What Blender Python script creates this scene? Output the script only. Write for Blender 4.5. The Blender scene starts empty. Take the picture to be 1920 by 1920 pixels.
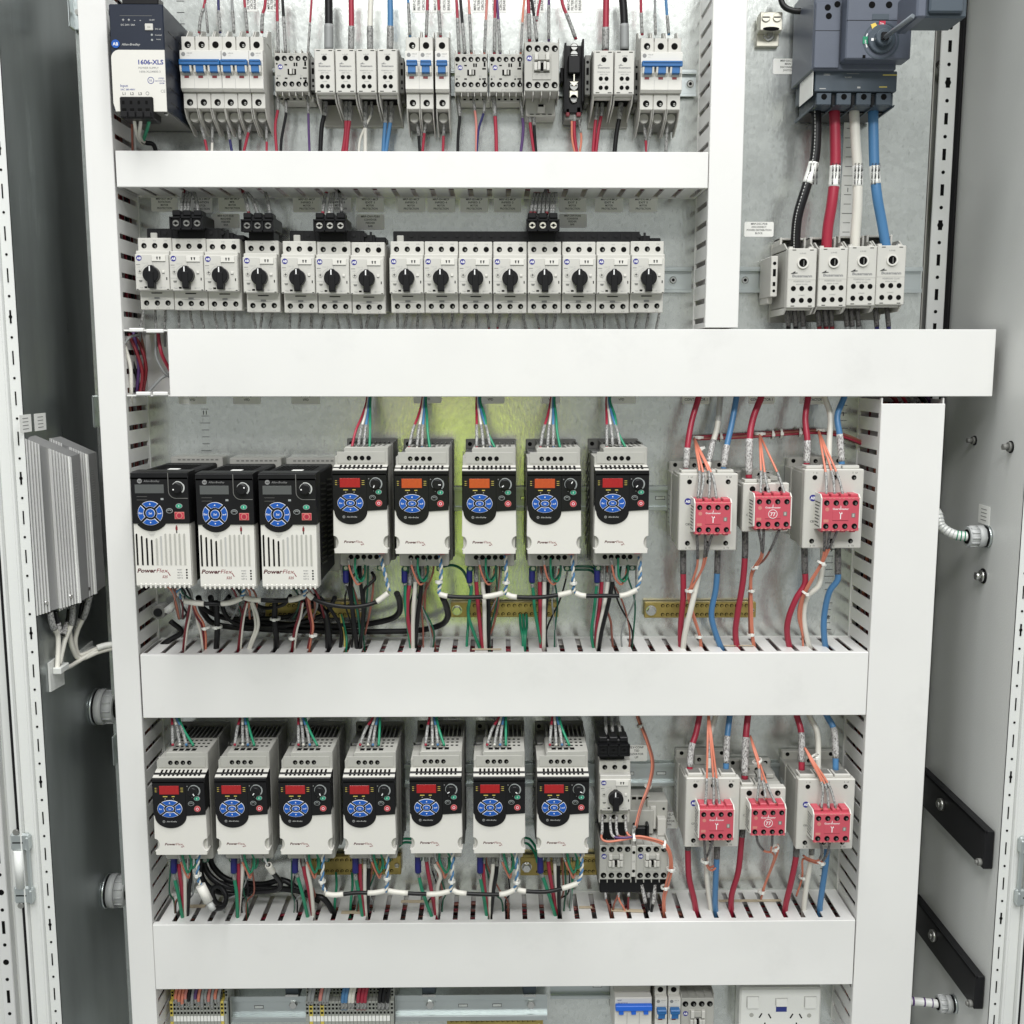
import bpy, math, random
from mathutils import Vector
random.seed(7)
PI = math.pi
SC = bpy.context.scene
COL = SC.collection
# ---------------------------------------------------------------- camera model (all lengths in mm; the mounting plate is y = 0)
F = 1987.0
TH = math.atan(280 / F); YA = math.atan(25 / F); D0 = 1500.0
cy, sy, ct, st = math.cos(YA), math.sin(YA), math.cos(TH), math.sin(TH)
FW = (sy * ct, cy * ct, -st); RT = (cy, -sy, 0.0)
UP = (RT[1] * FW[2] - RT[2] * FW[1], RT[2] * FW[0] - RT[0] * FW[2], RT[0] * FW[1] - RT[1] * FW[0])
def W(px, py, d):
    a = (px - 960) / F; b = (960 - py) / F
    v = [FW[i] + a * RT[i] + b * UP[i] for i in range(3)]
    k = (D0 - d) / v[1]
    return v[0] * k, v[2] * k
# ---------------------------------------------------------------- materials
MATS = {}
def mat(key, col, rough=0.45, metal=0.0, var=0.0, vscale=40, bump=0.0, bscale=200, emit=None, es=1.0, rvar=0.0, stretch=None, spec=None, coat=0, scuff_sheen=0.0):
    m = bpy.data.materials.new(key); m.use_nodes = True
    nt = m.node_tree; b = nt.nodes['Principled BSDF']
    b.inputs['Base Color'].default_value = (*col, 1); b.inputs['Roughness'].default_value = rough
    b.inputs['Metallic'].default_value = metal
    if spec is not None: b.inputs['Specular IOR Level'].default_value = spec
    if coat: b.inputs['Coat Weight'].default_value = coat
    if var or bump or rvar or scuff_sheen:
        tc = nt.nodes.new('ShaderNodeTexCoord'); mp = nt.nodes.new('ShaderNodeMapping')
        nt.links.new(tc.outputs['Object'], mp.inputs['Vector'])
        if stretch: mp.inputs['Scale'].default_value = stretch
    if var or rvar:
        n = nt.nodes.new('ShaderNodeTexNoise'); n.inputs['Scale'].default_value = vscale; n.inputs['Detail'].default_value = 6
        nt.links.new(mp.outputs['Vector'], n.inputs['Vector'])
        if var:
            mr = nt.nodes.new('ShaderNodeMapRange'); mr.inputs['From Min'].default_value = 0.3; mr.inputs['From Max'].default_value = 0.7
            mr.inputs['To Min'].default_value = 1 - var; mr.inputs['To Max'].default_value = 1 + var
            nt.links.new(n.outputs['Fac'], mr.inputs['Value'])
            mx = nt.nodes.new('ShaderNodeVectorMath'); mx.operation = 'SCALE'; mx.inputs[0].default_value = col
            nt.links.new(mr.outputs['Result'], mx.inputs['Scale'])
            last = mx.outputs['Vector']
            if scuff_sheen:
                n3 = nt.nodes.new('ShaderNodeTexNoise'); n3.inputs['Scale'].default_value = 7; n3.inputs['Detail'].default_value = 9; n3.inputs['Roughness'].default_value = .7
                nt.links.new(mp.outputs['Vector'], n3.inputs['Vector'])
                r3 = nt.nodes.new('ShaderNodeMapRange'); r3.inputs['From Min'].default_value = 0.56 if scuff_sheen > 0 else .62; r3.inputs['From Max'].default_value = 0.74
                r3.inputs['To Min'].default_value = 1.0; r3.inputs['To Max'].default_value = 1 - scuff_sheen  # positive values darken as scuffs, negative ones paint lighter reflection streaks
                nt.links.new(n3.outputs['Fac'], r3.inputs['Value'])
                m3 = nt.nodes.new('ShaderNodeVectorMath'); m3.operation = 'SCALE'
                nt.links.new(last, m3.inputs[0]); nt.links.new(r3.outputs['Result'], m3.inputs['Scale']); last = m3.outputs['Vector']
            nt.links.new(last, b.inputs['Base Color'])
        if rvar:
            m2 = nt.nodes.new('ShaderNodeMapRange'); m2.inputs['To Min'].default_value = max(0.02, rough - rvar); m2.inputs['To Max'].default_value = rough + rvar
            nt.links.new(n.outputs['Fac'], m2.inputs['Value']); nt.links.new(m2.outputs['Result'], b.inputs['Roughness'])
    if bump:
        n2 = nt.nodes.new('ShaderNodeTexNoise'); n2.inputs['Scale'].default_value = bscale; n2.inputs['Detail'].default_value = 4
        nt.links.new(mp.outputs['Vector'], n2.inputs['Vector'])
        bp = nt.nodes.new('ShaderNodeBump'); bp.inputs['Strength'].default_value = bump; bp.inputs['Distance'].default_value = 0.001
        nt.links.new(n2.outputs['Fac'], bp.inputs['Height']); nt.links.new(bp.outputs['Normal'], b.inputs['Normal'])
    if emit:
        b.inputs['Emission Color'].default_value = (*emit, 1); b.inputs['Emission Strength'].default_value = es
    MATS[key] = m
    return m
mat('duct_white', (0.735, 0.73, 0.715), 0.36, var=0.018, vscale=9, bump=0.05, bscale=60, rvar=.06, scuff_sheen=0.06)
mat('dev_grey', (0.40, 0.395, 0.365), 0.5, var=0.03, vscale=60, bump=0.12, bscale=900)
mat('dev_light', (0.535, 0.525, 0.49), 0.45, var=0.02, vscale=50, bump=0.1, bscale=900)
mat('dev_white', (0.65, 0.635, 0.595), 0.4, var=0.015, vscale=30, bump=0.05, bscale=700)
mat('dev_dark', (0.16, 0.16, 0.15), 0.55, var=0.06, vscale=60, bump=.1, bscale=600)
mat('print_grey', (0.22, 0.22, 0.22), 0.6)
mat('print_light', (0.42, 0.42, 0.41), 0.5)
mat('print_black', (0.02, 0.02, 0.022), 0.5)
mat('print_blue', (0.02, 0.035, 0.22), 0.45)
mat('print_red', (0.20, 0.012, 0.02), 0.45); mat('print_maroon', (0.07, 0.008, 0.012), 0.45)
mat('print_white', (0.8, 0.8, 0.8), 0.5)
mat('hole', (0.004, 0.004, 0.004), 0.8, spec=.1)  # near-black stands in for the shade inside holes and slots
mat('black', (0.009, 0.009, 0.010), 0.36, var=.1, vscale=40, bump=0.04, bscale=900, spec=.22)
mat('black_matt', (0.010, 0.010, 0.011), 0.6, bump=0.1, bscale=600, spec=.2)
mat('psu_navy', (0.014, 0.019, 0.034), 0.4, var=.05, bump=.05, bscale=700, spec=.3)
mat('breaker_blue_grey', (0.09, 0.104, 0.138), 0.42, var=.04, bump=.12, bscale=900)
mat('breaker_blue_dark', (0.052, 0.07, 0.09), 0.45, var=.04, bump=.12, bscale=900)
mat('toggle_blue', (0.012, 0.115, 0.33), 0.35)
mat('key_blue', (0.012, 0.085, 0.37), 0.38, spec=.3); mat('alu_shaded', (0.30, 0.30, 0.30), 0.4, metal=.5)  # last one: aluminium with groove and end-face shade put into its colour
mat('logo_blue', (0.02, 0.02, 0.22), 0.4)
mat('key_green', (0.02, 0.33, 0.20), 0.4)
mat('key_red', (0.45, 0.03, 0.06), 0.45, spec=.3)
mat('key_grey', (0.30, 0.32, 0.32), 0.4)
mat('led_yellow', (0.55, 0.45, 0.10), 0.4)
mat('display_red', (0.30, 0.010, 0.012), 0.25, var=.1, vscale=300, emit=(0.8, 0.02, 0.02), es=0.05)
mat('display_orange', (0.34, 0.05, 0.015), 0.25, var=.1, vscale=300, emit=(0.9, 0.14, 0.03), es=0.14)
mat('display_grey', (0.085, 0.09, 0.088), 0.2)
mat('safety_red', (0.50, 0.075, 0.105), 0.38, var=.03, vscale=40, bump=.06, bscale=700)
mat('w_red', (0.33, 0.020, 0.045), 0.38); mat('w_darkred', (0.17, 0.010, 0.018), 0.4)
mat('w_white', (0.68, 0.66, 0.60), 0.42); mat('w_blue', (0.065, 0.19, 0.38), 0.38); mat('w_navy', (0.012, 0.012, 0.10), 0.4)
mat('w_green', (0.012, 0.22, 0.115), 0.4); mat('w_dkgreen', (0.008, 0.09, 0.05), 0.4); mat('w_orange', (0.60, 0.20, 0.13), 0.42)
mat('w_black', (0.009, 0.009, 0.010), 0.36, spec=.3); mat('w_grey', (0.26, 0.27, 0.27), 0.45); mat('w_purple', (0.08, 0.035, 0.14), 0.4)
mat('w_brown', (0.25, 0.085, 0.06), 0.42); mat('w_pink', (0.55, 0.20, 0.17), 0.4); mat('w_yellow', (0.6, 0.5, 0.12), 0.4)
mat('w_silver', (0.5, 0.51, 0.5), 0.35); mat('crimp_blue', (0.008, 0.010, 0.13), 0.35)
mat('tie', (0.72, 0.72, 0.68), 0.45); mat('tape_tan', (0.60, 0.50, 0.36), 0.5)
mat('steel', (0.62, 0.62, 0.60), 0.22, metal=1.0); mat('screw', (0.36, 0.36, 0.34), 0.35, metal=0.9)
mat('zinc', (0.52, 0.56, 0.56), 0.33, metal=0.9, var=0.06, vscale=14, bump=0.05, bscale=300, rvar=.06)
mat('brass', (0.40, 0.31, 0.10), 0.42, metal=0.65, var=0.22, vscale=45)
mat('alu', (0.78, 0.78, 0.77), 0.40, metal=0.45, var=0.04, vscale=20)
mat('heatsink', (0.22, 0.22, 0.215), 0.45, metal=0.7, var=.1, vscale=40)
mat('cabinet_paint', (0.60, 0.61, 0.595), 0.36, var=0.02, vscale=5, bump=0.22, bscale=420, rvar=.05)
mat('frame_paint', (0.66, 0.67, 0.655), 0.4, var=0.02, vscale=8, bump=0.15, bscale=500)
mat('left_wall_steel', (0.31, 0.335, 0.335), 0.33, metal=0.88, var=0.28, vscale=9, bump=0.06, bscale=60, rvar=0.16, stretch=(1, 1.4, .28), scuff_sheen=-.5)  # vertical colour streaks imitate the wall's streaky reflections
mat('gasket', (0.007, 0.007, 0.008), 0.6, spec=.2)
mat('label_white', (0.86, 0.86, 0.83), 0.5); mat('shaft_grey', (0.17, 0.19, 0.21), 0.3, spec=.3); mat('label_clear', (0.50, 0.52, 0.50), 0.45)
mat('gland_grey', (0.42, 0.43, 0.43), 0.45); mat('clear_plastic', (0.62, 0.63, 0.61), 0.25)
mat('term_grey', (0.33, 0.34, 0.31), 0.5, var=.05); mat('term_yellow', (0.62, 0.50, 0.10), 0.5)
mat('socket_white', (0.78, 0.78, 0.75), 0.28); mat('isolator_blue', (0.01, 0.12, 0.60), 0.35)
mat('key_yellow', (0.75, 0.55, 0.10), 0.4); mat('lug_metal', (0.62, 0.60, 0.52), 0.38, metal=.7, var=.08, vscale=80)
mat('glass_black', (0.01, 0.01, 0.012), 0.15)
# galvanised mounting plate: metallic, mottled spangle and fine streaks
def galvanised():
    m = bpy.data.materials.new('galvanised'); m.use_nodes = True; nt = m.node_tree; b = nt.nodes['Principled BSDF']
    N = nt.nodes.new; L = nt.links.new
    tc = N('ShaderNodeTexCoord'); mp = N('ShaderNodeMapping'); mp.inputs['Scale'].default_value = (1, 1, 1); L(tc.outputs['Object'], mp.inputs['Vector'])
    mp2 = N('ShaderNodeMapping'); mp2.inputs['Scale'].default_value = (1.0, 1, 0.45); L(tc.outputs['Object'], mp2.inputs['Vector'])
    vo = N('ShaderNodeTexVoronoi'); vo.inputs['Scale'].default_value = 150; L(mp.outputs['Vector'], vo.inputs['Vector'])
    n1 = N('ShaderNodeTexNoise'); n1.inputs['Scale'].default_value = 9; n1.inputs['Detail'].default_value = 8; n1.inputs['Roughness'].default_value = .65; L(mp.outputs['Vector'], n1.inputs['Vector'])
    n2 = N('ShaderNodeTexNoise'); n2.inputs['Scale'].default_value = 230; n2.inputs['Detail'].default_value = 3; L(mp2.outputs['Vector'], n2.inputs['Vector'])
    def rng(src, a, c, lo, hi):
        r = N('ShaderNodeMapRange'); r.inputs['From Min'].default_value = a; r.inputs['From Max'].default_value = c
        r.inputs['To Min'].default_value = lo; r.inputs['To Max'].default_value = hi; L(src, r.inputs['Value']); return r.outputs['Result']
    def mul(x, y):
        q = N('ShaderNodeMath'); q.operation = 'MULTIPLY'; L(x, q.inputs[0]); L(y, q.inputs[1]); return q.outputs[0]
    sep = N('ShaderNodeSeparateColor'); L(vo.outputs['Color'], sep.inputs['Color'])
    f = mul(mul(rng(sep.outputs['Red'], 0, 1, .94, 1.05), rng(n1.outputs['Fac'], .3, .7, .95, 1.04)), rng(n2.outputs['Fac'], .30, .40, .80, 1.0))
    v = N('ShaderNodeVectorMath'); v.operation = 'SCALE'; v.inputs[0].default_value = (0.67, 0.695, 0.67); L(f, v.inputs['Scale']); L(v.outputs['Vector'], b.inputs['Base Color'])
    b.inputs['Metallic'].default_value = 0.82
    L(rng(n1.outputs['Fac'], .3, .7, .18, .25), b.inputs['Roughness'])
    bp = N('ShaderNodeBump'); bp.inputs['Strength'].default_value = .25; bp.inputs['Distance'].default_value = .0006
    L(n2.outputs['Fac'], bp.inputs['Height']); L(bp.outputs['Normal'], b.inputs['Normal'])
    MATS['galvanised'] = m
galvanised()
def sleeve_mat(key, base, ink, scale):
    m = bpy.data.materials.new(key); m.use_nodes = True; nt = m.node_tree; b = nt.nodes['Principled BSDF']
    N = nt.nodes.new; L = nt.links.new
    tc = N('ShaderNodeTexCoord'); mp = N('ShaderNodeMapping'); mp.inputs['Scale'].default_value = (1.2, 1, .7); L(tc.outputs['Object'], mp.inputs['Vector'])
    n = N('ShaderNodeTexNoise'); n.inputs['Scale'].default_value = scale; n.inputs['Detail'].default_value = 2; L(mp.outputs['Vector'], n.inputs['Vector'])
    cr = N('ShaderNodeValToRGB'); cr.color_ramp.elements[0].position = .36; cr.color_ramp.elements[0].color = (*ink, 1)
    cr.color_ramp.elements[1].position = .56; cr.color_ramp.elements[1].color = (*base, 1)
    L(n.outputs['Fac'], cr.inputs['Fac']); L(cr.outputs['Color'], b.inputs['Base Color']); b.inputs['Roughness'].default_value = .35
    MATS[key] = m
sleeve_mat('sleeve', (0.33, 0.33, 0.32), (0.10, 0.10, 0.10), 520)
sleeve_mat('sleeve_dark', (0.15, 0.14, 0.14), (0.04, 0.04, 0.04), 520)
sleeve_mat('sleeve_white', (0.55, 0.54, 0.53), (0.14, 0.13, 0.13), 520)
sleeve_mat('twist_blue', (0.75, 0.75, 0.75), (0.02, 0.11, 0.42), 160)
# ---------------------------------------------------------------- mesh builder; local coordinates in mm: x right, d towards the viewer, z up
TXT = {}
def text_geo(s, italic, bold):
    k = (s, italic, bold)
    if k in TXT: return TXT[k]
    c = bpy.data.curves.new('t', 'FONT'); c.body = s; c.size = 1.0; c.resolution_u = 2; c.shear = 0.25 if italic else 0
    c.offset = bold
    o = bpy.data.objects.new('t', c); COL.objects.link(o)
    dg = bpy.context.evaluated_depsgraph_get(); dg.update()
    me = o.evaluated_get(dg).to_mesh()
    vs = [tuple(v.co) for v in me.vertices]; fs = [tuple(p.vertices) for p in me.polygons]
    o.evaluated_get(dg).to_mesh_clear()
    bpy.data.objects.remove(o); bpy.data.curves.remove(c)
    xs = [v[0] for v in vs] or [0]
    TXT[k] = (vs, fs, min(xs), max(xs))
    return TXT[k]
class MB:
    def __init__(s, ox=0.0, oz=0.0, od=0.0): s.v = []; s.f = []; s.m = []; s.sm = []; s.names = []; s.o = (ox, od, oz)
    def mi(s, k):
        if k not in s.names: s.names.append(k)
        return s.names.index(k)
    def av(s, x, d, z): s.v.append(((x - s.o[0]) * .001, -(d - s.o[1]) * .001, (z - s.o[2]) * .001)); return len(s.v) - 1
    def af(s, idx, k, smooth=False): s.f.append(tuple(idx)); s.m.append(s.mi(k)); s.sm.append(smooth)
    def box(s, x0, x1, d0, d1, z0, z1, k, c=0.0):
        if x0 > x1: x0, x1 = x1, x0
        if d0 > d1: d0, d1 = d1, d0
        if z0 > z1: z0, z1 = z1, z0
        c = min(c, .45 * (x1 - x0), .45 * (d1 - d0), .45 * (z1 - z0))
        if c <= 0:
            i = [s.av(x, d, z) for x in (x0, x1) for d in (d0, d1) for z in (z0, z1)]
            for q in ((0, 1, 3, 2), (4, 6, 7, 5), (0, 4, 5, 1), (2, 3, 7, 6), (0, 2, 6, 4), (1, 5, 7, 3)): s.af([i[j] for j in q], k)
            return s
        A = (x0, x1); B = (d0, d1); Cc = (z0, z1); g = {}
        for a in (0, 1):
            for b in (0, 1):
                for e in (0, 1):
                    sx = c if a == 0 else -c; sd = c if b == 0 else -c; sz = c if e == 0 else -c
                    g[a, b, e, 0] = s.av(A[a], B[b] + sd, Cc[e] + sz)
                    g[a, b, e, 1] = s.av(A[a] + sx, B[b], Cc[e] + sz)
                    g[a, b, e, 2] = s.av(A[a] + sx, B[b] + sd, Cc[e])
        for a in (0, 1): s.af([g[a, 0, 0, 0], g[a, 1, 0, 0], g[a, 1, 1, 0], g[a, 0, 1, 0]], k)
        for b in (0, 1): s.af([g[0, b, 0, 1], g[1, b, 0, 1], g[1, b, 1, 1], g[0, b, 1, 1]], k)
        for e in (0, 1): s.af([g[0, 0, e, 2], g[1, 0, e, 2], g[1, 1, e, 2], g[0, 1, e, 2]], k)
        for p in (0, 1):
            for q in (0, 1):
                s.af([g[p, q, 0, 0], g[p, q, 1, 0], g[p, q, 1, 1], g[p, q, 0, 1]], k)
                s.af([g[p, 0, q, 0], g[p, 1, q, 0], g[p, 1, q, 2], g[p, 0, q, 2]], k)
                s.af([g[0, p, q, 1], g[1, p, q, 1], g[1, p, q, 2], g[0, p, q, 2]], k)
        for a in (0, 1):
            for b in (0, 1):
                for e in (0, 1): s.af([g[a, b, e, 0], g[a, b, e, 1], g[a, b, e, 2]], k)
        return s
    def prism(s, pts, d0, d1, k, side=None, smooth=False, c=0):
        """outline pts (x,z) extruded from depth d0 to d1 (front); optional front chamfer c towards the centroid"""
        n = len(pts)
        if c:
            cx = sum(p[0] for p in pts) / n; cz = sum(p[1] for p in pts) / n
            def sh(p):
                l = math.hypot(p[0] - cx, p[1] - cz) or 1; return (p[0] - (p[0] - cx) / l * c, p[1] - (p[1] - cz) / l * c)
            b = [s.av(x, d0, z) for x, z in pts]; m = [s.av(x, d1 - c, z) for x, z in pts]; f = [s.av(*(lambda q: (q[0], d1, q[1]))(sh(p))) for p in pts]
            s.af(f, k)
            for i in range(n):
                j = (i + 1) % n; s.af([b[i], b[j], m[j], m[i]], side or k, smooth); s.af([m[i], m[j], f[j], f[i]], k)
            return s
        b = [s.av(x, d0, z) for x, z in pts]; f = [s.av(x, d1, z) for x, z in pts]
        s.af(f, k); s.af(b[::-1], side or k)
        for i in range(n):
            j = (i + 1) % n; s.af([b[i], b[j], f[j], f[i]], side or k, smooth)
        return s
    def prof(s, pts, x0, x1, k, endk=None):
        """profile pts (d,z) extruded along x"""
        n = len(pts); a = [s.av(x0, d, z) for d, z in pts]; b = [s.av(x1, d, z) for d, z in pts]
        s.af(a, endk or k); s.af(b[::-1], endk or k)
        for i in range(n):
            j = (i + 1) % n; s.af([a[i], a[j], b[j], b[i]], k)
        return s
    def disc(s, x, z, d, r, k, h=0.3, n=20, rz=None, smooth=True, c=0):
        rz = r if rz is None else rz
        return s.prism([(x + r * math.cos(2 * PI * i / n), z + rz * math.sin(2 * PI * i / n)) for i in range(n)], d, d + h, k, smooth=smooth and not c, c=c)
    def ring(s, x, z, d, r0, r1, k, a0=0, a1=360, h=0.3, n=20, sx=1, sz=1):
        f = abs(a1 - a0) >= 360; P = []
        for i in range(n + 1):
            a = math.radians(a0 + (a1 - a0) * i / n)
            P.append([s.av(x + sx * r * math.cos(a), q, z + sz * r * math.sin(a)) for r, q in ((r0, d), (r0, d + h), (r1, d + h), (r1, d))])
        for i in range(n):
            for j in range(3): s.af([P[i][j], P[i][j + 1], P[i + 1][j + 1], P[i + 1][j]], k)
        if not f:
            s.af(P[0], k); s.af(P[-1], k)
        return s
    def hole(s, x, z, d, r, scr=1, k='hole', n=16, dark='hole'):
        s.disc(x, z, d, r, dark, .25, n)  # flat dark disc drawn in place of a shaded recess
        if scr:
            a = random.uniform(-.5, .9)
            s.disc(x + .26 * r, z - .28 * r, d + .25, r * .40, 'screw', .25, 10)  # offset metal disc drawn as the glint of a recessed screw
            s.box(x + .26 * r - r * .4, x + .26 * r + r * .4, d + .45, d + .62, z - .28 * r - r * .09, z - .28 * r + r * .09, 'hole')
        return s
    def tube(s, pts, r, k, n=8, cap=True):
        P = [Vector(p) for p in pts]; rings = []
        ref = Vector((0, 1, 0.02)).normalized()
        for i, p in enumerate(P):
            t = (P[min(i + 1, len(P) - 1)] - P[max(i - 1, 0)])
            if t.length < 1e-9: t = Vector((0, 0, 1))
            t.normalize()
            a = ref - t * ref.dot(t)
            if a.length < .05: a = Vector((1, 0, 0)) - t * t.x
            a.normalize(); b = t.cross(a)
            rr = r[i] if isinstance(r, (list, tuple)) else r
            rings.append([s.av(*(p + a * rr * math.cos(2 * PI * j / n) + b * rr * math.sin(2 * PI * j / n))) for j in range(n)])
        for i in range(len(rings) - 1):
            for j in range(n): s.af([rings[i][j], rings[i][(j + 1) % n], rings[i + 1][(j + 1) % n], rings[i + 1][j]], k, True)
        if cap: s.af(rings[0][::-1], k); s.af(rings[-1], k)
        return s
    def text(s, t, x, z, d, size, k, align='C', italic=False, bold=0.01, h=0.08, fit=None, rot=0, sx=1.0):
        vs, fs, a, b = text_geo(t, italic, bold)
        w = (b - a) or 1; q = size * sx
        if fit: q = fit / w
        off = -a * q - (w * q / 2 if align == 'C' else (w * q if align == 'R' else 0))
        cr, sr = math.cos(rot), math.sin(rot); base = len(s.v)
        for vx, vy, vz in vs:
            X = vx * q + off; Z = vy * size
            s.av(x + X * cr - Z * sr, d + h, z + X * sr + Z * cr)
        for f in fs: s.af([base + i for i in f], k)
        return s
    def build(s, name, parent=None, loc=None, label=None):
        me = bpy.data.meshes.new(name); me.from_pydata(s.v, [], s.f)
        for k in s.names: me.materials.append(MATS[k])
        me.polygons.foreach_set('material_index', s.m); me.polygons.foreach_set('use_smooth', s.sm)
        import bmesh
        bm = bmesh.new(); bm.from_mesh(me); bmesh.ops.recalc_face_normals(bm, faces=bm.faces); bm.to_mesh(me); bm.free()
        me.update()
        o = bpy.data.objects.new(name, me); COL.objects.link(o)
        if parent is not None: o.parent = parent
        if loc: o.location = [q * .001 for q in (loc[0], -loc[1], loc[2])]
        if label: o['label'] = label
        return o
def tag(o, label, cat, group=None, kind=None):
    if label: o['label'] = label
    if cat: o['category'] = cat
    if group: o['group'] = group
    if kind: o['kind'] = kind
    return o
def thing(name, label, cat, x=0, z=0, group=None, d=0):
    o = bpy.data.objects.new(name, None); COL.objects.link(o); o.empty_display_size = .02
    o.location = (x * .001, -d * .001, z * .001)
    return tag(o, label, cat, group)
def copy_tree(o, parent=None):
    c = o.copy(); COL.objects.link(c)
    if parent is not None: c.parent = parent
    for ch in list(o.children): copy_tree(ch, c)
    return c
def place(proto, first, x, z, label, group):
    o = proto if first else copy_tree(proto)
    o.location = (x * .001, 0, z * .001); o['label'] = label; o['group'] = group
    return o
def catmull(P, m=6):
    if len(P) < 3: return [Vector(p) for p in P]
    Q = [Vector(p) for p in P]; Q = [Q[0] * 2 - Q[1]] + Q + [Q[-1] * 2 - Q[-2]]; out = []
    for i in range(1, len(Q) - 2):
        a, b, c, e = Q[i - 1:i + 3]
        for j in range(m):
            t = j / m
            out.append(.5 * ((2 * b) + (c - a) * t + (2 * a - 5 * b + 4 * c - e) * t * t + (3 * b - a - 3 * c + e) * t ** 3))
    out.append(Q[-2]); return out
def P3(p):
    x, z = W(*p); d = p[2]
    while x < -587 and d < 162: d += 2; x, z = W(p[0], p[1], d)   # keep clear of the left side wall
    return (x, d, z)
WN = 0
def wire(col, r, pts, sl=(), name='wire', label=None, group=None, cat='wire', smat='sleeve', m=6, world=False, extra=None):
    """a wire through photo points (px, py, depth); sl = index ranges (a, b) in 0..1 along its run that carry a marker sleeve"""
    C = catmull([(p if world else P3(p)) for p in pts], m)
    o0 = C[0]; mb = MB(o0[0], o0[2], o0[1]); mb.tube(C, r, col)
    w = mb.build(name, None, (o0[0], o0[1], o0[2])); tag(w, label, cat, group)
    n = len(C) - 1
    for s in sl:
        a, b = s[0] * n, s[1] * n; sm = s[2] if len(s) > 2 else smat; k = s[3] if len(s) > 3 else 1.25
        seg = []; q = 8
        for i in range(q + 1):
            t = a + (b - a) * i / q; i0 = min(int(t), n - 1); seg.append(C[i0].lerp(C[i0 + 1], t - i0))
        sb = MB(o0[0], o0[2], o0[1]); sb.tube(seg, r * k, sm); sb.build('marker_sleeve' if sm.startswith('sleeve') else 'end_sleeve', w)
    return w
def tie_at(px, py, d, r, label, rot=0, group='white cable ties round the wire bundles', w=3.0):
    x, z = W(px, py, d); mb = MB(x, z, d)
    n = 14; c, s_ = math.cos(rot), math.sin(rot); R = []
    for i in range(n):
        a = 2 * PI * i / n
        R.append([mb.av(x + rr * math.cos(a) * c - h * s_, d + rr * math.sin(a), z + rr * math.cos(a) * s_ + h * c) for rr, h in ((r, -w / 2), (r + .9, -w / 2), (r + .9, w / 2), (r, w / 2))])
    for i in range(n):
        for j in range(4): mb.af([R[i][j], R[i][(j + 1) % 4], R[(i + 1) % n][(j + 1) % 4], R[(i + 1) % n][j]], 'tie')
    mb.box(x - 2.2, x + 2.2, d + r - .5, d + r + 2.6, z - 2.2, z + 2.2, 'tie', .5)
    return tag(mb.build('cable_tie', None, (x, d, z)), label, 'cable tie', group)
# ================================================================ SETTING: back panel and cabinet shell
mb = MB(); mb.box(-565, 590, -3, 0, -1010, 520, 'galvanised')
tag(mb.build('back_panel'), 'galvanised steel mounting plate behind all the devices', None, kind='structure')
cab = thing('electrical_cabinet', 'grey steel cabinet shell with side walls and punched frames around the mounting plate', 'cabinet', 0, -300)
def cpart(mb, name, label=None): return mb.build(name, cab, (0, 0, 300), label)
XR, XL = 671.0, -594.0
mb = MB(); mb.box(-640, 760, -140, -137, -1200, 700, 'cabinet_paint'); cpart(mb, 'rear_wall')
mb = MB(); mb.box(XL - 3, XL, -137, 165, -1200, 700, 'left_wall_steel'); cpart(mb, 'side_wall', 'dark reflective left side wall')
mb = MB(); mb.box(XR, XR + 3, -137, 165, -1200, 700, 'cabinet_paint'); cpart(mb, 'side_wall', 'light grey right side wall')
mb = MB(); mb.box(-594, 671, -137, 165, 700, 703, 'cabinet_paint'); cpart(mb, 'unseen_roof_panel')  # out of view; added to stop light leaking in from above
mb = MB(); mb.box(-594, 671, -137, 165, -1203, -1200, 'cabinet_paint'); cpart(mb, 'unseen_floor_panel')  # out of view; added against light leaking in from below
# rear right frame post: punched strip, channel and black gasket
mb = MB()
mb.box(636, 662, -95, -92, -1198, 698, 'frame_paint', 1)
mb.box(606, 634, -128, -120, -1198, 698, 'dev_dark'); mb.box(604, 607, -120, -60, -1198, 698, 'frame_paint')
for i, q in enumerate((612, 618, 626, 632)): mb.box(q, q + 1.5, -120, -112 + 3 * i, -1198, 698, 'dev_grey')
for i in range(-44, 26):
    z = i * 25
    if i % 8 == 0:
        mb.box(646, 652, -92, -91.6, z - 7, z + 7, 'hole'); mb.disc(649, z, -92, 4.5, 'hole', .5, 8)
    elif i % 2 == 0: mb.box(646.5, 651.5, -92, -91.6, z - 8, z + 8, 'hole')
    else: mb.disc(649, z, -92, 2.6, 'hole', .4, 10)
cpart(mb, 'frame_post', 'punched light grey rear frame post')
x_, z_ = W(1768, 117, -100); mb = MB(); mb.disc(x_, z_, -112, 6, 'steel', 6, 18, c=2); mb.disc(x_, z_, -106, 2.4, 'hole', .4, 8); cpart(mb, 'bolt')
mb = MB(); mb.box(662.5, 670.5, -100, -88, -1198, 698, 'gasket', 3); cpart(mb, 'gasket', 'black rubber seal beside the punched rear post')
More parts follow.
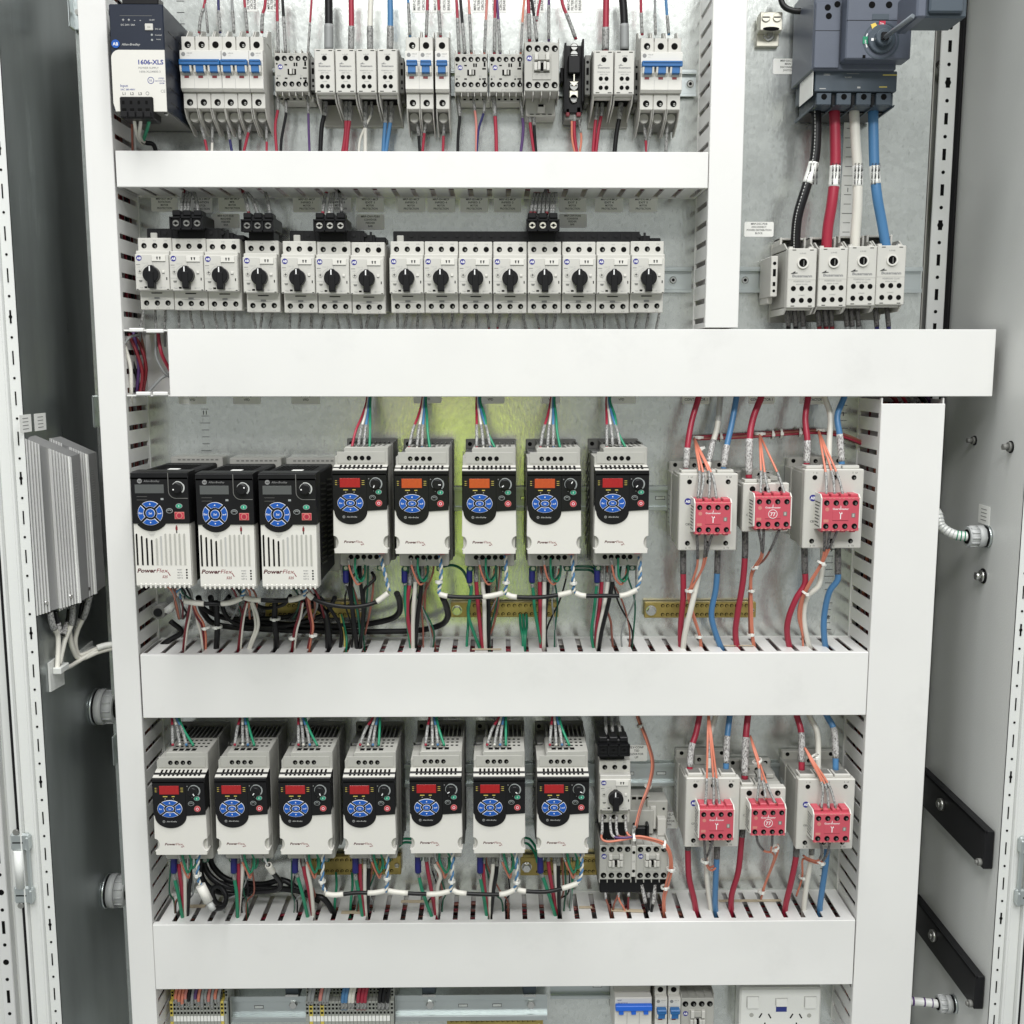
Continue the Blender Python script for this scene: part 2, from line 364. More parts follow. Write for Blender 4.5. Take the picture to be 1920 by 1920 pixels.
# front frames with punched flange: in the plane d = 165, both sides
def front_frame(X, s):
    mb = MB()
    mb.box(X, X - s * 2 if False else X + s * 14, 162, 166, -1200, 700, 'frame_paint', .8)
    mb.box(X + s * 14, X + s * 17, 150, 172, -1200, 700, 'frame_paint', .8)
    mb.box(X + s * 17, X + s * 30, 168, 172, -1200, 700, 'frame_paint', .8)
    mb.box(X + s * 30, X + s * 33, 140, 180, -1200, 700, 'frame_paint', .8)
    xm = X + s * 7
    for i in range(-44, 26):
        z = i * 25 + 6
        if i % 8 == 2:
            mb.box(xm - 1.1, xm + 1.1, 166, 166.5, z - 8, z + 8, 'hole'); mb.disc(xm, z, 166, 2.2, 'hole', .6, 8)
        elif i % 2 == 0: mb.box(xm - .8, xm + .8, 166, 166.5, z - 8.5, z + 8.5, 'hole')
        else: mb.disc(xm, z, 166, 1.6, 'hole', .5, 8)
    cpart(mb, 'frame_post', 'white punched front frame post')
    mb = MB(); mb.box(X + s * 34, X + s * 41, 145, 172, -1200, 700, 'gasket', 2); cpart(mb, 'gasket')
    mb = MB(); mb.box(X + s * 42, X + s * 58, 130, 160, -1200, 700, 'frame_paint', 3); cpart(mb, 'frame_post')
front_frame(XL, -1); front_frame(XR, 1)
def hinge(x, z0, s):
    h = thing('hinge', ('metal hinge with a white pin beside the left cabinet door' if s < 0 else 'metal hinge with a white pin at the right photo edge'), 'hinge', x, z0, d=172)
    mb = MB()
    for dz in (-46, 46):
        mb.box(-16, 14, 0, 9, dz - 15, dz + 15, 'zinc', 3); mb.box(10, 15, 0, 16, dz - 12, dz + 12, 'zinc', 2); mb.box(-12, 4, 9, 9.4, dz - 1, dz + 1, 'hole')
    mb.box(8, 12, 2, 10, -34, 34, 'zinc', 1); mb.build('bracket', h)
    mb = MB(); mb.tube([(-4, 8, -32), (-4, 8, 32)], 7, 'frame_paint', 14); mb.build('pin', h)
    mb = MB()
    for dz in (-64, 64): mb.disc(-6, dz, 6, 5, 'screw', 3, 8)
    mb.build('screw', h)
    h.scale = (-.85 if s > 0 else .85, .85, .8)
x, z = W(46, 1625, 172); hinge(x, z, -1)
x, z = W(1921, 1630, 172); hinge(x, z, 1)
# open left door seen almost edge-on beyond the frame
dr = thing('cabinet_door', 'open grey left cabinet door with punched stiffener strip', 'door', -655, -300, d=150)
mb = MB(); mb.box(-160, 0, -2, 0, -800, 920, 'frame_paint', .5); o_ = mb.build('door_panel', dr)
mb = MB(); mb.box(-18, -2, 0, 12, -800, 920, 'alu', 1)
for i in range(-31, 36):
    z = i * 25
    if i % 4 == 0: mb.disc(-10, z, 12, 4, 'hole', .4, 10)
    elif i % 2 == 0: mb.box(-12, -8, 12, 12.4, z - 9, z + 9, 'hole')
    else: mb.disc(-10, z, 12, 2.4, 'hole', .4, 8)
mb.build('stiffener', dr)
mb = MB()
for zz in (-372, -495):
    mb.box(-60, -26, 0, .4, zz - 14, zz + 14, 'hole'); mb.box(-44, -32, .4, .8, zz - 9, zz - 3, 'frame_paint'); mb.box(-40, -36, .4, .8, zz - 3, zz + 6, 'frame_paint')
mb.build('cut_out', dr)
# black horizontal rails on the right side wall
for (pa, lab) in (((1735, 1490, 0), 'upper black steel rail on the right side wall'), ((1716, 1735, 0), 'lower black steel rail on the right side wall')):
    pass
def side_rail(z0, z1, lab):
    t = thing('side_rail', lab, 'rail', XR, z0, 'black rails bolted to the right side wall')
    mb = MB(XR, z0); mb.box(XR - 14, XR - 1, -80, 150, z0, z1, 'black', 1); mb.box(XR - 14, XR - 11, -80, 150, z1 - 3, z1 + 1, 'black_matt'); mb.build('bar', t)
    mb = MB(XR, z0)
    for d, k in ((12, 'screw'), (143, 'dev_dark')):
        n = 12; zc = (z0 + z1) / 2 + (6 if d < 100 else -20); x0 = XR - 14
        mb.tube([(x0, d, zc), (x0 - 5, d, zc)], 9 if d < 100 else 5, k, 14); mb.tube([(x0 - 5, d, zc), (x0 - 8, d, zc)], 5 if d < 100 else 3, k, 6)
    mb.build('bolt', t)
side_rail(W(1866, 1640, 165)[1], W(1866, 1568, 165)[1], 'upper black steel rail on the right side wall')
side_rail(W(1846, 1905, 165)[1], W(1846, 1843, 165)[1], 'lower black steel rail on the right side wall')
# ================================================================ CABLE DUCTS
FING, PIT, DD = 17.0, 25.0, 88.0
def comb_wall(mb, u0, u1, fixed, horiz, phase=0):
    """slotted wall along u0..u1; 'fixed' is the wall's (lo, hi) on the other axis"""
    def b(a, c, d0, d1):
        if horiz: mb.box(a, c, d0, d1, fixed[0], fixed[1], 'duct_white')
        else: mb.box(fixed[0], fixed[1], d0, d1, a, c, 'duct_white')
    b(u0, u1, 0, 6); b(u0, u1, 80, 87)
    u = u0 + phase
    if phase > 4: b(u0, min(u - 7, u1), 6, 80)
    while u < u1:
        b(u, min(u + FING + 1, u1), 6, 80); u += PIT
def duct(x0, x1, z0, z1, label, horiz, group='white slotted cable ducts', cover=None, phase=6, lab2=None):
    ox, oz = (x0 + x1) / 2, (z0 + z1) / 2
    t = thing('cable_duct', label, 'cable duct', ox, oz, group)
    mb = MB(ox, oz)
    mb.box(x0, x1, 0, 2, z0, z1, 'duct_white')
    if horiz: comb_wall(mb, x0, x1, (z0 + .6, z0 + 2.6), True, phase); comb_wall(mb, x0, x1, (z1 - 2.6, z1 - .6), True, phase)
    else: comb_wall(mb, z0, z1, (x0 + .6, x0 + 2.6), False, phase); comb_wall(mb, z0, z1, (x1 - 2.6, x1 - .6), False, phase)
    mb.build('channel', t)
    c = cover or (x0, x1, z0, z1); mb = MB(ox, oz)
    mb.box(c[0], c[1], DD, DD + 2.2, c[2], c[3], 'duct_white', .7)
    if horiz: mb.box(c[0], c[1], DD - 7, DD, c[2], c[2] + .55, 'duct_white'); mb.box(c[0], c[1], DD - 7, DD, c[3] - .55, c[3], 'duct_white')
    else: mb.box(c[0], c[0] + .55, DD - 7, DD, c[2], c[3], 'duct_white'); mb.box(c[1] - .55, c[1], DD - 7, DD, c[2], c[3], 'duct_white')
    mb.build('cover', t)
    return t
duct(-527, -491.5, -1000, 520, 'long vertical white cable duct along the left side wall', False, phase=17)
duct(-489, 270.5, 223, 268, 'narrow horizontal white duct below the top row of devices', True)
duct(271.5, 315, 45.5, 520, 'vertical white duct left of the big grey disconnect switch', False, phase=14)
duct(-490.5, 657, -44.5, 43.5, 'widest horizontal white duct below the row of rotary breakers', True, cover=(-433, 657, -44.5, 43.5))
duct(509.5, 595, -1000, -46.5, 'vertical white duct beside the right side wall', False, cover=(509.5, 595, -1000, -54), phase=8)
duct(-489.5, 508.5, -484, -394.5, 'horizontal white duct below the row of three black drives', True)
duct(-491, 508, -886.5, -788, 'bottom horizontal white duct below the row of seven white drives', True)
# open finger tips at the uncovered left end of the widest duct
for xa, xb, zz in ((-483, -464, 42.4), (-461, -438, 41.0), (-478, -459, -40.5), (-456, -436, -40.5)):
    mb = MB(xa, zz, 88); mb.box(xa, xb, 82, 90, zz - 2.5, zz + 2.5, 'duct_white', 1)
    tag(mb.build('duct_finger', None, (xa, 88, zz)), ('upper' if zz > 0 else 'lower') + (' outer' if xa < -470 else ' inner') + ' white finger tip at the uncovered left end of the widest duct', 'duct finger', 'white finger tips of the uncovered duct end')
# wires lying inside the ducts
def duct_fill(x0, x1, z0, z1, horiz, n, cols, label):
    mb = MB(0, 0)
    for i in range(n):
        c = random.choice(cols); r = random.choice((1.4, 1.6, 2.0, 2.6)); P = []
        a, b = (x0, x1) if horiz else (z0, z1); lo, hi = (z0 + 7, z1 - 7) if horiz else (x0 + 6, x1 - 6)
        q = random.uniform(lo, hi); d = random.uniform(12, 74); m = max(4, int((b - a) / 90))
        for j in range(m + 1):
            u = a + 4 + (b - a - 8) * j / m; q = min(hi, max(lo, q + random.uniform(-14, 14))); d = min(76, max(8, d + random.uniform(-16, 16)))
            P.append((u, d, q) if horiz else (q, d, u))
        mb.tube(catmull(P, 3), r, c, 6)
    tag(mb.build('duct_wiring'), label, 'wires', kind='stuff')
RC = ['w_darkred', 'w_darkred', 'w_black', 'w_brown', 'w_black', 'w_grey', 'w_darkred', 'w_orange', 'w_white', 'w_red']
duct_fill(-489, 508, -480, -398, True, 34, RC, 'red and black wires packed inside the duct below the black drives')
duct_fill(-489, 506, -882, -792, True, 36, RC + ['w_brown', 'w_orange'], 'brown and black wires packed inside the bottom duct')
duct_fill(-489, 270, 227, 264, True, 22, RC, 'wires packed inside the narrow duct under the top row')
duct_fill(-440, 650, -40, 40, True, 20, RC, 'wires packed inside the widest duct')
duct_fill(-524, -494, -990, 510, False, 16, RC, 'wires packed inside the left vertical duct')
duct_fill(274, 312, 50, 510, False, 16, RC, 'wires packed inside the vertical duct by the disconnect switch')
duct_fill(513, 592, -990, -50, False, 30, RC, 'wires packed inside the right vertical duct')
# ================================================================ DIN RAILS
def rail(x0, x1, zc, d, label, screws=(), slots=(), h=35):
    t = thing('din_rail', label, 'rail', (x0 + x1) / 2, zc, 'zinc plated mounting rails behind the devices')
    mb = MB((x0 + x1) / 2, zc)
    mb.box(x0, x1, d, d + 1.2, zc - 12.5, zc + 12.5, 'zinc')
    mb.box(x0, x1, d, d + 7.5, zc + 12, zc + 13.2, 'zinc'); mb.box(x0, x1, d, d + 7.5, zc - 13.2, zc - 12, 'zinc')
    mb.box(x0, x1, d + 6.5, d + 7.7, zc + 13.2, zc + h / 2, 'zinc', .4); mb.box(x0, x1, d + 6.5, d + 7.7, zc - h / 2, zc - 13.2, 'zinc', .4)
    for s in slots: mb.box(s - 7, s + 7, d + 1.2, d + 1.4, zc - 2.6, zc + 2.6, 'hole'); mb.box(s - 6.4, s + 6.4, d + 1.4, d + 1.5, zc - 2, zc + 2, 'galvanised')
    mb.build('profile', t)
    for s in screws:
        sb = MB(0, 0); sb.disc(0, 0, d + 1.2, 5, 'steel', 2.5, 16, c=1); sb.disc(0, 0, d + 3.7, 2.2, 'hole', .3, 8); sb.disc(0, 0, d + 1.2, 6.6, 'zinc', .8, 16)
        sb.build('screw', t, (s - (x0 + x1) / 2, 0, 0))
Z1 = W(900, 157, 0)[1]; Z2 = W(900, 525, 0)[1]; Z3 = W(900, 934, 0)[1]; Z4 = W(900, 1451, 0)[1]
rail(-470, 268, Z1, 0, 'rail behind the top row of breakers and contactors', screws=(260,))
rail(-480, 268, Z2, 0, 'rail behind the long row of rotary motor breakers', screws=(W(1262, 524, 2)[0],))
rail(316, 588, Z2, 0, 'rail left and right of the four large distribution blocks', screws=(W(1397, 522, 2)[0],))
rail(-250, 500, Z3, 0, 'rail behind the white drives of the middle row', slots=[W(q, 934, 2)[0] for q in (985, 760, 1238)])
rail(-300, 500, Z4, 0, 'rail behind the white drives of the lower row', slots=[W(q, 1450, 2)[0] for q in (880, 995, 1180, 1240)])
# ================================================================ ADHESIVE LABELS on the plate
def plate_label(px0, py0, px1, py1, lines, label, d=0, clear=False, size=None, skew=0, group='small white adhesive labels on the mounting plate'):
    x0, z1 = W(px0, py0, d); x1, z0 = W(px1, py1, d); cx, cz = (x0 + x1) / 2, (z0 + z1) / 2
    mb = MB(cx, cz); c = 1.5
    mb.prism([(x0 + c, z0), (x1 - c, z0), (x1, z0 + c), (x1, z1 - c), (x1 - c, z1), (x0 + c, z1), (x0, z1 - c), (x0, z0 + c)], d + .1, d + .35, 'label_clear' if clear else 'label_white')
    n = len(lines); H = (z1 - z0) / (n + .8); w = x1 - x0
    for i, l in enumerate(lines):
        s = H * .88
        if l: mb.text(l, cx, z1 - H * (i + 1.05) + H * .1, d + .35, s, 'print_black', fit=min(w * .84, s * .56 * len(l)), bold=.014)
    o = mb.build('label_sticker', None, (cx, 0, cz)); tag(o, label, 'label', group)
    return o
PRT = 'PROTECTION'; MO = 'MOTOR'
for (a, b, c_, e, L, nm) in (
    (283, 369, 334, 397, ('MRP-ROT-MCP', 'ROTATION', MO, PRT), 'white label reading ROTATION MOTOR PROTECTION under the narrow duct'),
    (357, 369, 399, 399, ('MRP-ELV-MCP', 'ELEVATION', MO, PRT), 'white label half hidden behind the leftmost black feeder terminal'),
    (409, 369, 462, 397, ('MRP-MP-MCP', 'MPB', MO, PRT), 'white label reading MPB MOTOR PROTECTION left of the second feeder terminal'),
    (549, 370, 602, 398, ('MRP-IE1-MCP', 'INFEED 1', MO, PRT), 'white label reading INFEED 1 above the third feeder terminal'),
    (612, 369, 659, 398, ('MRP-IE2-MCP', 'INFEED 6', MO, PRT), 'white label half hidden by wires over the third feeder terminal'),
    (668, 370, 720, 398, ('MRP-EX1-MCP', 'EXIT 1', MO, PRT), 'white label reading EXIT 1 MOTOR PROTECTION'),
    (745, 370, 797, 398, ('MRP-IE5-MCP', 'INFEED 5', MO, PRT), 'white label reading INFEED 5 MOTOR PROTECTION'),
    (801, 370, 853, 398, ('MRP-IE4-MCP', 'INFEED 4', MO, PRT), 'white label reading INFEED 4 MOTOR PROTECTION'),
    (863, 370, 915, 398, ('MRP-IE3-MCP', 'INFEED 3', MO, PRT), 'white label reading INFEED 3 MOTOR PROTECTION'),
    (926, 370, 977, 398, ('MRP-IE2-MCP', 'INFEED 2', MO, PRT), 'white label reading INFEED 2 MOTOR PROTECTION'),
    (1048, 370, 1099, 398, ('MRP-EX3-MCP', 'EXIT 3', MO, PRT), 'white label reading EXIT 3 MOTOR PROTECTION'),
    (1116, 370, 1168, 398, ('MRP-EX4-MCP', 'EXIT 4', MO, PRT), 'white label reading EXIT 4 MOTOR PROTECTION'),
    (1180, 370, 1232, 398, ('MRP-EX5-MCP', 'EXIT 5', MO, PRT), 'white label reading EXIT 5 MOTOR PROTECTION'),
    (1047, 401, 1100, 427, ('MRP-CNV-FDB2', 'CONVEYOR', 'FEEDER', 'BAR'), 'label reading CONVEYOR FEEDER BAR beside the rightmost feeder terminal'),
    (668, 402, 721, 431, ('MRP-CNV-FDB1', 'CONVEYOR', 'FEEDER', 'BAR'), 'label reading CONVEYOR FEEDER BAR beside the third feeder terminal'),
    (397, 401, 450, 428, ('MRP-ROT-FDB', 'MACHINE', 'FEEDER', 'BAR'), 'label reading MACHINE FEEDER BAR beside the leftmost feeder terminal'),
    (1450, 110, 1504, 139, ('MRP-DSC-CB', 'MAIN', 'DISCONNECT', 'SWITCH'), 'label reading MAIN DISCONNECT SWITCH left of the big grey switch'),
    (1396, 416, 1450, 444, ('MRP-DSC-PDB', 'DISCONNECT', 'POWER DISTRIBUTION', 'BLOCK'), 'label reading DISCONNECT POWER DISTRIBUTION BLOCK'),
    (334, 730, 387, 758, ('', 'DRIVE', 'VFD'), 'label under the widest duct above the first black drive'),
    (436, 730, 489, 758, ('', 'DRIVE', 'VFD'), 'label under the widest duct above the second black drive'),
    (546, 730, 600, 758, ('', 'DRIVE', 'VFD'), 'label under the widest duct above the third black drive'),
    (775, 730, 828, 756, ('', MO, 'VFD'), 'label under the widest duct above the second white drive'),
    (893, 730, 946, 757, ('', MO, 'VFD'), 'label under the widest duct above the third white drive'),
    (1017, 730, 1050, 757, ('', MO, 'VFD'), 'label under the widest duct above the fourth white drive'),
    (1138, 730, 1192, 757, ('', MO, 'VFD'), 'label under the widest duct above the fifth white drive'),
    (1280, 728, 1330, 758, ('', 'SAFETY', 'CONTACTOR 1'), 'label reading CONTACTOR 1 above the left upper safety contactor'),
    (1404, 728, 1452, 758, ('', 'SAFETY', 'CONTACTOR 1'), 'label under the duct above the middle upper safety contactor'),
    (1500, 728, 1548, 758, ('', 'SAFETY', 'CONTACTOR'), 'label under the duct above the right upper safety contactor'),
    (1174, 1397, 1213, 1427, ('ELV-CONF', 'TSD', 'ELEVATOR', 'UP'), 'label reading ELEVATOR UP right of the lone rotary breaker'),
    (1232, 1523, 1272, 1553, ('TSD-ELV', 'TSD', 'ELEVATOR', 'DOWN'), 'label reading ELEVATOR DOWN above the reversing contactor pair')):
    plate_label(a, b, c_, e, L, nm)
# vertical labels at the top edge of the photo
for (a, b, c_, e, nm) in ((455, -30, 483, 22, 'rotated label above the fifth breaker pole of the top row'), (499, -30, 527, 22, 'rotated label left of the first small contactor'),
    (771, -30, 808, 24, 'rotated label above the two single breakers in the middle of the top row'), (810, -30, 847, 24, 'rotated label above the lone single breaker of the top row'),
    (886, -30, 917, 24, 'rotated label above the second small contactor'), (922, -30, 950, 24, 'rotated label above the third small contactor'),
    (992, -30, 1021, 24, 'rotated label above the plain square contactor of the top row'), (1062, -30, 1092, 24, 'rotated label above the black fuse holder')):
    x0, z1 = W(a, b, 0); x1, z0 = W(c_, e, 0); mb = MB((x0 + x1) / 2, (z0 + z1) / 2)
    mb.box(x0, x1, .1, .4, z0, z1, 'label_white')
    for i in range(4): mb.text(('MRP-CB', 'FILTER', 'CIRCUIT', 'BREAKER')[i], x0 + (x1 - x0) * (i + .9) / 4.3, z0 + 3, .4, 4.6, 'print_black', align='L', rot=PI / 2, bold=.02)
    tag(mb.build('label_sticker', None, ((x0 + x1) / 2, 0, (z0 + z1) / 2)), nm, 'label', 'small white adhesive labels on the mounting plate')
# printed ruler tapes on the plate
def ruler(px, py0, py1, n, num, label, tape=None, right=False):
    x, z1 = W(px, py0, 0); _, z0 = W(px, py1, 0); mb = MB(x, (z0 + z1) / 2)
    if tape: mb.box(x - 9, x + 9, .1, .3, z0 - 3, z1 + 3, tape)
    for i in range(n):
        z = z0 + (z1 - z0) * i / (n - 1); w = 5 if i % 4 else 7
        mb.box(x - w, x + (w if not right else 2), .3, .5, z - .35, z + .35, 'print_black')
    for (t, f) in num: mb.text(t, x, z0 + (z1 - z0) * f, .3, 8, 'print_black', align='C')
    tag(mb.build('ruler_marks', None, (x, 0, (z0 + z1) / 2)), label, 'ruler marks', 'black ruler graduations printed on the plate')
ruler(384, 767, 845, 7, (('11', .87),), 'black ruler graduations with 11 above the first black drive')
ruler(1596, 205, 470, 16, (('1', .42),), 'white printed ruler tape behind the white supply cable', 'label_white')
ruler(1556, 1030, 1180, 13, (('09', .97), ('08', .13)), 'black ruler graduations behind the blue wire of the middle row')
ruler(1582, 760, 860, 8, (('1', .8),), 'black ruler graduations beside the right vertical duct')
ruler(1545, 1600, 1670, 6, (('R', .5),), 'black ruler graduations behind the blue wire of the lower row')
ruler(338, 2, 66, 4, (), 'black ruler graduations beside the power supply')
# ================================================================ DEVICES
AB = 'AB'
def logo(mb, x, z, d, r, bg='logo_blue', fg='print_white'):
    mb.disc(x, z, d, r, bg, .2, 16); mb.text('AB', x, z - r * .4, d + .2, r * 1.15, fg, bold=.03)
def screw_head(mb, x, z, d, r, k='steel'):
    mb.disc(x, z, d, r, k, 2, 14, c=.6); mb.box(x - r * .8, x + r * .8, d + 1.9, d + 2.15, z - r * .14, z + r * .14, 'hole')
# ---------------------------------------------------------------- small white drive (seven below, five in the middle row)
def ell(cx, cz, a, b, t0, t1, n): return [(cx + a * math.cos(math.radians(t0 + (t1 - t0) * i / n)), cz + b * math.sin(math.radians(t0 + (t1 - t0) * i / n))) for i in range(n + 1)]
def nav_pad(kp, cx, cz, a, b, ai, bi, D, tsz):
    """five blue keys with thin white outlines on the keypad"""
    for (t0, t1, sym) in ((50, 130, 'up'), (-130, -50, 'dn'), (-40, 40, 'en'), (140, 220, 'Esc')):
        if a == b: t0, t1 = t0 - 1, t1 + 1
        m = MB()
        m.prism(ell(cx, cz, a, b, t0, t1, 12) + ell(cx, cz, ai * 1.45, bi * 1.45, t1 - 5, t0 + 5, 8), D, D + .9, 'print_white')
        g = .38
        m.prism(ell(cx, cz, a - g, b - g, t0 + 1.9, t1 - 1.9, 12) + ell(cx, cz, ai * 1.45 + g, bi * 1.45 + g, t1 - 8, t0 + 8, 8), D, D + 1.15, 'key_blue')
        mx, mz = cx + (a + ai * 1.45) / 2 * math.cos(math.radians((t0 + t1) / 2)), cz + (b + bi * 1.45) / 2 * math.sin(math.radians((t0 + t1) / 2))
        if sym == 'up': m.prism([(mx - 1, mz - .8), (mx + 1, mz - .8), (mx, mz + 1)], D + 1.1, D + 1.3, 'print_white')
        elif sym == 'dn': m.prism([(mx - 1, mz + .8), (mx + 1, mz + .8), (mx, mz - 1)], D + 1.1, D + 1.3, 'print_white')
        elif sym == 'en': m.box(mx - 2, mx + 1.8, D + 1.1, D + 1.3, mz - .8, mz - .2, 'print_white'); m.box(mx + 1.3, mx + 1.8, D + 1.1, D + 1.3, mz - .2, mz + 1.2, 'print_white'); m.prism([(mx - 2.6, mz - .5), (mx - 1.4, mz - 1.3), (mx - 1.4, mz + .3)], D + 1.1, D + 1.3, 'print_white')
        else: m.text(sym, mx, mz - 1, D + 1.15, tsz, 'print_white')
        m.build('navigation_key', kp)
    m = MB(); m.disc(cx, cz, D, ai, 'print_white', .9, 20, rz=bi); m.disc(cx, cz, D, ai - .38, 'key_blue', 1.15, 20, rz=bi - .38); m.text('Sel', cx, cz - tsz * .35, D + 1.15, tsz, 'print_white')
    m.build('navigation_key', kp)
def flex_text(mb, x, z, D, w, num, nx, nz, nh):
    """two-tone product word with the number under its last letter"""
    mb.text('Power', x, z, D, w * .18, 'print_maroon', align='L', italic=True, bold=.03, fit=w * .60)
    mb.text('Flex', x + w * .595, z, D, w * .18, 'print_red', align='L', italic=True, bold=0.0, fit=w * .36)
    mb.prism([(x + w * .93, z + w * .03), (x + w * .95, z + w * .03), (x + w * 1.03, z - w * .10), (x + w * 1.0, z - w * .10)], D, D + .15, 'print_red')
    mb.text(num, nx, nz, D, nh, 'print_red', italic=True, bold=.02)
def small_drive(disp):
    t = thing('motor_drive', '', 'motor drive')
    # aluminium heat sink with fins at the back
    m = MB(); m.box(-34, 37, 0, 3, -28, 141, 'dev_dark', 1)
    m.box(-33, 35, 3, 56, -24, 128, 'heatsink', 1)
    for i in range(9): m.box(-18 + i * 6.2, -16.5 + i * 6.2, 6, 58, 128, 137, 'heatsink')
    m.box(-20, -18, 3, 60, 127, 139, 'dev_dark'); m.box(34, 36.4, 3, 60, -22, 139, 'dev_dark')
    for s_ in (-1, 1):
        for i in range(10):
            z = -10 + i * 12.5
            m.prof([(8, z), (50, z + 22), (50, z + 25.5), (8, z + 3.5)], s_ * 35.6 - (0 if s_ > 0 else 0), s_ * 36.7, 'heatsink')
    m.disc(-28, 134, 3, 3, 'hole', .3, 12); m.build('heat_sink', t)
    m = MB(); P = [(-35, -2), (35, -2), (35, 112), (-35, 112)]
    m.box(-34.6, 34.6, 56, 108, -1, 116, 'dev_grey', 1.5); m.box(-34, 34, 108, 128, 2, 108, 'dev_light', 1); m.build('housing', t)
    # upper terminal block with stepped left shoulder
    m = MB()
    sh = [(-34.8, 112), (-34.8, 125)] + ell(-29, 130, 6.5, 5, -80, 0, 6) + [(-22.5, 135), (-20.5, 137.5), (34.5, 137.5), (35, 136.5), (35, 112)]
    m.prism(sh, 58, 114, 'dev_grey', c=1)
    m.box(-31.5, 31.5, 114, 114.7, 116.5, 131.5, 'dev_grey', .5)
    m.prof([(108, 114.6), (116, 114.4), (133, 109.6), (133, 104), (108, 104)], -34.8, 34.8, 'dev_light')
    for i in range(10):
        x = -25.7 + i * 5.82
        m.prof([(117.4, 113.6), (117.4, 114.4), (130.2, 110.75), (130.2, 110.0)], x - 1.4, x + 1.4, 'hole')
    for i in range(4): m.hole(-15.7 + i * 8.5, 123.2, 114.7, 3.1, scr=random.random() < .6)
    for r_ in range(3):
        for i in range(7): m.box(-14 + i * 6.6, -10.5 + i * 6.6, 66 + r_ * 12, 70 + r_ * 12, 137.3, 137.75, 'hole')
    for i in range(4): m.box(-14.5 + i * 8.5, -8.5 + i * 8.5, 100, 108, 137.3, 137.8, 'hole')
    m.build('terminal_block', t)
    m = MB(); m.box(-33, 33, 40, 101, -23, 1, 'dev_grey', 2)
    for i in range(5): m.hole(-17.8 + i * 8.5, -10.8, 101, 3.3, scr=0)
    m.box(-30, -22, 60, 95, -31, -23, 'w_dkgreen', 1); m.box(16, 24, 60, 95, -31, -23, 'w_dkgreen', 1)
    m.disc(-26, -27, 95, 2.6, 'screw', .6, 10); m.disc(20, -27, 95, 2.6, 'screw', .6, 10)
    m.box(-34, 34, 0, 30, -28, -22, 'dev_dark'); m.build('terminal_block', t)
    m = MB(); m.box(20, 28.5, 98, 112, -5, 0, 'safety_red', .6); m.build('network_plug', t)
    # white front cover with the two round side notches
    m = MB()
    P = [(-34.5, 0), (34.5, 0), (35, 5.5)] + ell(36.2, 14.5, 6.6, 9.2, -95, -265, 12) + [(35, 62), (-35, 62)] + ell(-36.2, 14.5, 6.6, 9.2, 85, -85, 12) + [(-35, 5.5)]
    m.prism(P, 118, 134.6, 'dev_white', c=.9)
    flex_text(m, -22, 14, 134.6, 25.5, '4M', 1, 10.8, 2.2)
    m.build('front_cover', t)
    # black keypad
    kp_m = MB()
    K = [(-35, 109), (-35, 58.5), (-33.3, 55.5)] + ell(-12, 55.5, 21.3, 17, 182, 358, 22) + [(9.3, 56.5), (35, 58), (35, 109)]
    kp_m.prism(K, 112, 136, 'black', c=.8)
    kp_m.prof([(112, 113), (126, 112.3), (136, 104.5), (136, 103), (112, 103)], -35.1, 35.1, 'black')
    kp_m.box(9, 9.4, 136, 136.15, 57, 103, 'hole')
    for sx_, al in ((-31.5, 0), (3.0, 1)):
        for z in (95.8, 93.2, 90.7): kp_m.box(sx_, sx_ + 2.4 + al, 136, 136.2, z - .35, z + .25, 'led_yellow'); kp_m.box(sx_ + (3 if not al else -1.2), sx_ + (4.4 if not al else -.1), 136, 136.2, z - .2, z + .2, 'print_red')
    for x in (-18, -7.2): kp_m.box(x - 3 + (1 if x > -10 else 0), x + 3 - (1 if x > -10 else 0), 136, 136.2, 83.3, 84.4, 'led_yellow'); kp_m.disc(x, 80.8, 136, .8, 'print_grey', .3, 8)
    kp_m.disc(-21.1, 48.5, 136, 1.8, 'print_grey', .2, 14); kp_m.text('AB', -21.1, 47.8, 136.2, 2, 'black')
    kp_m.text('Allen-Bradley', -17.6, 47.7, 136, 2.5, 'print_light', align='L', italic=True, bold=.01)
    kp_m.ring(20.9, 91.6, 136, 6.9, 8.6, 'key_grey', -48, 40, .25, 10); kp_m.ring(20.7, 91.8, 136, 6.9, 8.2, 'key_grey', 40, 120, .25, 10); kp_m.ring(20.6, 92, 136, 6.9, 7.5, 'key_grey', 120, 220, .25, 12)
    kp_m.disc(12, 98.2, 136, .8, 'print_grey', .2, 8); kp_m.disc(18, 82.5, 136, .7, 'print_grey', .2, 8)
    kp = kp_m.build('keypad', t)
    m = MB(); m.box(-25.5, .7, 136, 136.5, 87, 99, disp, .2); m.build('display', kp)
    nav_pad(kp, -12.2, 66.7, 16.6, 12.0, 5.5, 3.7, 136, 3.0)
    for (x, z, rx, rz, c, nm) in ((24.5, 81.1, 4.2, 3.2, 'key_green', 'start_button'), (16.5, 73.9, 4.1, 3.1, 'black', 'direction_button'), (24.6, 66.4, 4.3, 4.2, 'key_red', 'stop_button')):
        m = MB(); m.disc(x, z, 136, rx, 'key_grey' if nm != 'stop_button' else 'w_pink', .6, 18, rz=rz); m.disc(x, z, 136, rx - .7, c, .9, 18, rz=rz - .7)
        if nm == 'start_button': m.box(x - .35, x + .35, 136.9, 137.05, z - 1.2, z + 1.2, 'print_white')
        elif nm == 'stop_button': m.ring(x, z, 136.9, 1.3, 1.9, 'print_white', h=.15, n=14)
        else: m.ring(x, z - 1, 136.9, 1.9, 2.5, 'key_grey', 20, 160, .15, 8)
        m.build(nm, kp)
    m = MB(); m.disc(0, 0, 0, 6.1, 'black', 7, 24, c=.8); m.box(-.6, .6, 7, 7.25, -5, -1.8, 'print_white')
    m.build('speed_knob', kp, (20.6, 136, 92))
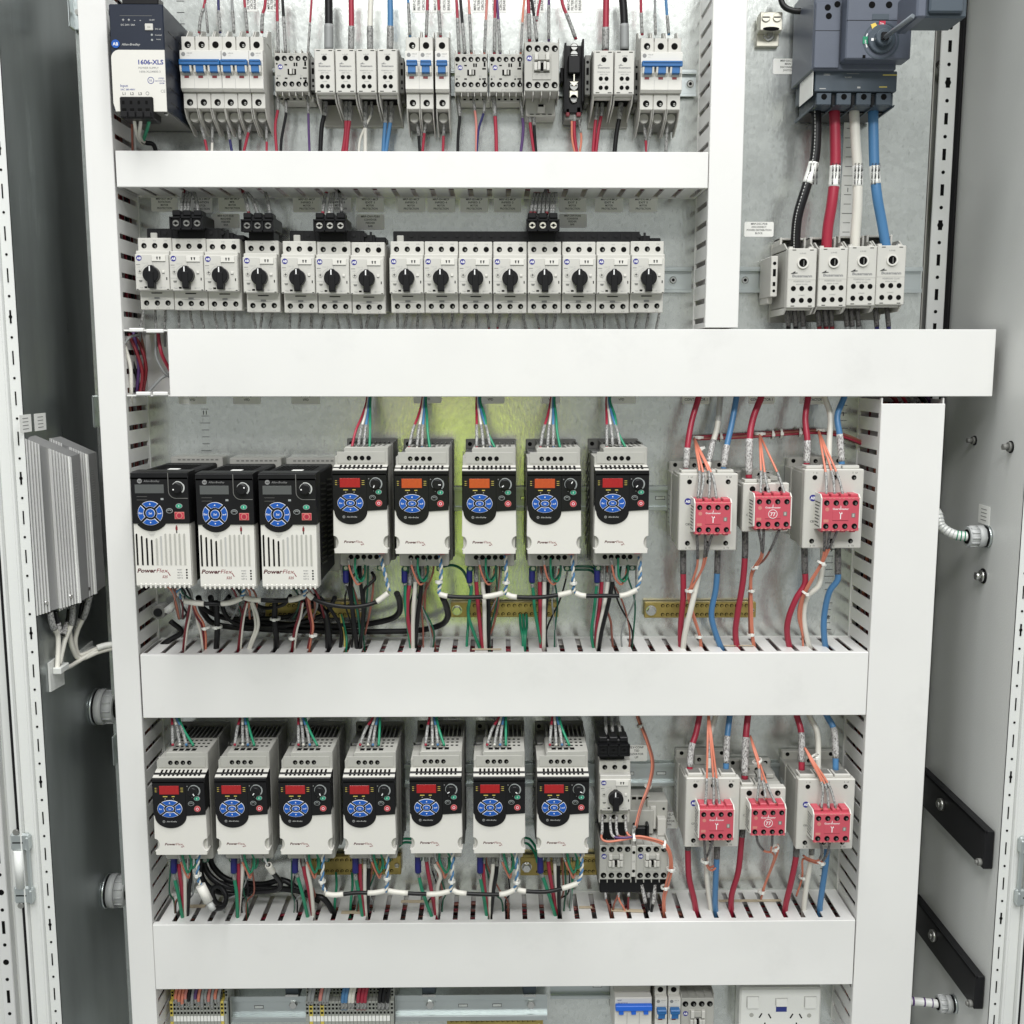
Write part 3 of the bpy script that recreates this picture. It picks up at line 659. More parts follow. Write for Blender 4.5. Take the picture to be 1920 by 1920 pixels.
    return t
def spin(t, key, part, a):
    for c in t.children:
        if c.name.startswith(key):
            for k in c.children:
                if k.name.startswith(part): k.rotation_euler = (0, a, 0)
small_o = small_drive('display_red'); n_o = 0
G3 = 'small white drives with lit displays in the middle row'
for i, (px0, px1, pyb) in enumerate(((622, 735, 1038), (739.5, 841.6, 1039), (867, 967, 1039), (988.5, 1090, 1039), (1115, 1217, 1038))):
    xa, z = W(px0, 955, 136); xb, _ = W(px1, 955, 136)
    x = W((px0 + px1) / 2, 955, 136)[0] if i else W(675, 955, 136)[0]
    z = W((px0 + px1) / 2, pyb, 136)[1]
    o = place(small_o, i == 0, x, z, ('leftmost white drive of the middle row, next to the black drives', 'second white drive from the left in the middle row',
        'third white drive of the middle row, its display glowing orange', 'fourth white drive of the middle row', 'rightmost white drive of the middle row')[i], G3)
    spin(o, 'keypad', 'speed_knob', (0.4, -1.5, .9, 3.7, .7)[i])
    if i in (1, 2, 3):
        for c in o.children:
            if c.name.startswith('keypad'):
                for k in c.children:
                    if k.name.startswith('display'): k.data = k.data.copy(); k.data.materials[0] = MATS['display_orange']
small_r = small_drive('display_red'); G4 = 'small white drives side by side in the lower row'
ORD = ('leftmost', 'second', 'third', 'fourth', 'fifth', 'sixth', 'rightmost')
for i, (px0, px1) in enumerate(((284, 388), (401, 504), (522, 622), (643, 741), (768, 866), (887.5, 984.5), (1007, 1104.5))):
    x = W((px0 + px1) / 2, 1520, 136)[0]; z = W((px0 + px1) / 2, (1604, 1603, 1603, 1603, 1601, 1601, 1601)[i], 136)[1]
    o = place(small_r, i == 0, x, z, ORD[i] + (' white drive of the lower row' if i in (0, 6) else ' white drive from the left in the lower row'), G4)
    spin(o, 'keypad', 'speed_knob', (-.5, .6, -.4, .5, 1.0, -.9, -1.2)[i])
# ---------------------------------------------------------------- large black and white drive
def big_drive():
    t = thing('motor_drive', '', 'motor drive')
    m = MB(); m.box(-30, 42, 0, 24, -6, 154, 'dev_grey', 1)
    for i in range(9): m.box(-20 + i * 6.5, -16 + i * 6.5, 24, 24.3, 149, 151, 'dev_dark')
    m.build('mounting_plate', t)
    m = MB(); m.box(-34.5, 34.5, 24, 150, 2, 146, 'black_matt', 2)
    for r_ in range(2):
        for i in range(16): m.prof([(40 + r_ * 52, 20 + i * 7), (84 + r_ * 50, 24 + i * 7), (84 + r_ * 50, 26.5 + i * 7), (40 + r_ * 52, 22.5 + i * 7)], 34.4, 35.4, 'black')
    for i in range(11): m.box(-26 + i * 4.6, -23.5 + i * 4.6, 60, 140, 145.9, 146.5, 'hole')
    m.build('housing', t)
    m = MB(); m.box(-2, 12, 118, 145, 146.2, 147.2, 'label_white'); m.box(-2, 12, 138, 144, 147.2, 147.4, 'print_red'); m.build('warning_label', t)
    m = MB()
    m.prof([(146, 0), (166, 0), (170.5, 3), (170.5, 84), (146, 84)], -35, 35, 'dev_white')
    m.box(35, 35.4, 148, 166, 2, 82, 'dev_light')
    for j, (x, zt) in enumerate(zip((-32, -25.6, -19.4, -13.2, -7, -1.4, 4.4, 10.2, 16.2, 22, 28), (69.9, 67, 64.4, 62, 64, 67, 70, 70, 70, 70, 70))):
        k = 'hole' if j < 4 else ('print_light' if j == 5 else 'dev_grey')
        m.prism([(x - 1.2, 29.5), (x, 28.3), (x + 1.2, 29.5), (x + 1.2, zt - 1.2), (x, zt), (x - 1.2, zt - 1.2)], 170.4, 170.6, k)
        m.box(x + 1.2, x + 1.6, 170.4, 171.1, 29, zt - 1, 'dev_white'); m.box(x - 1.6, x - 1.2, 170.4, 171.1, 29, zt - 1, 'dev_white')
    for i in range(3): m.box(-17 + i * 1.2, -8 - i * 1.2, 170.4, 170.9, 70.5 - i * 1.8, 70.9 - i * 1.8, 'print_light')
    for i in range(11): m.box(-30.5 + i * 6.1, -28 + i * 6.1, 168, 171.2, -1, 5.5, 'dev_white', .6)
    flex_text(m, -33.5, 19.5, 170.5, 41, '525', 1.5, 12.3, 4.6)
    for i, s_ in enumerate(('PORT', 'MOD', 'NET A', 'NET B')):
        m.text(s_, 20.5, 22 - i * 3.5, 170.5, 2.5, 'print_grey', align='C', bold=.02); m.disc(29.3, 22.9 - i * 3.5, 170.5, 1.15, 'hole', .2, 10)
    m.disc(18.8, 79.4, 170.5, .9, 'print_red', .2, 8); m.box(17.5, 20.1, 170.5, 170.7, 74, 78.4, 'print_red'); m.box(18.1, 19.5, 170.5, 170.7, 70.2, 74, 'print_black')
    m.build('front_cover', t)
    km = MB()
    K = [(-36, 147), (-36, 82.6), (-27.5, 82.6)] + ell(-12.4, 95.5, 22.5, 22.8, 218, 322, 16) + [(5.5, 82.6), (36, 82.6), (36, 147)]
    km.prism(K, 140, 172, 'black', c=.7)
    km.prof([(140, 148), (164, 147.8), (170, 146), (172, 141), (172, 139), (140, 139)], -36.1, 36.1, 'black')
    km.prism([(11.5, 147)] + [(11.5, 126)] + ell(20.5, 124, 9, 9, 180, 270, 8) + [(35, 115), (35, 114.3)] + ell(20.5, 124, 9.7, 9.7, 270, 180, 8) + [(10.8, 147)], 172, 172.3, 'dev_dark')
    km.disc(-24.6, 136.6, 172, 3, 'print_grey', .15, 16); km.text('AB', -24.6, 135.5, 172.1, 3.2, 'black'); km.text('Allen-Bradley', -19.5, 135.4, 172, 3.6, 'print_grey', align='L', italic=True, bold=0)
    km.ring(22.9, 128.3, 172, 6.9, 8.7, 'w_silver', -50, 30, .25, 10); km.ring(22.9, 128.3, 172, 6.9, 8.2, 'w_silver', 30, 110, .25, 10); km.ring(22.9, 128.3, 172, 6.9, 7.5, 'w_silver', 110, 225, .25, 12)
    km.box(1, 4.5, 172, 172.2, 112.6, 115, 'key_grey'); km.box(-29, -16, 172, 172.15, 116.8, 117.1, 'dev_dark'); km.box(-29, -16, 172, 172.15, 112.6, 112.9, 'dev_dark')
    kp = km.build('keypad', t)
    m = MB(); m.box(-30.8, 5.5, 172, 172.4, 121.2, 132.2, 'display_grey', .1); m.build('display', kp)
    nav_pad(kp, -12.6, 95.9, 15.6, 15.4, 5.8, 5.8, 172, 3.6)
    m = MB(); m.disc(23.6, 105, 172, 4.3, 'key_grey', .6, 18, rz=3.2); m.disc(23.6, 105, 172, 3.5, 'key_green', .9, 18, rz=2.5); m.box(23.3, 23.9, 172.9, 173.1, 103.7, 106.3, 'print_white'); m.build('start_button', kp)
    m = MB(); m.disc(11.4, 98.9, 172, 4.2, 'key_grey', .6, 18, rz=3.2); m.disc(11.4, 98.9, 172, 3.4, 'black', .9, 18, rz=2.4); m.ring(11.4, 97.8, 172.9, 2, 2.7, 'key_grey', 20, 160, .15, 8); m.build('direction_button', kp)
    m = MB(); m.box(17.6, 29.8, 172, 172.6, 88.3, 97.4, 'w_pink', .2); m.box(18.2, 29.2, 172, 172.8, 88.9, 96.8, 'key_red', .2); m.disc(23.7, 92.9, 172.8, 4.0, 'w_pink', .15, 20); m.disc(23.7, 92.9, 172.8, 2.9, 'w_red', .4, 20); m.build('stop_button', kp)
    m = MB(); m.disc(0, 0, 0, 6.3, 'black', 7, 24, c=.8); m.disc(0, -4, 7, .95, 'print_white', .25, 10); m.build('speed_knob', kp, (22.9, 172, 128.3))
    return t
bd = big_drive()
for i, (pa, pb, pyb) in enumerate(((242, 352, 1102), (364, 473, 1104), (482, 590, 1104))):
    x = W((pa + pb) / 2 + 3, 940, 172)[0]; z = W((pa + pb) / 2, pyb, 172)[1]
    o = place(bd, i == 0, x, z, ('leftmost black and white drive with grey display', 'middle one of the three black and white drives', 'black and white drive beside the first small white drive')[i], 'large black and white drives with vented covers')
    spin(o, 'keypad', 'speed_knob', (1.1, 4.2, 1.5)[i])
# ---------------------------------------------------------------- rotary motor protection breaker
def mpcb():
    t = thing('motor_breaker', '', 'circuit breaker')
    m = MB(); m.box(-22, 22, 6, 74, -42, 45, 'dev_light', .6)
    m.box(-21.8, 21.8, 60, 75, 20, 45.4, 'dev_light', .6); m.box(-21.8, 21.8, 60, 75, -46.5, -20, 'dev_light', .6)
    for i in range(3):
        m.hole(-14 + i * 14, 35.5, 75, 3.5, scr=random.random() < .75); m.hole(-14 + i * 14, -38, 75, 3.5, scr=1)
        m.text('1 L1' if i == 0 else ('3 L2' if i == 1 else '5 L3'), -14 + i * 14, 41.2, 75, 2.2, 'print_grey'); m.text(('2 T1', '4 T2', '6 T3')[i], -14 + i * 14, -45.3, 75, 2.2, 'print_grey')
    m.box(-12, 12, 75, 75.2, -33.2, -32.8, 'print_grey'); m.box(-3.4, 3.4, 75, 75.25, -32.6, -30.4, 'print_grey'); m.box(-7, 7, 75, 75.6, -25.8, -24.6, 'hole')
    m.build('housing', t)
    m = MB()
    m.box(-21.6, 21.6, 74, 86, -22.6, 28, 'dev_light', .8); m.box(-22.2, 21.4, 86, 89.5, -22.6, 23.2, 'dev_light', .8)
    D = 89.5
    logo(m, -16.6, 18.3, D, 3.6)
    m.box(0, 17.8, D, D + 1.2, 14.2, 21.6, 'dev_white', .3); m.box(.4, 17.4, D, D + .3, 13.6, 14.3, 'print_grey')
    for x in (7.2, 10.8): m.prism([(x - 1.1, 20), (x + 1.1, 20), (x + .5, 16.4), (x - .5, 16.4)], D + 1.2, D + 1.35, 'print_black')
    m.text('Class 10', -9.5, 11.2, D, 2.4, 'print_light'); m.box(-20.5, -15.5, D, D + .15, 9.8, 10.3, 'print_black'); m.text('140M', -17.5, 6.2, D, 2, 'print_light')
    m.disc(-16, 1.5, D, 3.1, 'dev_grey', .3, 14); m.disc(-16, 1.5, D + .3, 2.5, 'dev_light', .3, 14); m.box(-17.6, -14.4, D + .6, D + .8, 1.1, 1.9, 'print_black'); m.box(-16.4, -15.6, D + .6, D + .8, -.1, 3.1, 'print_black')
    m.ring(-2, -2.5, D, 12.8, 13.3, 'print_light', 105, 185, .12, 10); m.ring(-2, -2.5, D, 10.8, 11.2, 'print_light', 110, 190, .12, 10)
    m.box(-21, -11, D, D + .15, -6.7, -6.3, 'print_light'); m.prism([(-18, -9.6), (-13, -9.6), (-14, -12), (-17, -12)], D, D + .3, 'dev_dark')
    m.text('Test', -15, -20.2, D, 2.4, 'print_grey'); m.box(-11, -7.4, D, D + .2, -19.9, -17.6, 'hole'); m.box(-21, -19, D, D + .2, -22, -21, 'hole'); m.box(18, 20.4, D, D + .2, -22, -21, 'hole')
    m.text('CM-C2T', 12.5, -20, D, 2.4, 'print_light'); m.box(17.6, 18.9, D, D + .2, -9.4, -6, 'hole'); m.box(12.5, 16, D, D + 1.2, -.6, 2.6, 'dev_white', .3); m.box(12.8, 15.8, D, D + .3, -1.3, -.5, 'print_grey')
    m.box(1, 1.3, D, D + .12, 10, 14, 'print_grey'); m.box(12, 17, D, D + .1, 9.4, 9.6, 'print_light')
    m.build('front_cover', t)
    m = MB(); n = 26
    P = [(-2.2, 11.6)] + ell(0, 0, 10.4, 10.4, 112, 247, 14) + [(-4.3, -10.2), (-4.1, -17.5), (4.5, -17.5), (4.3, -10.2)] + ell(0, 0, 10.4, 10.4, 293, 428, 14) + [(2.2, 11.6)]
    m.prism(P, 0, 9, 'black', c=.9); m.box(3.2, 3.7, 9, 9.15, -16, 6, 'black_matt'); m.box(-4, 4, 9, 10.4, -16.5, 4, 'black', .7); m.box(-1.6, -.1, 9, 9.3, 4.0, 10.6, 'print_white')
    m.build('rotary_knob', t, (0, D, -2.8))
    return t
mp = mpcb(); ZR2 = None
spots = [(286, 1), (350.5, 1), (415, 1), (488, 1), (559, 1), (624, 1), (688.5, 1), (762.5, 0), (827, 0), (891.5, 0), (956.5, 0), (1021.5, 0), (1086.5, 0), (1151, 0), (1215.5, 0)]
NM = ('first rotary breaker, nearest the left vertical duct', 'second rotary breaker, under the leftmost feeder terminal', 'third rotary breaker, right end of the first group', 'lone fourth rotary breaker under the second feeder terminal',
      'fifth rotary breaker, left in the second group of three', 'sixth rotary breaker, under the third feeder terminal', 'seventh rotary breaker, right end of the second group of three', 'eighth rotary breaker, left end of the row of eight',
      'ninth rotary breaker, below the INFEED 4 label', 'tenth rotary breaker, below the INFEED 3 label', 'eleventh rotary breaker, below the INFEED 2 label', 'twelfth rotary breaker, under the rightmost feeder terminal',
      'thirteenth rotary breaker, below the EXIT 3 label', 'fourteenth rotary breaker, below the EXIT 4 label', 'fifteenth rotary breaker, right end of the row by the rail')
for i, (px, g) in enumerate(spots):
    py = (511, 512, 513, 516, 517, 518, 519, 517.5, 517.5, 518, 518, 518, 518, 518, 517)[i]
    x, z = W(px, py, 89); o = place(mp, i == 0, x, z, NM[i], 'grey rotary motor breakers of the second row')
    if i == 0: ZR2 = z
xm, zm = W(1154, 1491, 89)
o = copy_tree(mp); o.location = (xm * .001, 0, zm * .001); o['label'] = 'single rotary breaker of the lower row above the contactor pair'; o['group'] = 'grey rotary motor breakers of the second row'
# screws row at its lower front edge
m = MB()
for i in range(4): m.hole(-16 + i * 11, -27, 76, 2.6)
# black comb busbars over the breakers
def busbar(px0, px1, py, steps, label):
    x0, z0 = W(px0, py, 60); x1, _ = W(px1, py, 60); m = MB(x0, z0)
    m.box(x0, x1 - 14 * steps, 30, 66, z0 - 8, z0 + 6.5, 'black', .8)
    for i in range(steps): m.box(x1 - 14 * (i + 1), x1 - 14 * i, 30, 64, z0 - 8, z0 + 2 - 3.5 * (steps - 1 - i) if False else z0 + (1.5 if i else -1.5), 'black', .8)
    x = x0 + 9
    while x < x1 - 20: m.disc(x, z0 + 1, 66, 2.6, 'black_matt', 1.2, 10); m.box(x + 6, x + 9, 66, 67.2, z0 - 7, z0 + 5, 'black_matt'); x += 15
    m.box(x0 + 5, x0 + 14, 66, 68, z0 - 8, z0 + 1, 'dev_grey', 1)
    return tag(m.build('busbar', None, (x0, 0, z0)), label, 'busbar', 'black comb busbars above the rotary breakers')
busbar(278, 459, 439, 2, 'black comb busbar above the first three rotary breakers'); busbar(545, 724, 443, 2, 'black comb busbar above the second group of three rotary breakers')
busbar(738, 1238, 444, 2, 'longest black comb busbar above the eight rotary breakers')
def feeder(px0, px1, py0, py1, label, metal, d=92, tilt=0):
    x0, z1 = W(px0, py0, d); x1, z0 = W(px1, py1, d); cx, cz = (x0 + x1) / 2, (z0 + z1) / 2; w = (x1 - x0) / 3
    t = thing('feeder_terminal', label, 'terminal block', cx, cz, 'black three pole feeder terminals above the breakers'); m = MB(cx, cz)
    m.box(x0 + 1, x1 - 1, 25, d - 8, z0 + 3, z1 + 5, 'black', 1.5); m.box(x0 + 4, x1 - 4, 35, 70, z0 - 16, z0 + 5, 'black', 1)
    m.box(x0, x1, d - 14, d - 3, z0, z1, 'black', .8)
    for i in range(4): m.box(x0 + w * i - .8, x0 + w * i + .8, d - 5, d, z0, z1, 'black')
    m.box(x0, x1, d - 5, d, z0, z0 + 1.6, 'black'); m.box(x0, x1, d - 5, d, z1 - 1.6, z1, 'black')
    for i in range(3): m.box(x0 + w * i + 1.5, x0 + w * (i + 1) - 1.5, d - 30, d - 6, z1 + 2, z1 + 9, 'black', 1)
    m.build('housing', t)
    for i in range(3):
        m = MB(cx, cz); xx = x0 + w * (i + .5); zz = (z0 + z1) / 2
        m.disc(xx, zz, d - 3, w * .3, metal, 1, 14); m.disc(xx, zz, d - 2, w * .15, 'hole', .2, 8); m.box(xx - w * .25, xx + w * .25, d - 2, d - 1.7, zz - .5, zz + .5, 'hole'); m.build('clamp_screw', t)
feeder(318, 379, 406, 430, 'black feeder terminal above the first group of rotary breakers', 'dev_dark')
feeder(452, 512, 411, 434, 'black feeder terminal above the lone fourth rotary breaker', 'dev_dark')
feeder(588, 648, 411, 434, 'black feeder terminal above the second group of three rotary breakers', 'dev_grey')
feeder(988, 1048, 411, 433, 'black feeder terminal with brassy screws above the eight rotary breakers', 'lug_metal')
feeder(1122, 1180, 1397, 1418, 'black feeder terminal on top of the single breaker in the lower row', 'black_matt')
# ---------------------------------------------------------------- miniature circuit breakers with blue toggles
def mcb(n, x, z, label, dz=0, group='miniature circuit breakers with blue toggles'):
    t = thing('circuit_breaker', label, 'circuit breaker', x, z, group); p = 17.8; w = p * n
    m = MB()
    m.box(.3, w - .3, 8, 60, -42, 42, 'dev_light', .4)
    m.prof([(50, -23), (66, -23), (70, -20), (70, 26), (67, 27.5), (50, 27.5)], 0.1, w - .1, 'dev_white')
    for i in range(n):
        a = i * p
        m.box(a + .5, a + p - .5, 40, 62, 27.5, 45.5, 'dev_light', .5); m.hole(a + 8.6, 35.5, 62, 4.2, scr=random.random() < .4)
        m.box(a + .5, a + p - .5, 40, 62, -43, -23.5, 'dev_light', .5); m.hole(a + 8.6, -35.5, 62, 4.2, scr=1)
        for q in (a + .4, a + p - 1.6):
            m.prof([(10, 42), (62, 45.5), (40, 51), (28, 62), (10, 66)], q, q + 1.2, 'dev_light')
            m.prof([(8, -42), (62, -43), (52, -54), (20, -68), (8, -68)], q, q + 1.2, 'dev_light')
        m.prof([(8, -43), (44, -43), (34, -56), (8, -60)], a + 1.6, a + p - 1.6, 'dev_dark')
        m.disc(a + 8.6, -50, 36, 6, 'dev_grey', 8, 14)
        m.box(a + 5, a + 11, 70, 70.3, -7.5, -4.5, 'print_red', .05); m.box(a + p - .35, a + p + .1, 69, 70.2, -22, -8, 'print_light')
    m.disc(4.6, 21.8, 70, 2.6, 'print_grey', .15, 12); m.text('1492-SP', 9 if n > 1 else 8.5, 22.2, 70, 2.2, 'print_grey', align='L'); m.text('C10', 9, 19.4, 70, 2, 'print_light', align='L')
    m.box(0.1, w, 70, 70.15, 13.6, 14.2, 'print_light')
    m.build('housing', t)
    m = MB(); e = 1.2 if n > 1 else 0
    m.box(2 - e, w - 2 + e, 70, 79, 6.5, 13.5, 'toggle_blue', .8); m.box(2.5, w - 2.5, 79, 80, 10.8, 13.0, 'toggle_blue', .4)
    for i in range(n): m.box(i * p + 3.6, i * p + p - 4.0, 70, 77, -1.5, 7.5, 'toggle_blue', .6)
    m.build('toggle', t)
    m = MB()
    for i in range(n):
        for q in (i * p + 1.3, i * p + p - 3.9): m.prof([(70, -4), (76, -1), (78, 6), (70, 8)], q, q + 2.4, 'dev_white')
    m.build('toggle_guard', t)
zr1 = W(430, 132, 70)[1] - 2
for (n, px, lb) in ((3, 338, 'three pole breaker right beside the power supply'), (2, 415, 'two pole breaker, fourth and fifth pole from the power supply'), (1, 467.5, 'single pole breaker left of the first small contactor'),
                    (1, 760, 'single pole breaker right after the four distribution blocks'), (1, 786, 'single pole breaker second after the four distribution blocks'), (1, 816, 'single pole breaker standing alone left of the second small contactor'),
                    (3, 1201.5, 'three pole breaker at the right end of the top row')):
    x = W(px, 132, 70)[0]; mcb(n, x, zr1, lb)
# ---------------------------------------------------------------- grey distribution blocks
def dblock(w, h, D, big, x, z, label, group, side=False, nz=0):
    t = thing('distribution_block', label, 'distribution block', x, z, group); m = MB()
    k = 'dev_light'
    m.box(-w / 2 - 1, w / 2 - .2, 0, 8, -h * .5 - (26 if not big else 16), h * .5 + (8 if not big else 14), 'dev_grey', .8)
    m.box(-w / 2 + .5, w / 2 - .5, 8, D - 8, -h / 2 + 1, h / 2 - 1, 'dev_grey', 1)
    m.box(-w / 2, w / 2 - .6, D - 14, D, -h / 2, h / 2, k, 1)
    for q in (-1, 1):   # side cheeks flaring at top and bottom
        xx = q * (w / 2 - 1.2) - .3
        m.prof([(8, h / 2), (D - 10, h / 2), (D - 26, h / 2 + (7 if not big else 9)), (8, h / 2 + (7 if not big else 9))], xx - .9, xx + .9, 'dev_grey')
        m.prof([(8, -h / 2), (D - 6, -h / 2), (D - 18, -h / 2 - (9 if not big else 8)), (8, -h / 2 - (20 if not big else 9))], xx - .9, xx + .9, 'dev_light')
    m.box(-w / 2 + 2, w / 2 - 2.4, D - 22, D - 12, -h / 2 - 2.5, -h / 2, 'dev_light', .5)
    if big:
        for q in (-w / 2 + 1, w / 2 - 5): m.box(q, q + 3, 8, 44, h / 2, h / 2 + 19, 'dev_light', .6)
        m.box(-w / 2 + 1, w / 2 - 2, 10, 40, h / 2 + 16, h / 2 + 19, 'dev_light', .6); m.box(-w / 2 + 4, w / 2 - 5, 8, 14, h / 2, h / 2 + 16, 'dev_grey'); m.box(-8, 8, 14, 30, h / 2, h / 2 + 10, 'dev_dark', .6)
        for q in (-w / 2 + 3, w / 2 - 9): m.box(q, q + 5, D - 16, D - 8, h / 2, h / 2 + 3, 'dev_light', .5)
    m.box(-w / 2 + 4, w / 2 - 4, 14, D - 26, h / 2 - .5, h / 2 + .2, 'hole'); m.box(-w / 2 + 3, w / 2 - 3, 14, D - 24, -h / 2 - .3, -h / 2 + .5, 'hole')
    for q in (-1, 1):
        for e in (-1, 1): m.box(q * w * .3 - 2.4, q * w * .3 + 2.4, D, D + .15, e * (h / 2 - 2.2) - .5, e * (h / 2 - 2.2) + .5, 'hole')
    m.build('housing', t)
    m = MB()
    if not big:
        m.text('LINE', 0, h * .36, D, 2.2, 'print_grey', fit=7); m.disc(0, h * .29, D, 3.2, 'hole', .25, 18)
        m.prism([(-8, h * .16), (-4, h * .2), (-4.4, h * .17), (-2, h * .165), (-2, h * .155), (-8, h * .15)], D, D + .12, 'print_grey'); m.text('Bussmann', 0, h * .09, D, 3.4, 'print_grey', fit=15, bold=.04)
        m.text('PDBFS220 Cu/Al', 0, -.2, D, 2, 'print_grey', fit=16); m.text('600V 175A', 0, -3, D, 2, 'print_grey', fit=10)
        for r_ in range(2):
            for i in (-1, 1): m.disc(i * 3.7, -h * .14 - r_ * h * .205, D, 2.7, 'hole', .25, 16)
        m.text('LOAD', 0, -h * .25, D, 1.8, 'print_grey', fit=6)
    else:
        m.text('LINE', 0, h * .405, D, 2.4, 'print_grey', fit=8)
        m.ring(0, h * .255, D, 5.4, 7.4, 'dev_white', h=2.2, n=26); m.disc(0, h * .255, D, 5.4, 'hole', .3, 24); m.box(.8, 2.0, D + .3, D + .5, h * .255 - 4, h * .255 + 3.6, 'dev_dark')
        m.prism([(-15, h * .075), (-9, h * .12), (-9.4, h * .095), (-6, h * .09), (-6, h * .08), (-15, h * .068)], D, D + .12, 'print_black'); m.text('Bussmann', 0, h * .015, D, 5, 'print_grey', fit=26, bold=.04)
        m.text('PDBFS500 Cu/Al', 0, -h * .07, D, 2.8, 'print_grey', fit=22); m.text('600V 310A', 0, -h * .115, D, 2.4, 'print_grey', fit=15)
        for r_ in range(2):
            for i in (-1, 0, 1): m.disc(i * 11, -h * .175 - r_ * h * .20, D, 3.3, 'hole', .3, 18)
        m.text('LOAD', 0, -h * .30, D, 2.2, 'print_grey', fit=8)
        m.box(-w / 2 + .2, w / 2 - 1, D, D + .2, -h * .03, -h * .03 + .4, 'dev_grey')
    m.build('terminal_face', t)
for i, (pa, pb) in enumerate(((590.5, 627), (629, 667), (668.5, 706), (707.5, 746.5))):
    x, z = W((pa + pb) / 2, 133, 78); dblock(26, 54, 78, False, x, z, ('small distribution block with the black wires, first of four', 'small distribution block with the red wires, second of four', 'small distribution block with the white wires, third of four', 'small distribution block with the blue wires, fourth of four')[i], 'small grey distribution blocks of the top row')
for i, (pa, pb) in enumerate(((1113, 1151), (1152.5, 1190))):
    x, z = W((pa + pb) / 2, 136, 78); dblock(26, 54, 78, False, x, z, ('small distribution block with red wires near the black fuse holder', 'small distribution block with a black wire near the last breaker')[i], 'small grey distribution blocks of the top row')
for i, (px, py) in enumerate(((1504, 521.5), (1562, 520), (1616.5, 517.5), (1671, 516))):
    x, z = W(px, py, 92); dblock(38, 76, 92, True, x, z, 'large distribution block under the ' + ('black', 'red', 'white', 'blue')[i] + ' supply cable', 'large grey distribution blocks at the upper right')
# end clamps
def end_clamp(px, py0, py1, w, D, label, k='dev_dark'):
    x, z1 = W(px, py0, D); _, z0 = W(px, py1, D); h = z1 - z0; cz = (z0 + z1) / 2; m = MB(x, cz)
    m.box(x - w / 2, x + w / 2, 4, D, z0, z1, k, .8); m.disc(x, z0 + h * .82, D, w * .26, 'hole', .2, 10); m.box(x - w * .22, x + w * .22, D, D + .2, z0 + h * .5, z0 + h * .68, 'hole'); m.box(x - w * .2, x + w * .2, D, D + .2, z0 + h * .26, z0 + h * .36, 'hole'); m.disc(x, z0 + h * .14, D, w * .22, 'hole', .2, 10)
    m.box(x - w * .4, x + w * .4, 4, D * .7, z0 - 8, z0, k, .6)
    tag(m.build('end_clamp', None, (x, 0, cz)), label, 'end clamp', 'end clamps on the mounting rails')
end_clamp(1102, 103, 178, 7.5, 45, 'dark end clamp right of the black fuse holder'); end_clamp(1194, 112, 188, 6, 45, 'dark end clamp left of the last breaker of the top row')
end_clamp(586, 108, 170, 7, 45, 'dark end clamp left of the first distribution block'); end_clamp(753, 108, 175, 6, 45, 'dark end clamp right of the fourth distribution block')
end_clamp(1453, 480, 556, 9, 66, 'light end clamp left of the four large distribution blocks', 'dev_light')
# ---------------------------------------------------------------- small 5-terminal contactors
def mini_contactor(px0, px1, py0, py1, label, txt=('A09', 'D1')):
    D = 54; x0, z1 = W(px0, py0, D); x1, z0 = W(px1, py1, D); cx, cz = (x0 + x1) / 2, (z0 + z1) / 2; w, h = x1 - x0, z1 - z0
    t = thing('contactor', label, 'contactor', cx, cz, 'small grey contactors of the top row'); m = MB()
    m.box(-w / 2, w / 2, 6, D, -h / 2, h / 2, 'dev_grey', .8); m.box(-w / 2 + 1, w / 2 + 3, 4, 34, -h / 2 - 8, -h / 2 + 1, 'dev_grey', .8)
    for i in range(6): q = -w / 2 + i * w / 5.05; m.box(q, q + .9, 12, D - 1, h / 2, h / 2 + 5, 'dev_grey'); m.box(q, q + .9, 12, D - 1, -h / 2 - 5, -h / 2, 'dev_grey')
    for i in range(5): m.box(-w / 2 + 2.5 + i * w / 5.2, -w / 2 + 6 + i * w / 5.2, 34, 34.3, -h / 2 - 5.5, -h / 2 - 3.5, 'hole')
    m.build('housing', t); m = MB(); s_ = w / 44
    for i in range(5):
        x = (-18 + i * 9) * s_; m.hole(x, h * .36, D, 3.3 * s_, scr=i > 0); m.hole(x, -h * .30, D, 3.3 * s_, scr=1)
    logo(m, -14.5 * s_, h * .14, D, 3.2 * s_); m.box(-5 * s_, 6 * s_, D, D + .3, -3, 4.2, 'hole'); m.box(-2.4, 0.8, D + .3, D + 2.5, -2.6, 3.8, 'dev_light', .3); m.box(1.8, 4, D + .3, D + 2, -2.4, 3.4, 'dev_grey', .3)
    for (a, b, c_, e) in ((3, 5, 7.6, 12), (6, 8, 7.6, 12), (17, 19.5, 8, 13.5), (15, 20, 4.5, 6.3), (15, 20, -8, -6.4), (17, 19.5, -13.5, -8.8), (-9, -5.5, 8.6, 10.2), (-9, -5.5, -8.2, -6.6)): m.box(a * s_, b * s_, D, D + .25, c_, e, 'hole')
    for (a, b) in ((-19, 10.5), (-19, -7.5), (12, -7.5)): m.disc(a * s_, b, D, 1.2, 'hole', .2, 8)
    m.text(txt[0], -17 * s_, -5.4, D, 3, 'print_grey'); m.text(txt[1], 12.5 * s_, -5, D, 2.8, 'print_grey'); m.text('1 L1  3 L2  5 L3', 0, h * .455, D, 2, 'print_grey'); m.text('2 T1  4 T2  6 T3', 0, -h * .455, D, 2, 'print_grey')
    m.build('terminal_face', t)
mini_contactor(514, 579, 99, 172, 'small contactor left of the first distribution block')
mini_contactor(852, 914, 101, 173, 'small contactor right of the lone single breaker', ('K09', 'D1')); mini_contactor(917.5, 980, 101, 173, 'small contactor next to the plain square contactor', ('K12', 'D1'))
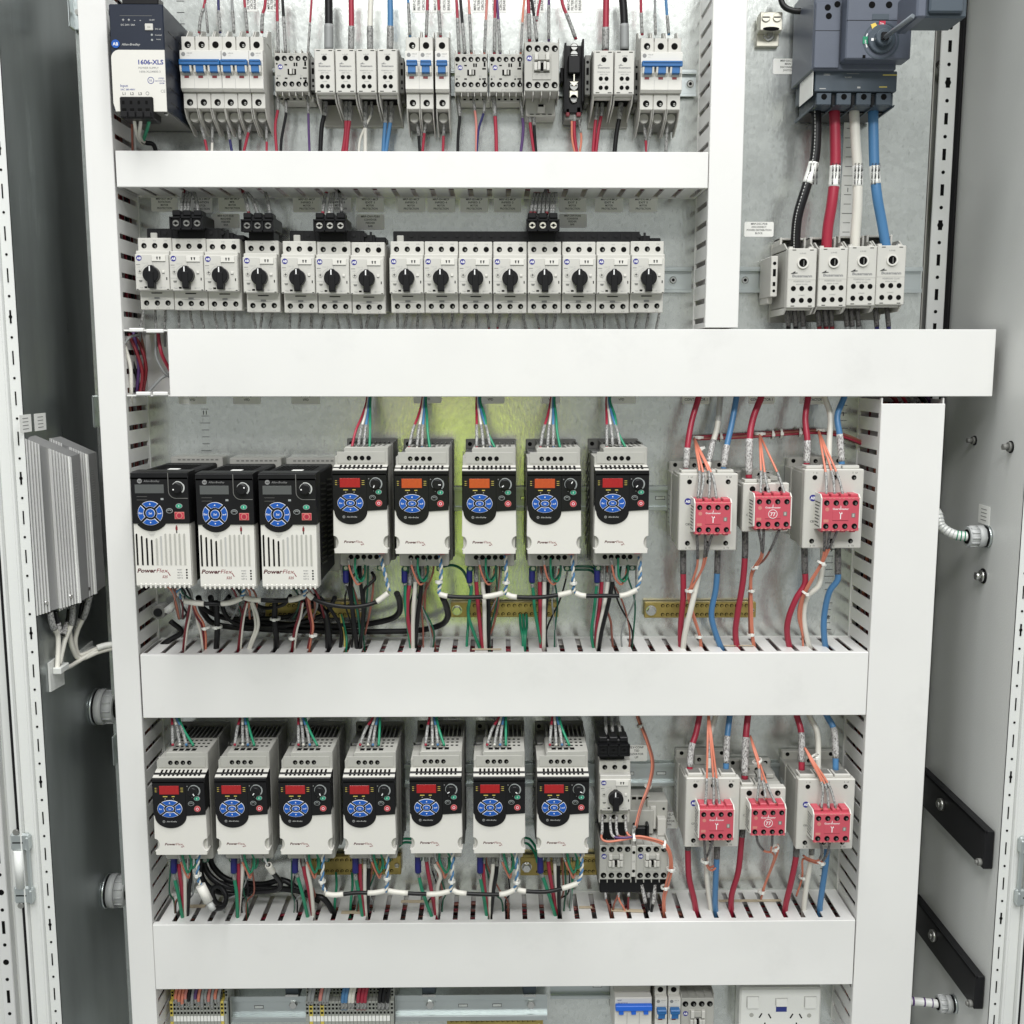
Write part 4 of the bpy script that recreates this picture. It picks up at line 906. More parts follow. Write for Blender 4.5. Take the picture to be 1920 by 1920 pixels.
# ---------------------------------------------------------------- larger contactor C16 and the reversing pair
def contactor(px0, px1, py0, py1, label, D=80, txt=('C16', '10'), group='square grey contactors with centre bridge', back=True):
    x0, z1 = W(px0, py0, D); x1, z0 = W(px1, py1, D); cx, cz = (x0 + x1) / 2, (z0 + z1) / 2; w, h = x1 - x0, z1 - z0
    t = thing('contactor', label, 'contactor', cx, cz, group); m = MB(); s_ = w / 45; v = h / 64
    m.box(-w / 2 + .3, w / 2 - .3, 6, D, -h / 2, h / 2, 'dev_grey', .9)
    if back:
        m.box(-w / 2 + 3, w / 2 - 3, 2, 40, -h / 2 - 22, h / 2 + 12, 'dev_grey', 1); m.box(-4, 6, 40, 44, -h / 2 - 18, -h / 2 - 8, 'dev_light', .5); m.box(-3, 4, 44, 44.3, -h / 2 - 11, -h / 2 - 8, 'hole')
        for i in range(4): m.box(-14 + i * 8, -9 + i * 8, 40, 40.3, -h / 2 - 20, -h / 2 - 19, 'hole'); m.disc(-10 + i * 7, h / 2 + 6, 40, 1.8, 'hole', .3, 8)
    for i in range(5): q = -w / 2 + i * (w - 1.2) / 4; m.box(q, q + 1.1, 20, D - 1, h / 2, h / 2 + (6 if i in (0, 4) else 1.5), 'dev_grey'); m.box(q, q + 1.1, 20, D - 1, -h / 2 - 5, -h / 2, 'dev_grey')
    m.build('housing', t); m = MB()
    for i in range(4):
        x = (-16.5 + i * 11) * s_; m.hole(x, 24.5 * v, D, 4 * s_, scr=1); m.hole(x, -23.8 * v, D, 4 * s_, scr=1)
    logo(m, -16 * s_, 11.5 * v, D, 3.6 * s_)
    m.box(-12 * s_, 12 * s_, D, D + 1, -17 * v, 18 * v, 'dev_grey', .5); m.box(-9.5 * s_, -4.8 * s_, D + 1, D + 6, 8 * v, 17.6 * v, 'dev_light', .5); m.box(5 * s_, 9.6 * s_, D + 1, D + 6, 8 * v, 17.6 * v, 'dev_light', .5)
    m.box(-4.8 * s_, 5 * s_, D + 1, D + 3.5, 8.5 * v, 16 * v, 'dev_grey', .5); m.box(-10 * s_, -5.6 * s_, D + 1, D + 5, -5.5 * v, 5.2 * v, 'dev_light', .5); m.box(-5.2 * s_, -1.8 * s_, D + 1, D + 7, -5.2 * v, 5.6 * v, 'dev_light', .5)
    m.box(2 * s_, 5.4 * s_, D + 1, D + 7, -5.2 * v, 5.6 * v, 'dev_light', .5); m.box(5.8 * s_, 10 * s_, D + 1, D + 5, -5.5 * v, 5.2 * v, 'dev_light', .5); m.box(-1.8 * s_, 2 * s_, D + .9, D + 1.3, -5.5 * v, 5.5 * v, 'hole')
    m.box(-10 * s_, 10 * s_, D + 1, D + 1.3, -7.6 * v, -6.4 * v, 'hole'); m.box(-10 * s_, 10 * s_, D + 1, D + 1.3, 6 * v, 7 * v, 'print_grey')
    m.text(txt[0], -16.4 * s_, -16 * v, D, 3.6, 'print_light', fit=5.6); m.text(txt[1], 17 * s_, -16 * v, D, 3.6, 'print_light', fit=3.4)
    m.build('terminal_face', t)
    return t
contactor(983, 1048.5, 80, 171, 'plain square contactor left of the black fuse holder')
contactor(1124, 1184, 1585, 1649, 'left contactor of the reversing pair under the single rotary breaker', D=80, txt=('C09', '10'), back=False)
contactor(1193, 1252, 1585, 1649, 'right contactor of the reversing pair under the single rotary breaker', D=80, txt=('C09', '10'), back=False)
def world_thing(name, label, cat, px, py, d, group=None):
    x, z = W(px, py, d); return thing(name, label, cat, x, z, group), x, z
t, x, z = world_thing('interlock', 'narrow grey interlock between the two reversing contactors', 'interlock', 1188.5, 1617, 80)
m = MB(); m.box(-3.4, 3.4, 30, 78, -23, 23, 'dev_light', .5); m.disc(0, 14, 78, 2.3, 'hole', .3, 12); m.disc(0, -14, 78, 2.3, 'hole', .3, 12); m.text('10', 0, -1, 78, 4, 'print_grey'); m.build('housing', t)
t, x, z = world_thing('reversing_base', 'grey and black carrier plate behind the reversing contactor pair', 'carrier plate', 1188, 1545, 60)
m = MB()
m.box(-48, 48, 4, 66, -102, -78, 'black', 1.5); m.box(-47, 47, 2, 8, -104, 6, 'black', 1); m.box(-46, -12, 8, 62, -24, 6, 'black', 1); m.box(-10, 30, 8, 50, -20, 16, 'dev_grey', 1); m.box(22, 52, 8, 40, -18, 26, 'dev_grey', 1); m.box(26, 34, 40, 46, -14, 20, 'dev_light', .6); m.box(4, 18, 50, 60, -24, -6, 'black', 1); m.box(0, 5, 50, 64, -20, -2, 'black', 1); m.box(18, 22, 50, 64, -20, 0, 'black', 1)
m.box(-10, 28, 6, 30, 12, 30, 'dev_grey', .8)
for i in range(4): m.box(-8 + i * 9, -2 + i * 9, 30, 30.3, 24, 28, 'hole')
m.box(36, 48, 40, 52, -22, 4, 'dev_light', .6); m.disc(46, 14, 40, 2, 'hole', .3, 10); m.build('housing', t)
# ---------------------------------------------------------------- fuse holder
t, x, z = world_thing('fuse_holder', 'black fuse holder with silver screws in the top row', 'fuse holder', 1077, 130, 52)
m = MB(); m.box(-13, 12, 4, 40, -52, 33, 'black', 1); m.box(-13, -10.5, 40, 52, -52, 33, 'black_matt'); m.box(10, 12.5, 30, 52, -40, 38, 'black_matt', .5); m.box(-8, 8, 40, 50, -4, 18, 'black', 1.2); m.box(-17, -13, 4, 30, -10, 8, 'black', .6); m.box(-11, 11, 20, 34, -46, -36, 'w_darkred', .8); m.build('housing', t)
for (zz, s_) in ((30, .9), (20, 1), (-19, 1.1), (-34, 1)):
    m = MB(); m.disc(0, zz, 40 if abs(zz) < 31 and zz != -34 else 38, 5.6 * s_, 'steel', 6, 16, c=1); m.box(-4.6, 4.6, 46, 46.3, zz - .5, zz + .5, 'hole'); m.build('terminal_screw', t)
m = MB(); m.box(-6, 6, 38, 44, -34, -24, 'lug_metal', 1); m.prism([(-5.5, -14), (5.5, -14), (0, -20)], 44, 47, 'lug_metal'); m.box(-.7, .7, 44, 48, -14, -5, 'lug_metal'); m.build('spring_clip', t)
m = MB(); m.box(-12, 12, 6, 36, -60, -44, 'dev_dark', 1); m.box(-10, -5, 36, 40, -56, -46, 'w_darkred', .8); m.box(4, 10, 36, 40, -56, -44, 'w_darkred', .8); m.build('terminal_cover', t)
# ---------------------------------------------------------------- power supply
D = 118; x0, z1 = W(203, 5, D); x1, z0 = W(316, 209, D); cx, cz = (W(203, 5, D)[0] + W(303, 5, D)[0]) / 2, (z0 + z1) / 2
x0 = W(205, 50, D)[0]; x1 = W(305, 50, D)[0]; cx = (x0 + x1) / 2 + .5; w, h = x1 - x0 + 1, z1 - z0
t = thing('power_supply', 'navy and white power supply block at the upper left corner', 'power supply', cx, cz)
m = MB(); m.box(-w / 2, w / 2, 6, D - 1, -h / 2 + 1, h / 2 - 1, 'psu_navy', 1.2); m.box(-w / 2 + 1, w / 2 - 1, 6, D - 3, -h / 2, -h / 2 + 1.4, 'dev_dark')
for r_ in range(6):
    for q in range(4): m.prof([(20 + q * 22, -50 + r_ * 17), (34 + q * 22, -50 + r_ * 17), (34 + q * 22, -48.6 + r_ * 17), (20 + q * 22, -48.6 + r_ * 17)], w / 2, w / 2 + .3, 'black')
m.box(-w / 2 + 16, w / 2 - 6, D - 25, D - 3, h / 2 - 1, h / 2 + 9, 'black', 1); m.build('housing', t)
m = MB(); zt = h / 2 - 55
m.prism([(-w / 2 + .3, -h / 2 + 10), (-w / 2 + 3, -h / 2), (w / 2 - .3, -h / 2), (w / 2 - .3, zt)] + ell(-w / 2 + 10.3, zt - 10, 10, 10, 90, 180, 8), D - 2, D, 'dev_white')
m.text('1606-XLS', w / 2 - 2, zt - 17, D, 7.6, 'print_blue', align='R', fit=31, bold=.03); m.text('POWER SUPPLY', w / 2 - 8, zt - 22.5, D, 3.6, 'print_grey', align='R', fit=25); m.text('1606-XLS480E-3', w / 2 - 6, zt - 26.8, D, 3.4, 'print_grey', align='R', fit=26)
m.ring(w / 2 - 18.5, zt - 36, D, 3.4, 4.1, 'print_blue', h=.12, n=20); m.text('UL', w / 2 - 18.5, zt - 37.2, D, 3.4, 'print_blue'); m.text('LISTED', w / 2 - 2, zt - 34.4, D, 2.4, 'print_blue', align='R'); m.text('IND.CONT.EQ', w / 2 - 1.2, zt - 37.4, D, 2.2, 'print_blue', align='R', fit=12); m.text('18WM', w / 2 - 2, zt - 40.2, D, 2.4, 'print_blue', align='R')
m.text('CE', w / 2 - 4, zt - 50.5, D, 5, 'print_grey', bold=0); m.text('Input', -w / 2 + 10, -h / 2 + 29, D, 4.6, 'print_blue', align='L'); m.text('3AC 380-480V', -w / 2 + 10, -h / 2 + 25, D, 3, 'print_blue', align='L')
for i, s_ in enumerate(('L1', 'L2', 'L3')): m.text(s_, -w / 2 + 14 + i * 10, -h / 2 + 19.5, D, 4.6, 'print_black', bold=.02)
m.ring(-w / 2 + 43, -h / 2 + 21.5, D, 1.6, 2.2, 'print_grey', h=.12, n=14); m.build('front_panel', t)
m = MB(); m.disc(-w / 2 + 6.5, zt + 7, D - 1, 5, 'key_blue', 1.3, 20); m.text('AB', -w / 2 + 6.5, zt + 5, D + .3, 5.4, 'print_white'); m.text('Allen-Bradley', -w / 2 + 13.5, zt + 5.4, D - 1, 3.8, 'print_light', align='L', fit=23, italic=True)
m.box(-w / 2 + 13, w / 2 - 14, D - 1, D - .8, zt + 40, zt + 40.4, 'dev_dark')
for i, s_ in enumerate(('+', '+', '-', '-')): m.text(s_, -w / 2 + 17 + i * 7, zt + 33.5, D - 1, 5.5, 'print_light', bold=.02)
m.text('DC 24V / 20A', -w / 2 + 14, zt + 28.6, D - 1, 3, 'print_light', align='L'); m.text('DC ok', w / 2 - 7, zt + 24, D - 1, 2.6, 'print_light'); m.text('12-28V', w / 2 - 14, zt + 34.6, D - 1, 2.4, 'print_light'); m.text('Overload', w / 2 - 7, zt + 17, D - 1, 2.2, 'print_light'); m.text('Active', w / 2 - 7, zt + 12, D - 1, 2.2, 'print_light')
for zz in (18, 12): m.disc(w / 2 - 15, zt + zz, D - 1, 1.3, 'key_grey', .3, 10)
m.build('printed_marks', t)
m = MB(); m.box(w / 2 - 23, w / 2 - 13, D - 1, D + .3, zt + 23, zt + 31, 'dev_light', 1); m.box(w / 2 - 20, w / 2 - 16, D + .3, D + .5, zt + 26, zt + 28, 'dev_grey'); m.build('push_button', t)
m = MB(); m.box(-w / 2 + 9, -w / 2 + 50, D - 30, D + 3, -h / 2 - 9, -h / 2 + 17, 'black', 1.2)
for i in range(4): m.box(-w / 2 + 12 + i * 9.6, -w / 2 + 17 + i * 9.6, D + 3, D + 3.3, -h / 2 - 5, -h / 2 + 3, 'hole'); m.box(-w / 2 + 12 + i * 9.6, -w / 2 + 15 + i * 9.6, D + 3, D + 3.3, -h / 2 + 8, -h / 2 + 12, 'hole'); m.box(-w / 2 + 10.5 + i * 9.6, -w / 2 + 18.5 + i * 9.6, D - 2, D + 6, -h / 2 - 8, -h / 2 - 1, 'black_matt', .6)
m.build('terminal_plug', t)
m = MB(); screw_head(m, w / 2 - 4, -h / 2 - .6, D - 10, 2.6); m.build('screw', t)
# ---------------------------------------------------------------- safety contactors with red auxiliary block
def safety(px0, px1, py0, py1, D, rx0, rx1, ry0, ry1, RD, label, two, small=False):
    x0, z1 = W(px0, py0, D); x1, z0 = W(px1, py1, D); cx, cz = (x0 + x1) / 2, (z0 + z1) / 2; w, h = x1 - x0, z1 - z0
    t = thing('safety_contactor', label, 'contactor', cx, cz, 'grey safety contactors with red auxiliary blocks'); m = MB()
    m.box(-w / 2 - 1, w / 2 + 1, 2, 34, -h / 2 + 8, h / 2 - 4, 'dev_grey', 1); m.box(-w / 2, w / 2, 2, 12, h / 2 - 6, h / 2 + 8, 'dev_grey', 1.5)
    for i in range(3): m.disc(-w / 2 + 8 + i * (w - 16) / 2, h / 2 + 3.5, 12, 3, 'hole', .3, 12)
    m.box(-w / 2 + 2, w / 2 - 2, 30, D - 4, -h / 2 + 2, h / 2 - 2, 'dev_grey', 1); m.box(-w / 2, w / 2, D - 14, D, -h / 2, h / 2, 'dev_light', 1.2)
    m.prof([(34, -h / 2 + 10), (D - 14, -h / 2 + 1), (D - 14, h / 2 - 6), (34, h / 2 - 6)], -w / 2 + .5, w / 2 - .5, 'dev_grey')
    for i in range(3 if not small else 2):
        q = -w / 2 + 3 + i * (w - 6) / 3
        m.box(q, q + (w - 6) / 3 - 2, D - 26, D - 5, h / 2, h / 2 + 4.5, 'dev_light', .8); m.box(q + 2, q + (w - 6) / 3 - 5, D - 24, D - 9, h / 2 + 4.4, h / 2 + 4.9, 'dev_dark')
    if two:
        for i in range(3): m.box(-w * .2 + i * 13, -w * .2 + 11 + i * 13, 14, 60, h / 2 - 1, h / 2 + 5, 'dev_grey', .8)
    m.box(-16, 8, 16, 44, h / 2 - 2, h / 2 + 12, 'dev_grey', 1); m.hole(-10, h / 2 + 6, 44, 3); m.hole(3, h / 2 + 6, 44, 3)
    m.box(-w / 2 - 1.3, -w / 2 - .9, 14, 32, -h * .28, h * .2, 'label_clear')
    for i in range(7): m.box(-w / 2 - 1.5, -w / 2 - 1.3, 16, 30 - (i % 3) * 4, -h * .24 + i * h * .06, -h * .24 + i * h * .06 + 1.4, 'print_grey')
    m.build('housing', t); m = MB()
    if not small:
        for i in range(3):
            x = -w * .33 + i * w * .33; m.hole(x, h / 2 - 11, D, 3.3, scr=i > 0); m.hole(x - 1, -h / 2 + 10, D, 3.3, scr=1)
            m.text(('1   L1', '3   L2', '5   L3')[i], x + 1, h / 2 - 5.5, D, 3, 'print_black'); m.text(('2   T1', '4   T2', '6   T3')[i], x, -h / 2 + 2.5, D, 3, 'print_black')
        logo(m, -w * .35, h * .14, D, 4.5); m.text('C85', -w * .34, -h * .17, D, 4.2, 'print_black')
    else:
        for i in range(3): x = -w * .3 + i * w * .31; m.hole(x, h / 2 - 8, D, 4, scr=i > 0); m.text(('1 L1', '3 L2', '5 L3')[i], x, h / 2 - 3.6, D, 2.2, 'print_grey')
        m.text('C', -w * .4, -h * .17, D, 4, 'print_black')
    m.build('terminal_face', t)
    # red block
    a0, b1 = W(rx0, ry0, RD); a1, b0 = W(rx1, ry1, RD); a0 -= cx; a1 -= cx; b0 -= cz; b1 -= cz; rw, rh = a1 - a0, b1 - b0; mx, mz = (a0 + a1) / 2, (b0 + b1) / 2
    m = MB(); m.box(a0 + .6, a1 - .6, D, RD, b0, b1, 'safety_red', 1)
    for i in range(4): m.box(a0 + 2 + i * rw / 4, a0 + rw / 4 - 1 + i * rw / 4, D + 2, RD - 7, b1 - .5, b1 + 4, 'safety_red', .8); m.box(a0 + 3 + i * rw / 4, a0 + rw / 4 - 2 + i * rw / 4, D + 3, RD - 9, b0 - 3, b0 + .5, 'safety_red', .8)
    for q in (a0, a1 - .8): m.prof([(D, b0 - 1), (RD - 4, b0 + 3), (RD, b0 + 4), (RD, b1 - 1), (RD - 6, b1 + 4), (D, b1 + 4)], q - .6, q + .9, 'dev_white')
    for i in range(8): m.box(a0 - .8, a0 - .6, D + 3, RD - 5 - (i * 5) % 7, b0 + 5 + i * rh * .1, b0 + 6.4 + i * rh * .1, 'print_black')
    m.build('auxiliary_block', t)
    m = MB(); s_ = rw / 46; v = rh / 40
    for i in range(4):
        x = a0 + rw * (.13 + .245 * i); m.hole(x, b1 - 6.3 * v, RD, 3.3 * s_); m.hole(x, b0 + 6 * v, RD, 3.3 * s_)
        for q in (-3.6, 3.0): m.box(x + q * s_, x + (q + 2.4) * s_, RD, RD + .15, b1 - 1.7, b1 - .4, 'w_pink'); m.box(x + q * s_, x + (q + 2.4) * s_, RD, RD + .15, b0 + .4, b0 + 1.6, 'w_pink')
    m.disc(a0 + 7 * s_, b1 - 14 * v, RD, 2.4 * s_, 'w_pink', .15, 14); m.box(a0 + 3 * s_, a0 + 9 * s_, RD, RD + .15, b0 + 10.5 * v, b0 + 14 * v, 'w_pink')
    m.text('Guardmaster', mx, b1 - 14.5 * v, RD, 3.2 * s_, 'print_white', fit=19 * s_); m.prism([(mx - .5, b1 - 12.4 * v), (mx + .5, b1 - 12.4 * v), (mx, b1 - 8.8 * v)], RD, RD + .15, 'print_white')
    m.box(mx - 9.5 * s_, mx + 9.5 * s_, RD, RD + .35, mz - 7 * v, mz + 4.4 * v, 'safety_red', .1); m.box(mx - 9.5 * s_, mx + 9.5 * s_, RD, RD + .12, mz - 7.5 * v, mz - 7 * v, 'print_red')
    if small:
        m.ring(mx, mz - 1.4 * v, RD + .35, 5.0 * s_, 5.6 * s_, 'print_white', h=.1, n=24); m.text('77', mx, mz - 4 * v, RD + .35, 6.6 * s_, 'print_white', fit=6.4 * s_)
    else:
        m.box(mx - .6, mx + .5, RD + .35, RD + .5, mz - 5.5 * v, mz + 1 * v, 'print_white'); m.ring(mx, mz + 2.2 * v, RD + .35, 1.2, 1.9, 'print_white', 150, 390, .12, 10); m.prism([(mx + .2, mz + .2), (mx + 2.3, mz + .8), (mx + 2, mz + 2), (mx + .4, mz + 1)], RD + .35, RD + .5, 'print_white')
    m.box(a1 - 10 * s_, a1 - 5.6 * s_, RD, RD + .3, mz - 3.6 * v, mz + 1.4 * v, 'dev_dark'); m.box(a1 - 9 * s_, a1 - 6.8 * s_, RD + .3, RD + .5, mz - 3 * v, mz + .6 * v, 'dev_grey')
    m.build('auxiliary_terminal_face', t)
safety(1274.5, 1380, 888, 1032, 98, 1303, 1371, 942, 1002, 126, 'large safety contactor at the left of the middle row trio', False)
safety(1394, 1477, 906, 997, 96, 1415, 1483, 931, 992, 124, 'small safety contactor with circled number in the middle row', True, True)
safety(1509.5, 1614, 880, 1028, 98, 1541, 1611, 933, 996, 126, 'large safety contactor beside the right duct in the middle row', False)
safety(1287, 1384, 1459, 1588, 98, 1311, 1376, 1518, 1576, 126, 'large safety contactor at the left of the lower row trio', False)
safety(1388, 1471, 1477, 1556, 96, 1408, 1473, 1516, 1567, 124, 'small safety contactor with circled number in the lower row', True, True)
safety(1497, 1598, 1461, 1592, 98, 1526, 1594, 1526, 1580, 126, 'large safety contactor beside the right duct in the lower row', False)
# ---------------------------------------------------------------- brass earth bars
def earth_bar(px0, px1, py0, py1, label, bolt, n, d=14):
    x0, z1 = W(px0, py0, d); x1, z0 = W(px1, py1, d); cx, cz = (x0 + x1) / 2, (z0 + z1) / 2; w, h = x1 - x0, z1 - z0
    t = thing('earth_bar', label, 'earth bar', cx, cz, 'brass earth bars with two rows of screws'); m = MB(); m.box(-w / 2, w / 2, 4, d, -h / 2, h / 2, 'brass', .8); a = (bolt and 26) or 8
    for i in range(n):
        x = -w / 2 + a + i * (w - a - 14) / (n - 1)
        for e in (-1, 1): m.disc(x, e * h * .29, d, 2.7, 'hole', .2, 12); m.disc(x + .3, e * h * .29 - .4, d + .2, 2, 'brass', .5, 10); m.box(x - 1.6, x + 1.8, d + .7, d + .85, e * h * .29 - .6, e * h * .29, 'hole')
    m.build('bar', t)
    m = MB(); screw_head(m, w / 2 - 6, 0, d, 3.6, 'lug_metal'); m.build('screw', t)
    if bolt: m = MB(); m.disc(-w / 2 + 9, 0, d, 7.6, 'steel', 1.5, 22); m.disc(-w / 2 + 9, 0, d + 1.5, 6.6, 'steel', 6, 6, smooth=False, c=.8); m.build('bolt', t)
earth_bar(497, 682, 1130, 1158, 'left brass earth bar behind wires under the third black drive', False, 19); earth_bar(845, 1047, 1130, 1157, 'middle brass earth bar under the third and fourth white drive', True, 15); earth_bar(1209, 1417, 1130, 1158, 'right brass earth bar behind the wires of the upper safety contactors', True, 18)
earth_bar(575, 752, 1606, 1640, 'left brass earth bar half hidden behind the lower row drives', False, 17); earth_bar(976, 1130, 1608, 1641, 'brass earth bar with bolt below the rightmost lower drive', True, 15); earth_bar(838, 1018, 1908, 1940, 'brass earth bar at the bottom edge of the photo', False, 17)
# ---------------------------------------------------------------- main disconnect switch
D = 120; t, X0, Z0 = world_thing('disconnect_switch', 'big blue grey main disconnect switch with rotary shaft at the upper right', 'disconnect switch', 1600, 100, D)
def L(px, py, d): a, b = W(px, py, d); return a - X0, b - Z0
m = MB()
a0, b1 = L(1529, -40, 105); a1, b0 = L(1680, 132, 105); m.box(a0, a1, 8, 105, b0, b1, 'breaker_blue_grey', 1.5)
a0, b1 = L(1531, 0, 110); a1, b0 = L(1573, 127, 110); m.box(a0, a1, 105, 109, b0, b1 - 2, 'breaker_blue_grey', .8); zq = L(1573, 58, 109)[1]; m.box(a0, a1, 109, 109.2, zq, zq + .6, 'black')
for (px, py) in ((1552, 14), (1570, 8), (1554, 30)): q, r_ = L(px, py, 109); m.disc(q, r_, 109, 3.8, 'hole', .3, 16)
m.build('housing', t); m = MB()
a0, b1 = L(1529, 132, 98); a1, b0 = L(1681, 172, 98); m.box(a0, a1, 8, 98, b0, b1 - .5, 'breaker_blue_dark', 1)
m.text('S', a0 + 15, b1 - 6, 98, 3, 'print_light', fit=9); m.text('VL160X', a0 + 42, b1 - 9, 98, 2.6, 'print_light', fit=9); m.text('Main switch', a0 + 95, b1 - 7, 98, 3, 'print_light', fit=18) if False else None
m.box(a0 + 6, a0 + 14, 98, 98.15, b0 + 3, b0 + 4, 'print_light'); m.box(a0 + 40, a0 + 56, 98, 98.15, b1 - 4, b1 - 3.4, 'print_grey'); m.box(a0 + 86, a0 + 104, 98, 98.15, b1 - 6, b1 - 4.6, 'led_yellow'); m.box(a0 + 82, a0 + 92, 98, 98.15, b0 + 5, b0 + 6.4, 'led_yellow'); m.box(a0 + 54, a0 + 58, 98, 98.15, b0 + 4, b0 + 6, 'print_light')
a0, b1 = L(1529, 172, 96); a1, b0 = L(1677, 197, 96); m.box(a0 + 4, a1, 8, 90, b0, b1, 'breaker_blue_dark', 1)
for i in range(4):
    c0 = L(1545 + i * 37.3, 184, 96)[0]; m.box(c0 - 9.5, c0 + 9.5, 90, 96, b0, b1 - 1, 'breaker_blue_dark', .8); m.disc(c0, (b0 + b1) / 2 + 2, 96, 3.7, 'hole', .3, 16)
    if i < 3: m.box(c0 + 10.5, c0 + 15, 90, 93, b0 - 2, b1 - 3, 'black', .6)
for i in range(5): c0 = L(1527 + i * 37.5, 190, 96)[0]; m.prof([(8, b0), (96, b0), (92, b0 - 2), (30, b0 - 4), (8, b0 - 4)], c0 - 1, c0 + 1, 'breaker_blue_dark')
m.box(a0 + 2, a1 - 2, 6, 60, b0 - 2, b0, 'black', .5); m.build('terminal_cover', t)
m = MB(); D2 = 128
a0, b1 = L(1591, -40, D2); a1, b0 = L(1707, 111, D2); m.box(a0, a1, 100, D2, b0, b1, 'breaker_blue_grey', 1.6); m.box(a0 + 1, a1 - 14, 8, 104, b0 - 4, b1, 'breaker_blue_grey', 2)
zq = L(1600, 38, D2)[1]; m.box(a0, a1, D2, D2 + .25, zq - .3, zq + .3, 'black'); 
for px in (1635, 1667): q, r_ = L(px, 9, D2); m.disc(q, r_, D2, 4, 'hole', .3, 16)
q0, r0 = L(1635, 37, D2); q1, r1 = L(1667, 26, D2); m.box(q0, q1, D2, D2 + .5, r0, r1, 'breaker_blue_dark', .2)
qc, rc = L(1652, 76, D2); m.ring(qc, rc, D2, 20.5, 22.3, 'breaker_blue_dark', h=.4, n=40)
q, r_ = L(1620, 106, D2); m.box(q - 1.8, q + 1.8, D2, D2 + .3, r_ - 1.8, r_ + 1.8, 'hole'); m.build('operator_housing', t)
m = MB(); q, r_ = L(1652, 74, D2); m.disc(q, r_, D2, 17, 'breaker_blue_dark', 4, 36, c=1); m.disc(q, r_, D2 + 4, 10, 'breaker_blue_dark', 8, 28, c=1); m.box(q - 4.5, q + 4.5, D2 + 12, D2 + 16, r_ - 4.5, r_ + 4.5, 'black', .6)
q2, r2 = L(1636, 74, D2 + 4); m.box(q2 - 1.6, q2 + 1.6, D2 + 4, D2 + 4.3, r2 - 1.5, r2 + 1.5, 'print_white'); m.build('rotary_operator', t)
m = MB(); q, r_ = L(1653, 46, D2); m.prism([(q - 4, r_ - 4), (q + 4, r_ - 4), (q + 4.6, r_ + 4), (q - 3.2, r_ + 4)], D2, D2 + .9, 'key_red'); m.text('Trip', q, r_, D2 + .9, 3, 'print_white', fit=4.6); q, r_ = L(1639, 51, D2); m.prism([(q - 1.5, r_ - 5), (q + 4.5, r_), (q + 1, r_ + 5), (q - 4.5, r_ + 3)], D2, D2 + .9, 'key_yellow')
q, r_ = L(1625, 76, D2); m.box(q - 5, q + 4, D2, D2 + .9, r_ - 4, r_ + 4.6, 'w_green', .2); m.text('OFF', q - .6, r_ - 2, D2 + .9, 2.8, 'print_white', fit=5.4, rot=PI / 2); m.ring(qc, rc, D2, 18.4, 19.6, 'print_white', 155, 166, .5, 6); m.ring(qc, rc, D2, 18.4, 19.6, 'print_white', 194, 206, .5, 6); m.build('position_marks', t)
# white sticker on the left side of the housing
m = MB(); a0 = L(1529, 100, 105)[0]; zt_, zb_ = L(1529, 70, 105)[1], L(1527, 180, 98)[1]
m.prof([(100, zb_), (100, zt_), (40, zt_), (40, zb_)], a0 - .5, a0 - .15, 'label_white')
for i in range(6): m.prof([(88 - i * 6, zb_ + 28), (86 - i * 6, zb_ + 28), (86 - i * 6, zb_ + 48), (88 - i * 6, zb_ + 48)], a0 - .7, a0 - .5, 'print_light')
m.build('side_label', t)
# square operating shaft reaching towards the door, and its clear grey coupling
m = MB(); p1 = Vector((W(1654, 74, 136)[0] - X0, 136, W(1654, 74, 136)[1] - Z0)); p2 = Vector((W(1712, 30, 210)[0] - X0, 210, W(1712, 30, 210)[1] - Z0)); m.tube([p1, p2], 3.0, 'shaft_grey', 4); m.build('operating_shaft', t)
t2, X1, Z1_ = world_thing('handle_coupling', 'dark translucent door handle coupling at the top right', 'handle coupling', 1768, 10, 210)
m = MB(); a0, b0 = W(1719, 33, 210); a1, b1 = W(1816, -30, 210); m.box(a0 - X1, a1 - X1, 160, 210, b0 - Z1_, b1 - Z1_, 'breaker_blue_dark', 2); m.box(a0 - X1 - 2, a0 - X1 + 10, 150, 214, b0 - Z1_ - 1, b1 - Z1_, 'breaker_blue_grey', 2); m.box(a0 - X1 + 12, a1 - X1 - 6, 210, 216, b0 - Z1_ + 4, b1 - Z1_, 'breaker_blue_dark', 2); m.build('housing', t2)
# ground lug
t, X0, Z0 = world_thing('ground_lug', 'silver two screw ground lug at the top of the right panel', 'ground lug', 1442, 55, 20)
m = MB(); q0, r0 = L(1418, 87, 8); q1, r1 = L(1461, 54, 8); m.box(q0, q1, .5, 8, r0, r1, 'lug_metal', .8); q0, r0 = L(1425, 48, 26); q1, r1 = L(1468, 22, 26); m.box(q0, q1, 6, 26, r0 - 6, r1, 'lug_metal', 1); m.disc((q0 + q1) / 2, r0 - 4, 26, 11, 'hole', .3, 18, rz=2.6); m.build('body', t)
m = MB()
for px in (1436, 1457): q, r_ = L(px, 33, 26); screw_head(m, q, r_, 26, 5.8, 'lug_metal')
m.build('clamp_screw', t); m = MB(); q, r_ = L(1441, 67, 8); m.disc(q, r_, 8, 7.5, 'steel', 3, 20, c=.8); m.disc(q, r_, 11, 4, 'screw', 5, 12, c=.8); m.build('bolt', t)
wire('w_black', 4.0, [(1464, -20, 30), (1466, 5, 34), (1478, 17, 38), (1500, 21, 40), (1525, 12, 46), (1545, -10, 50)], label='black wire curling from the ground lug over the disconnect switch')
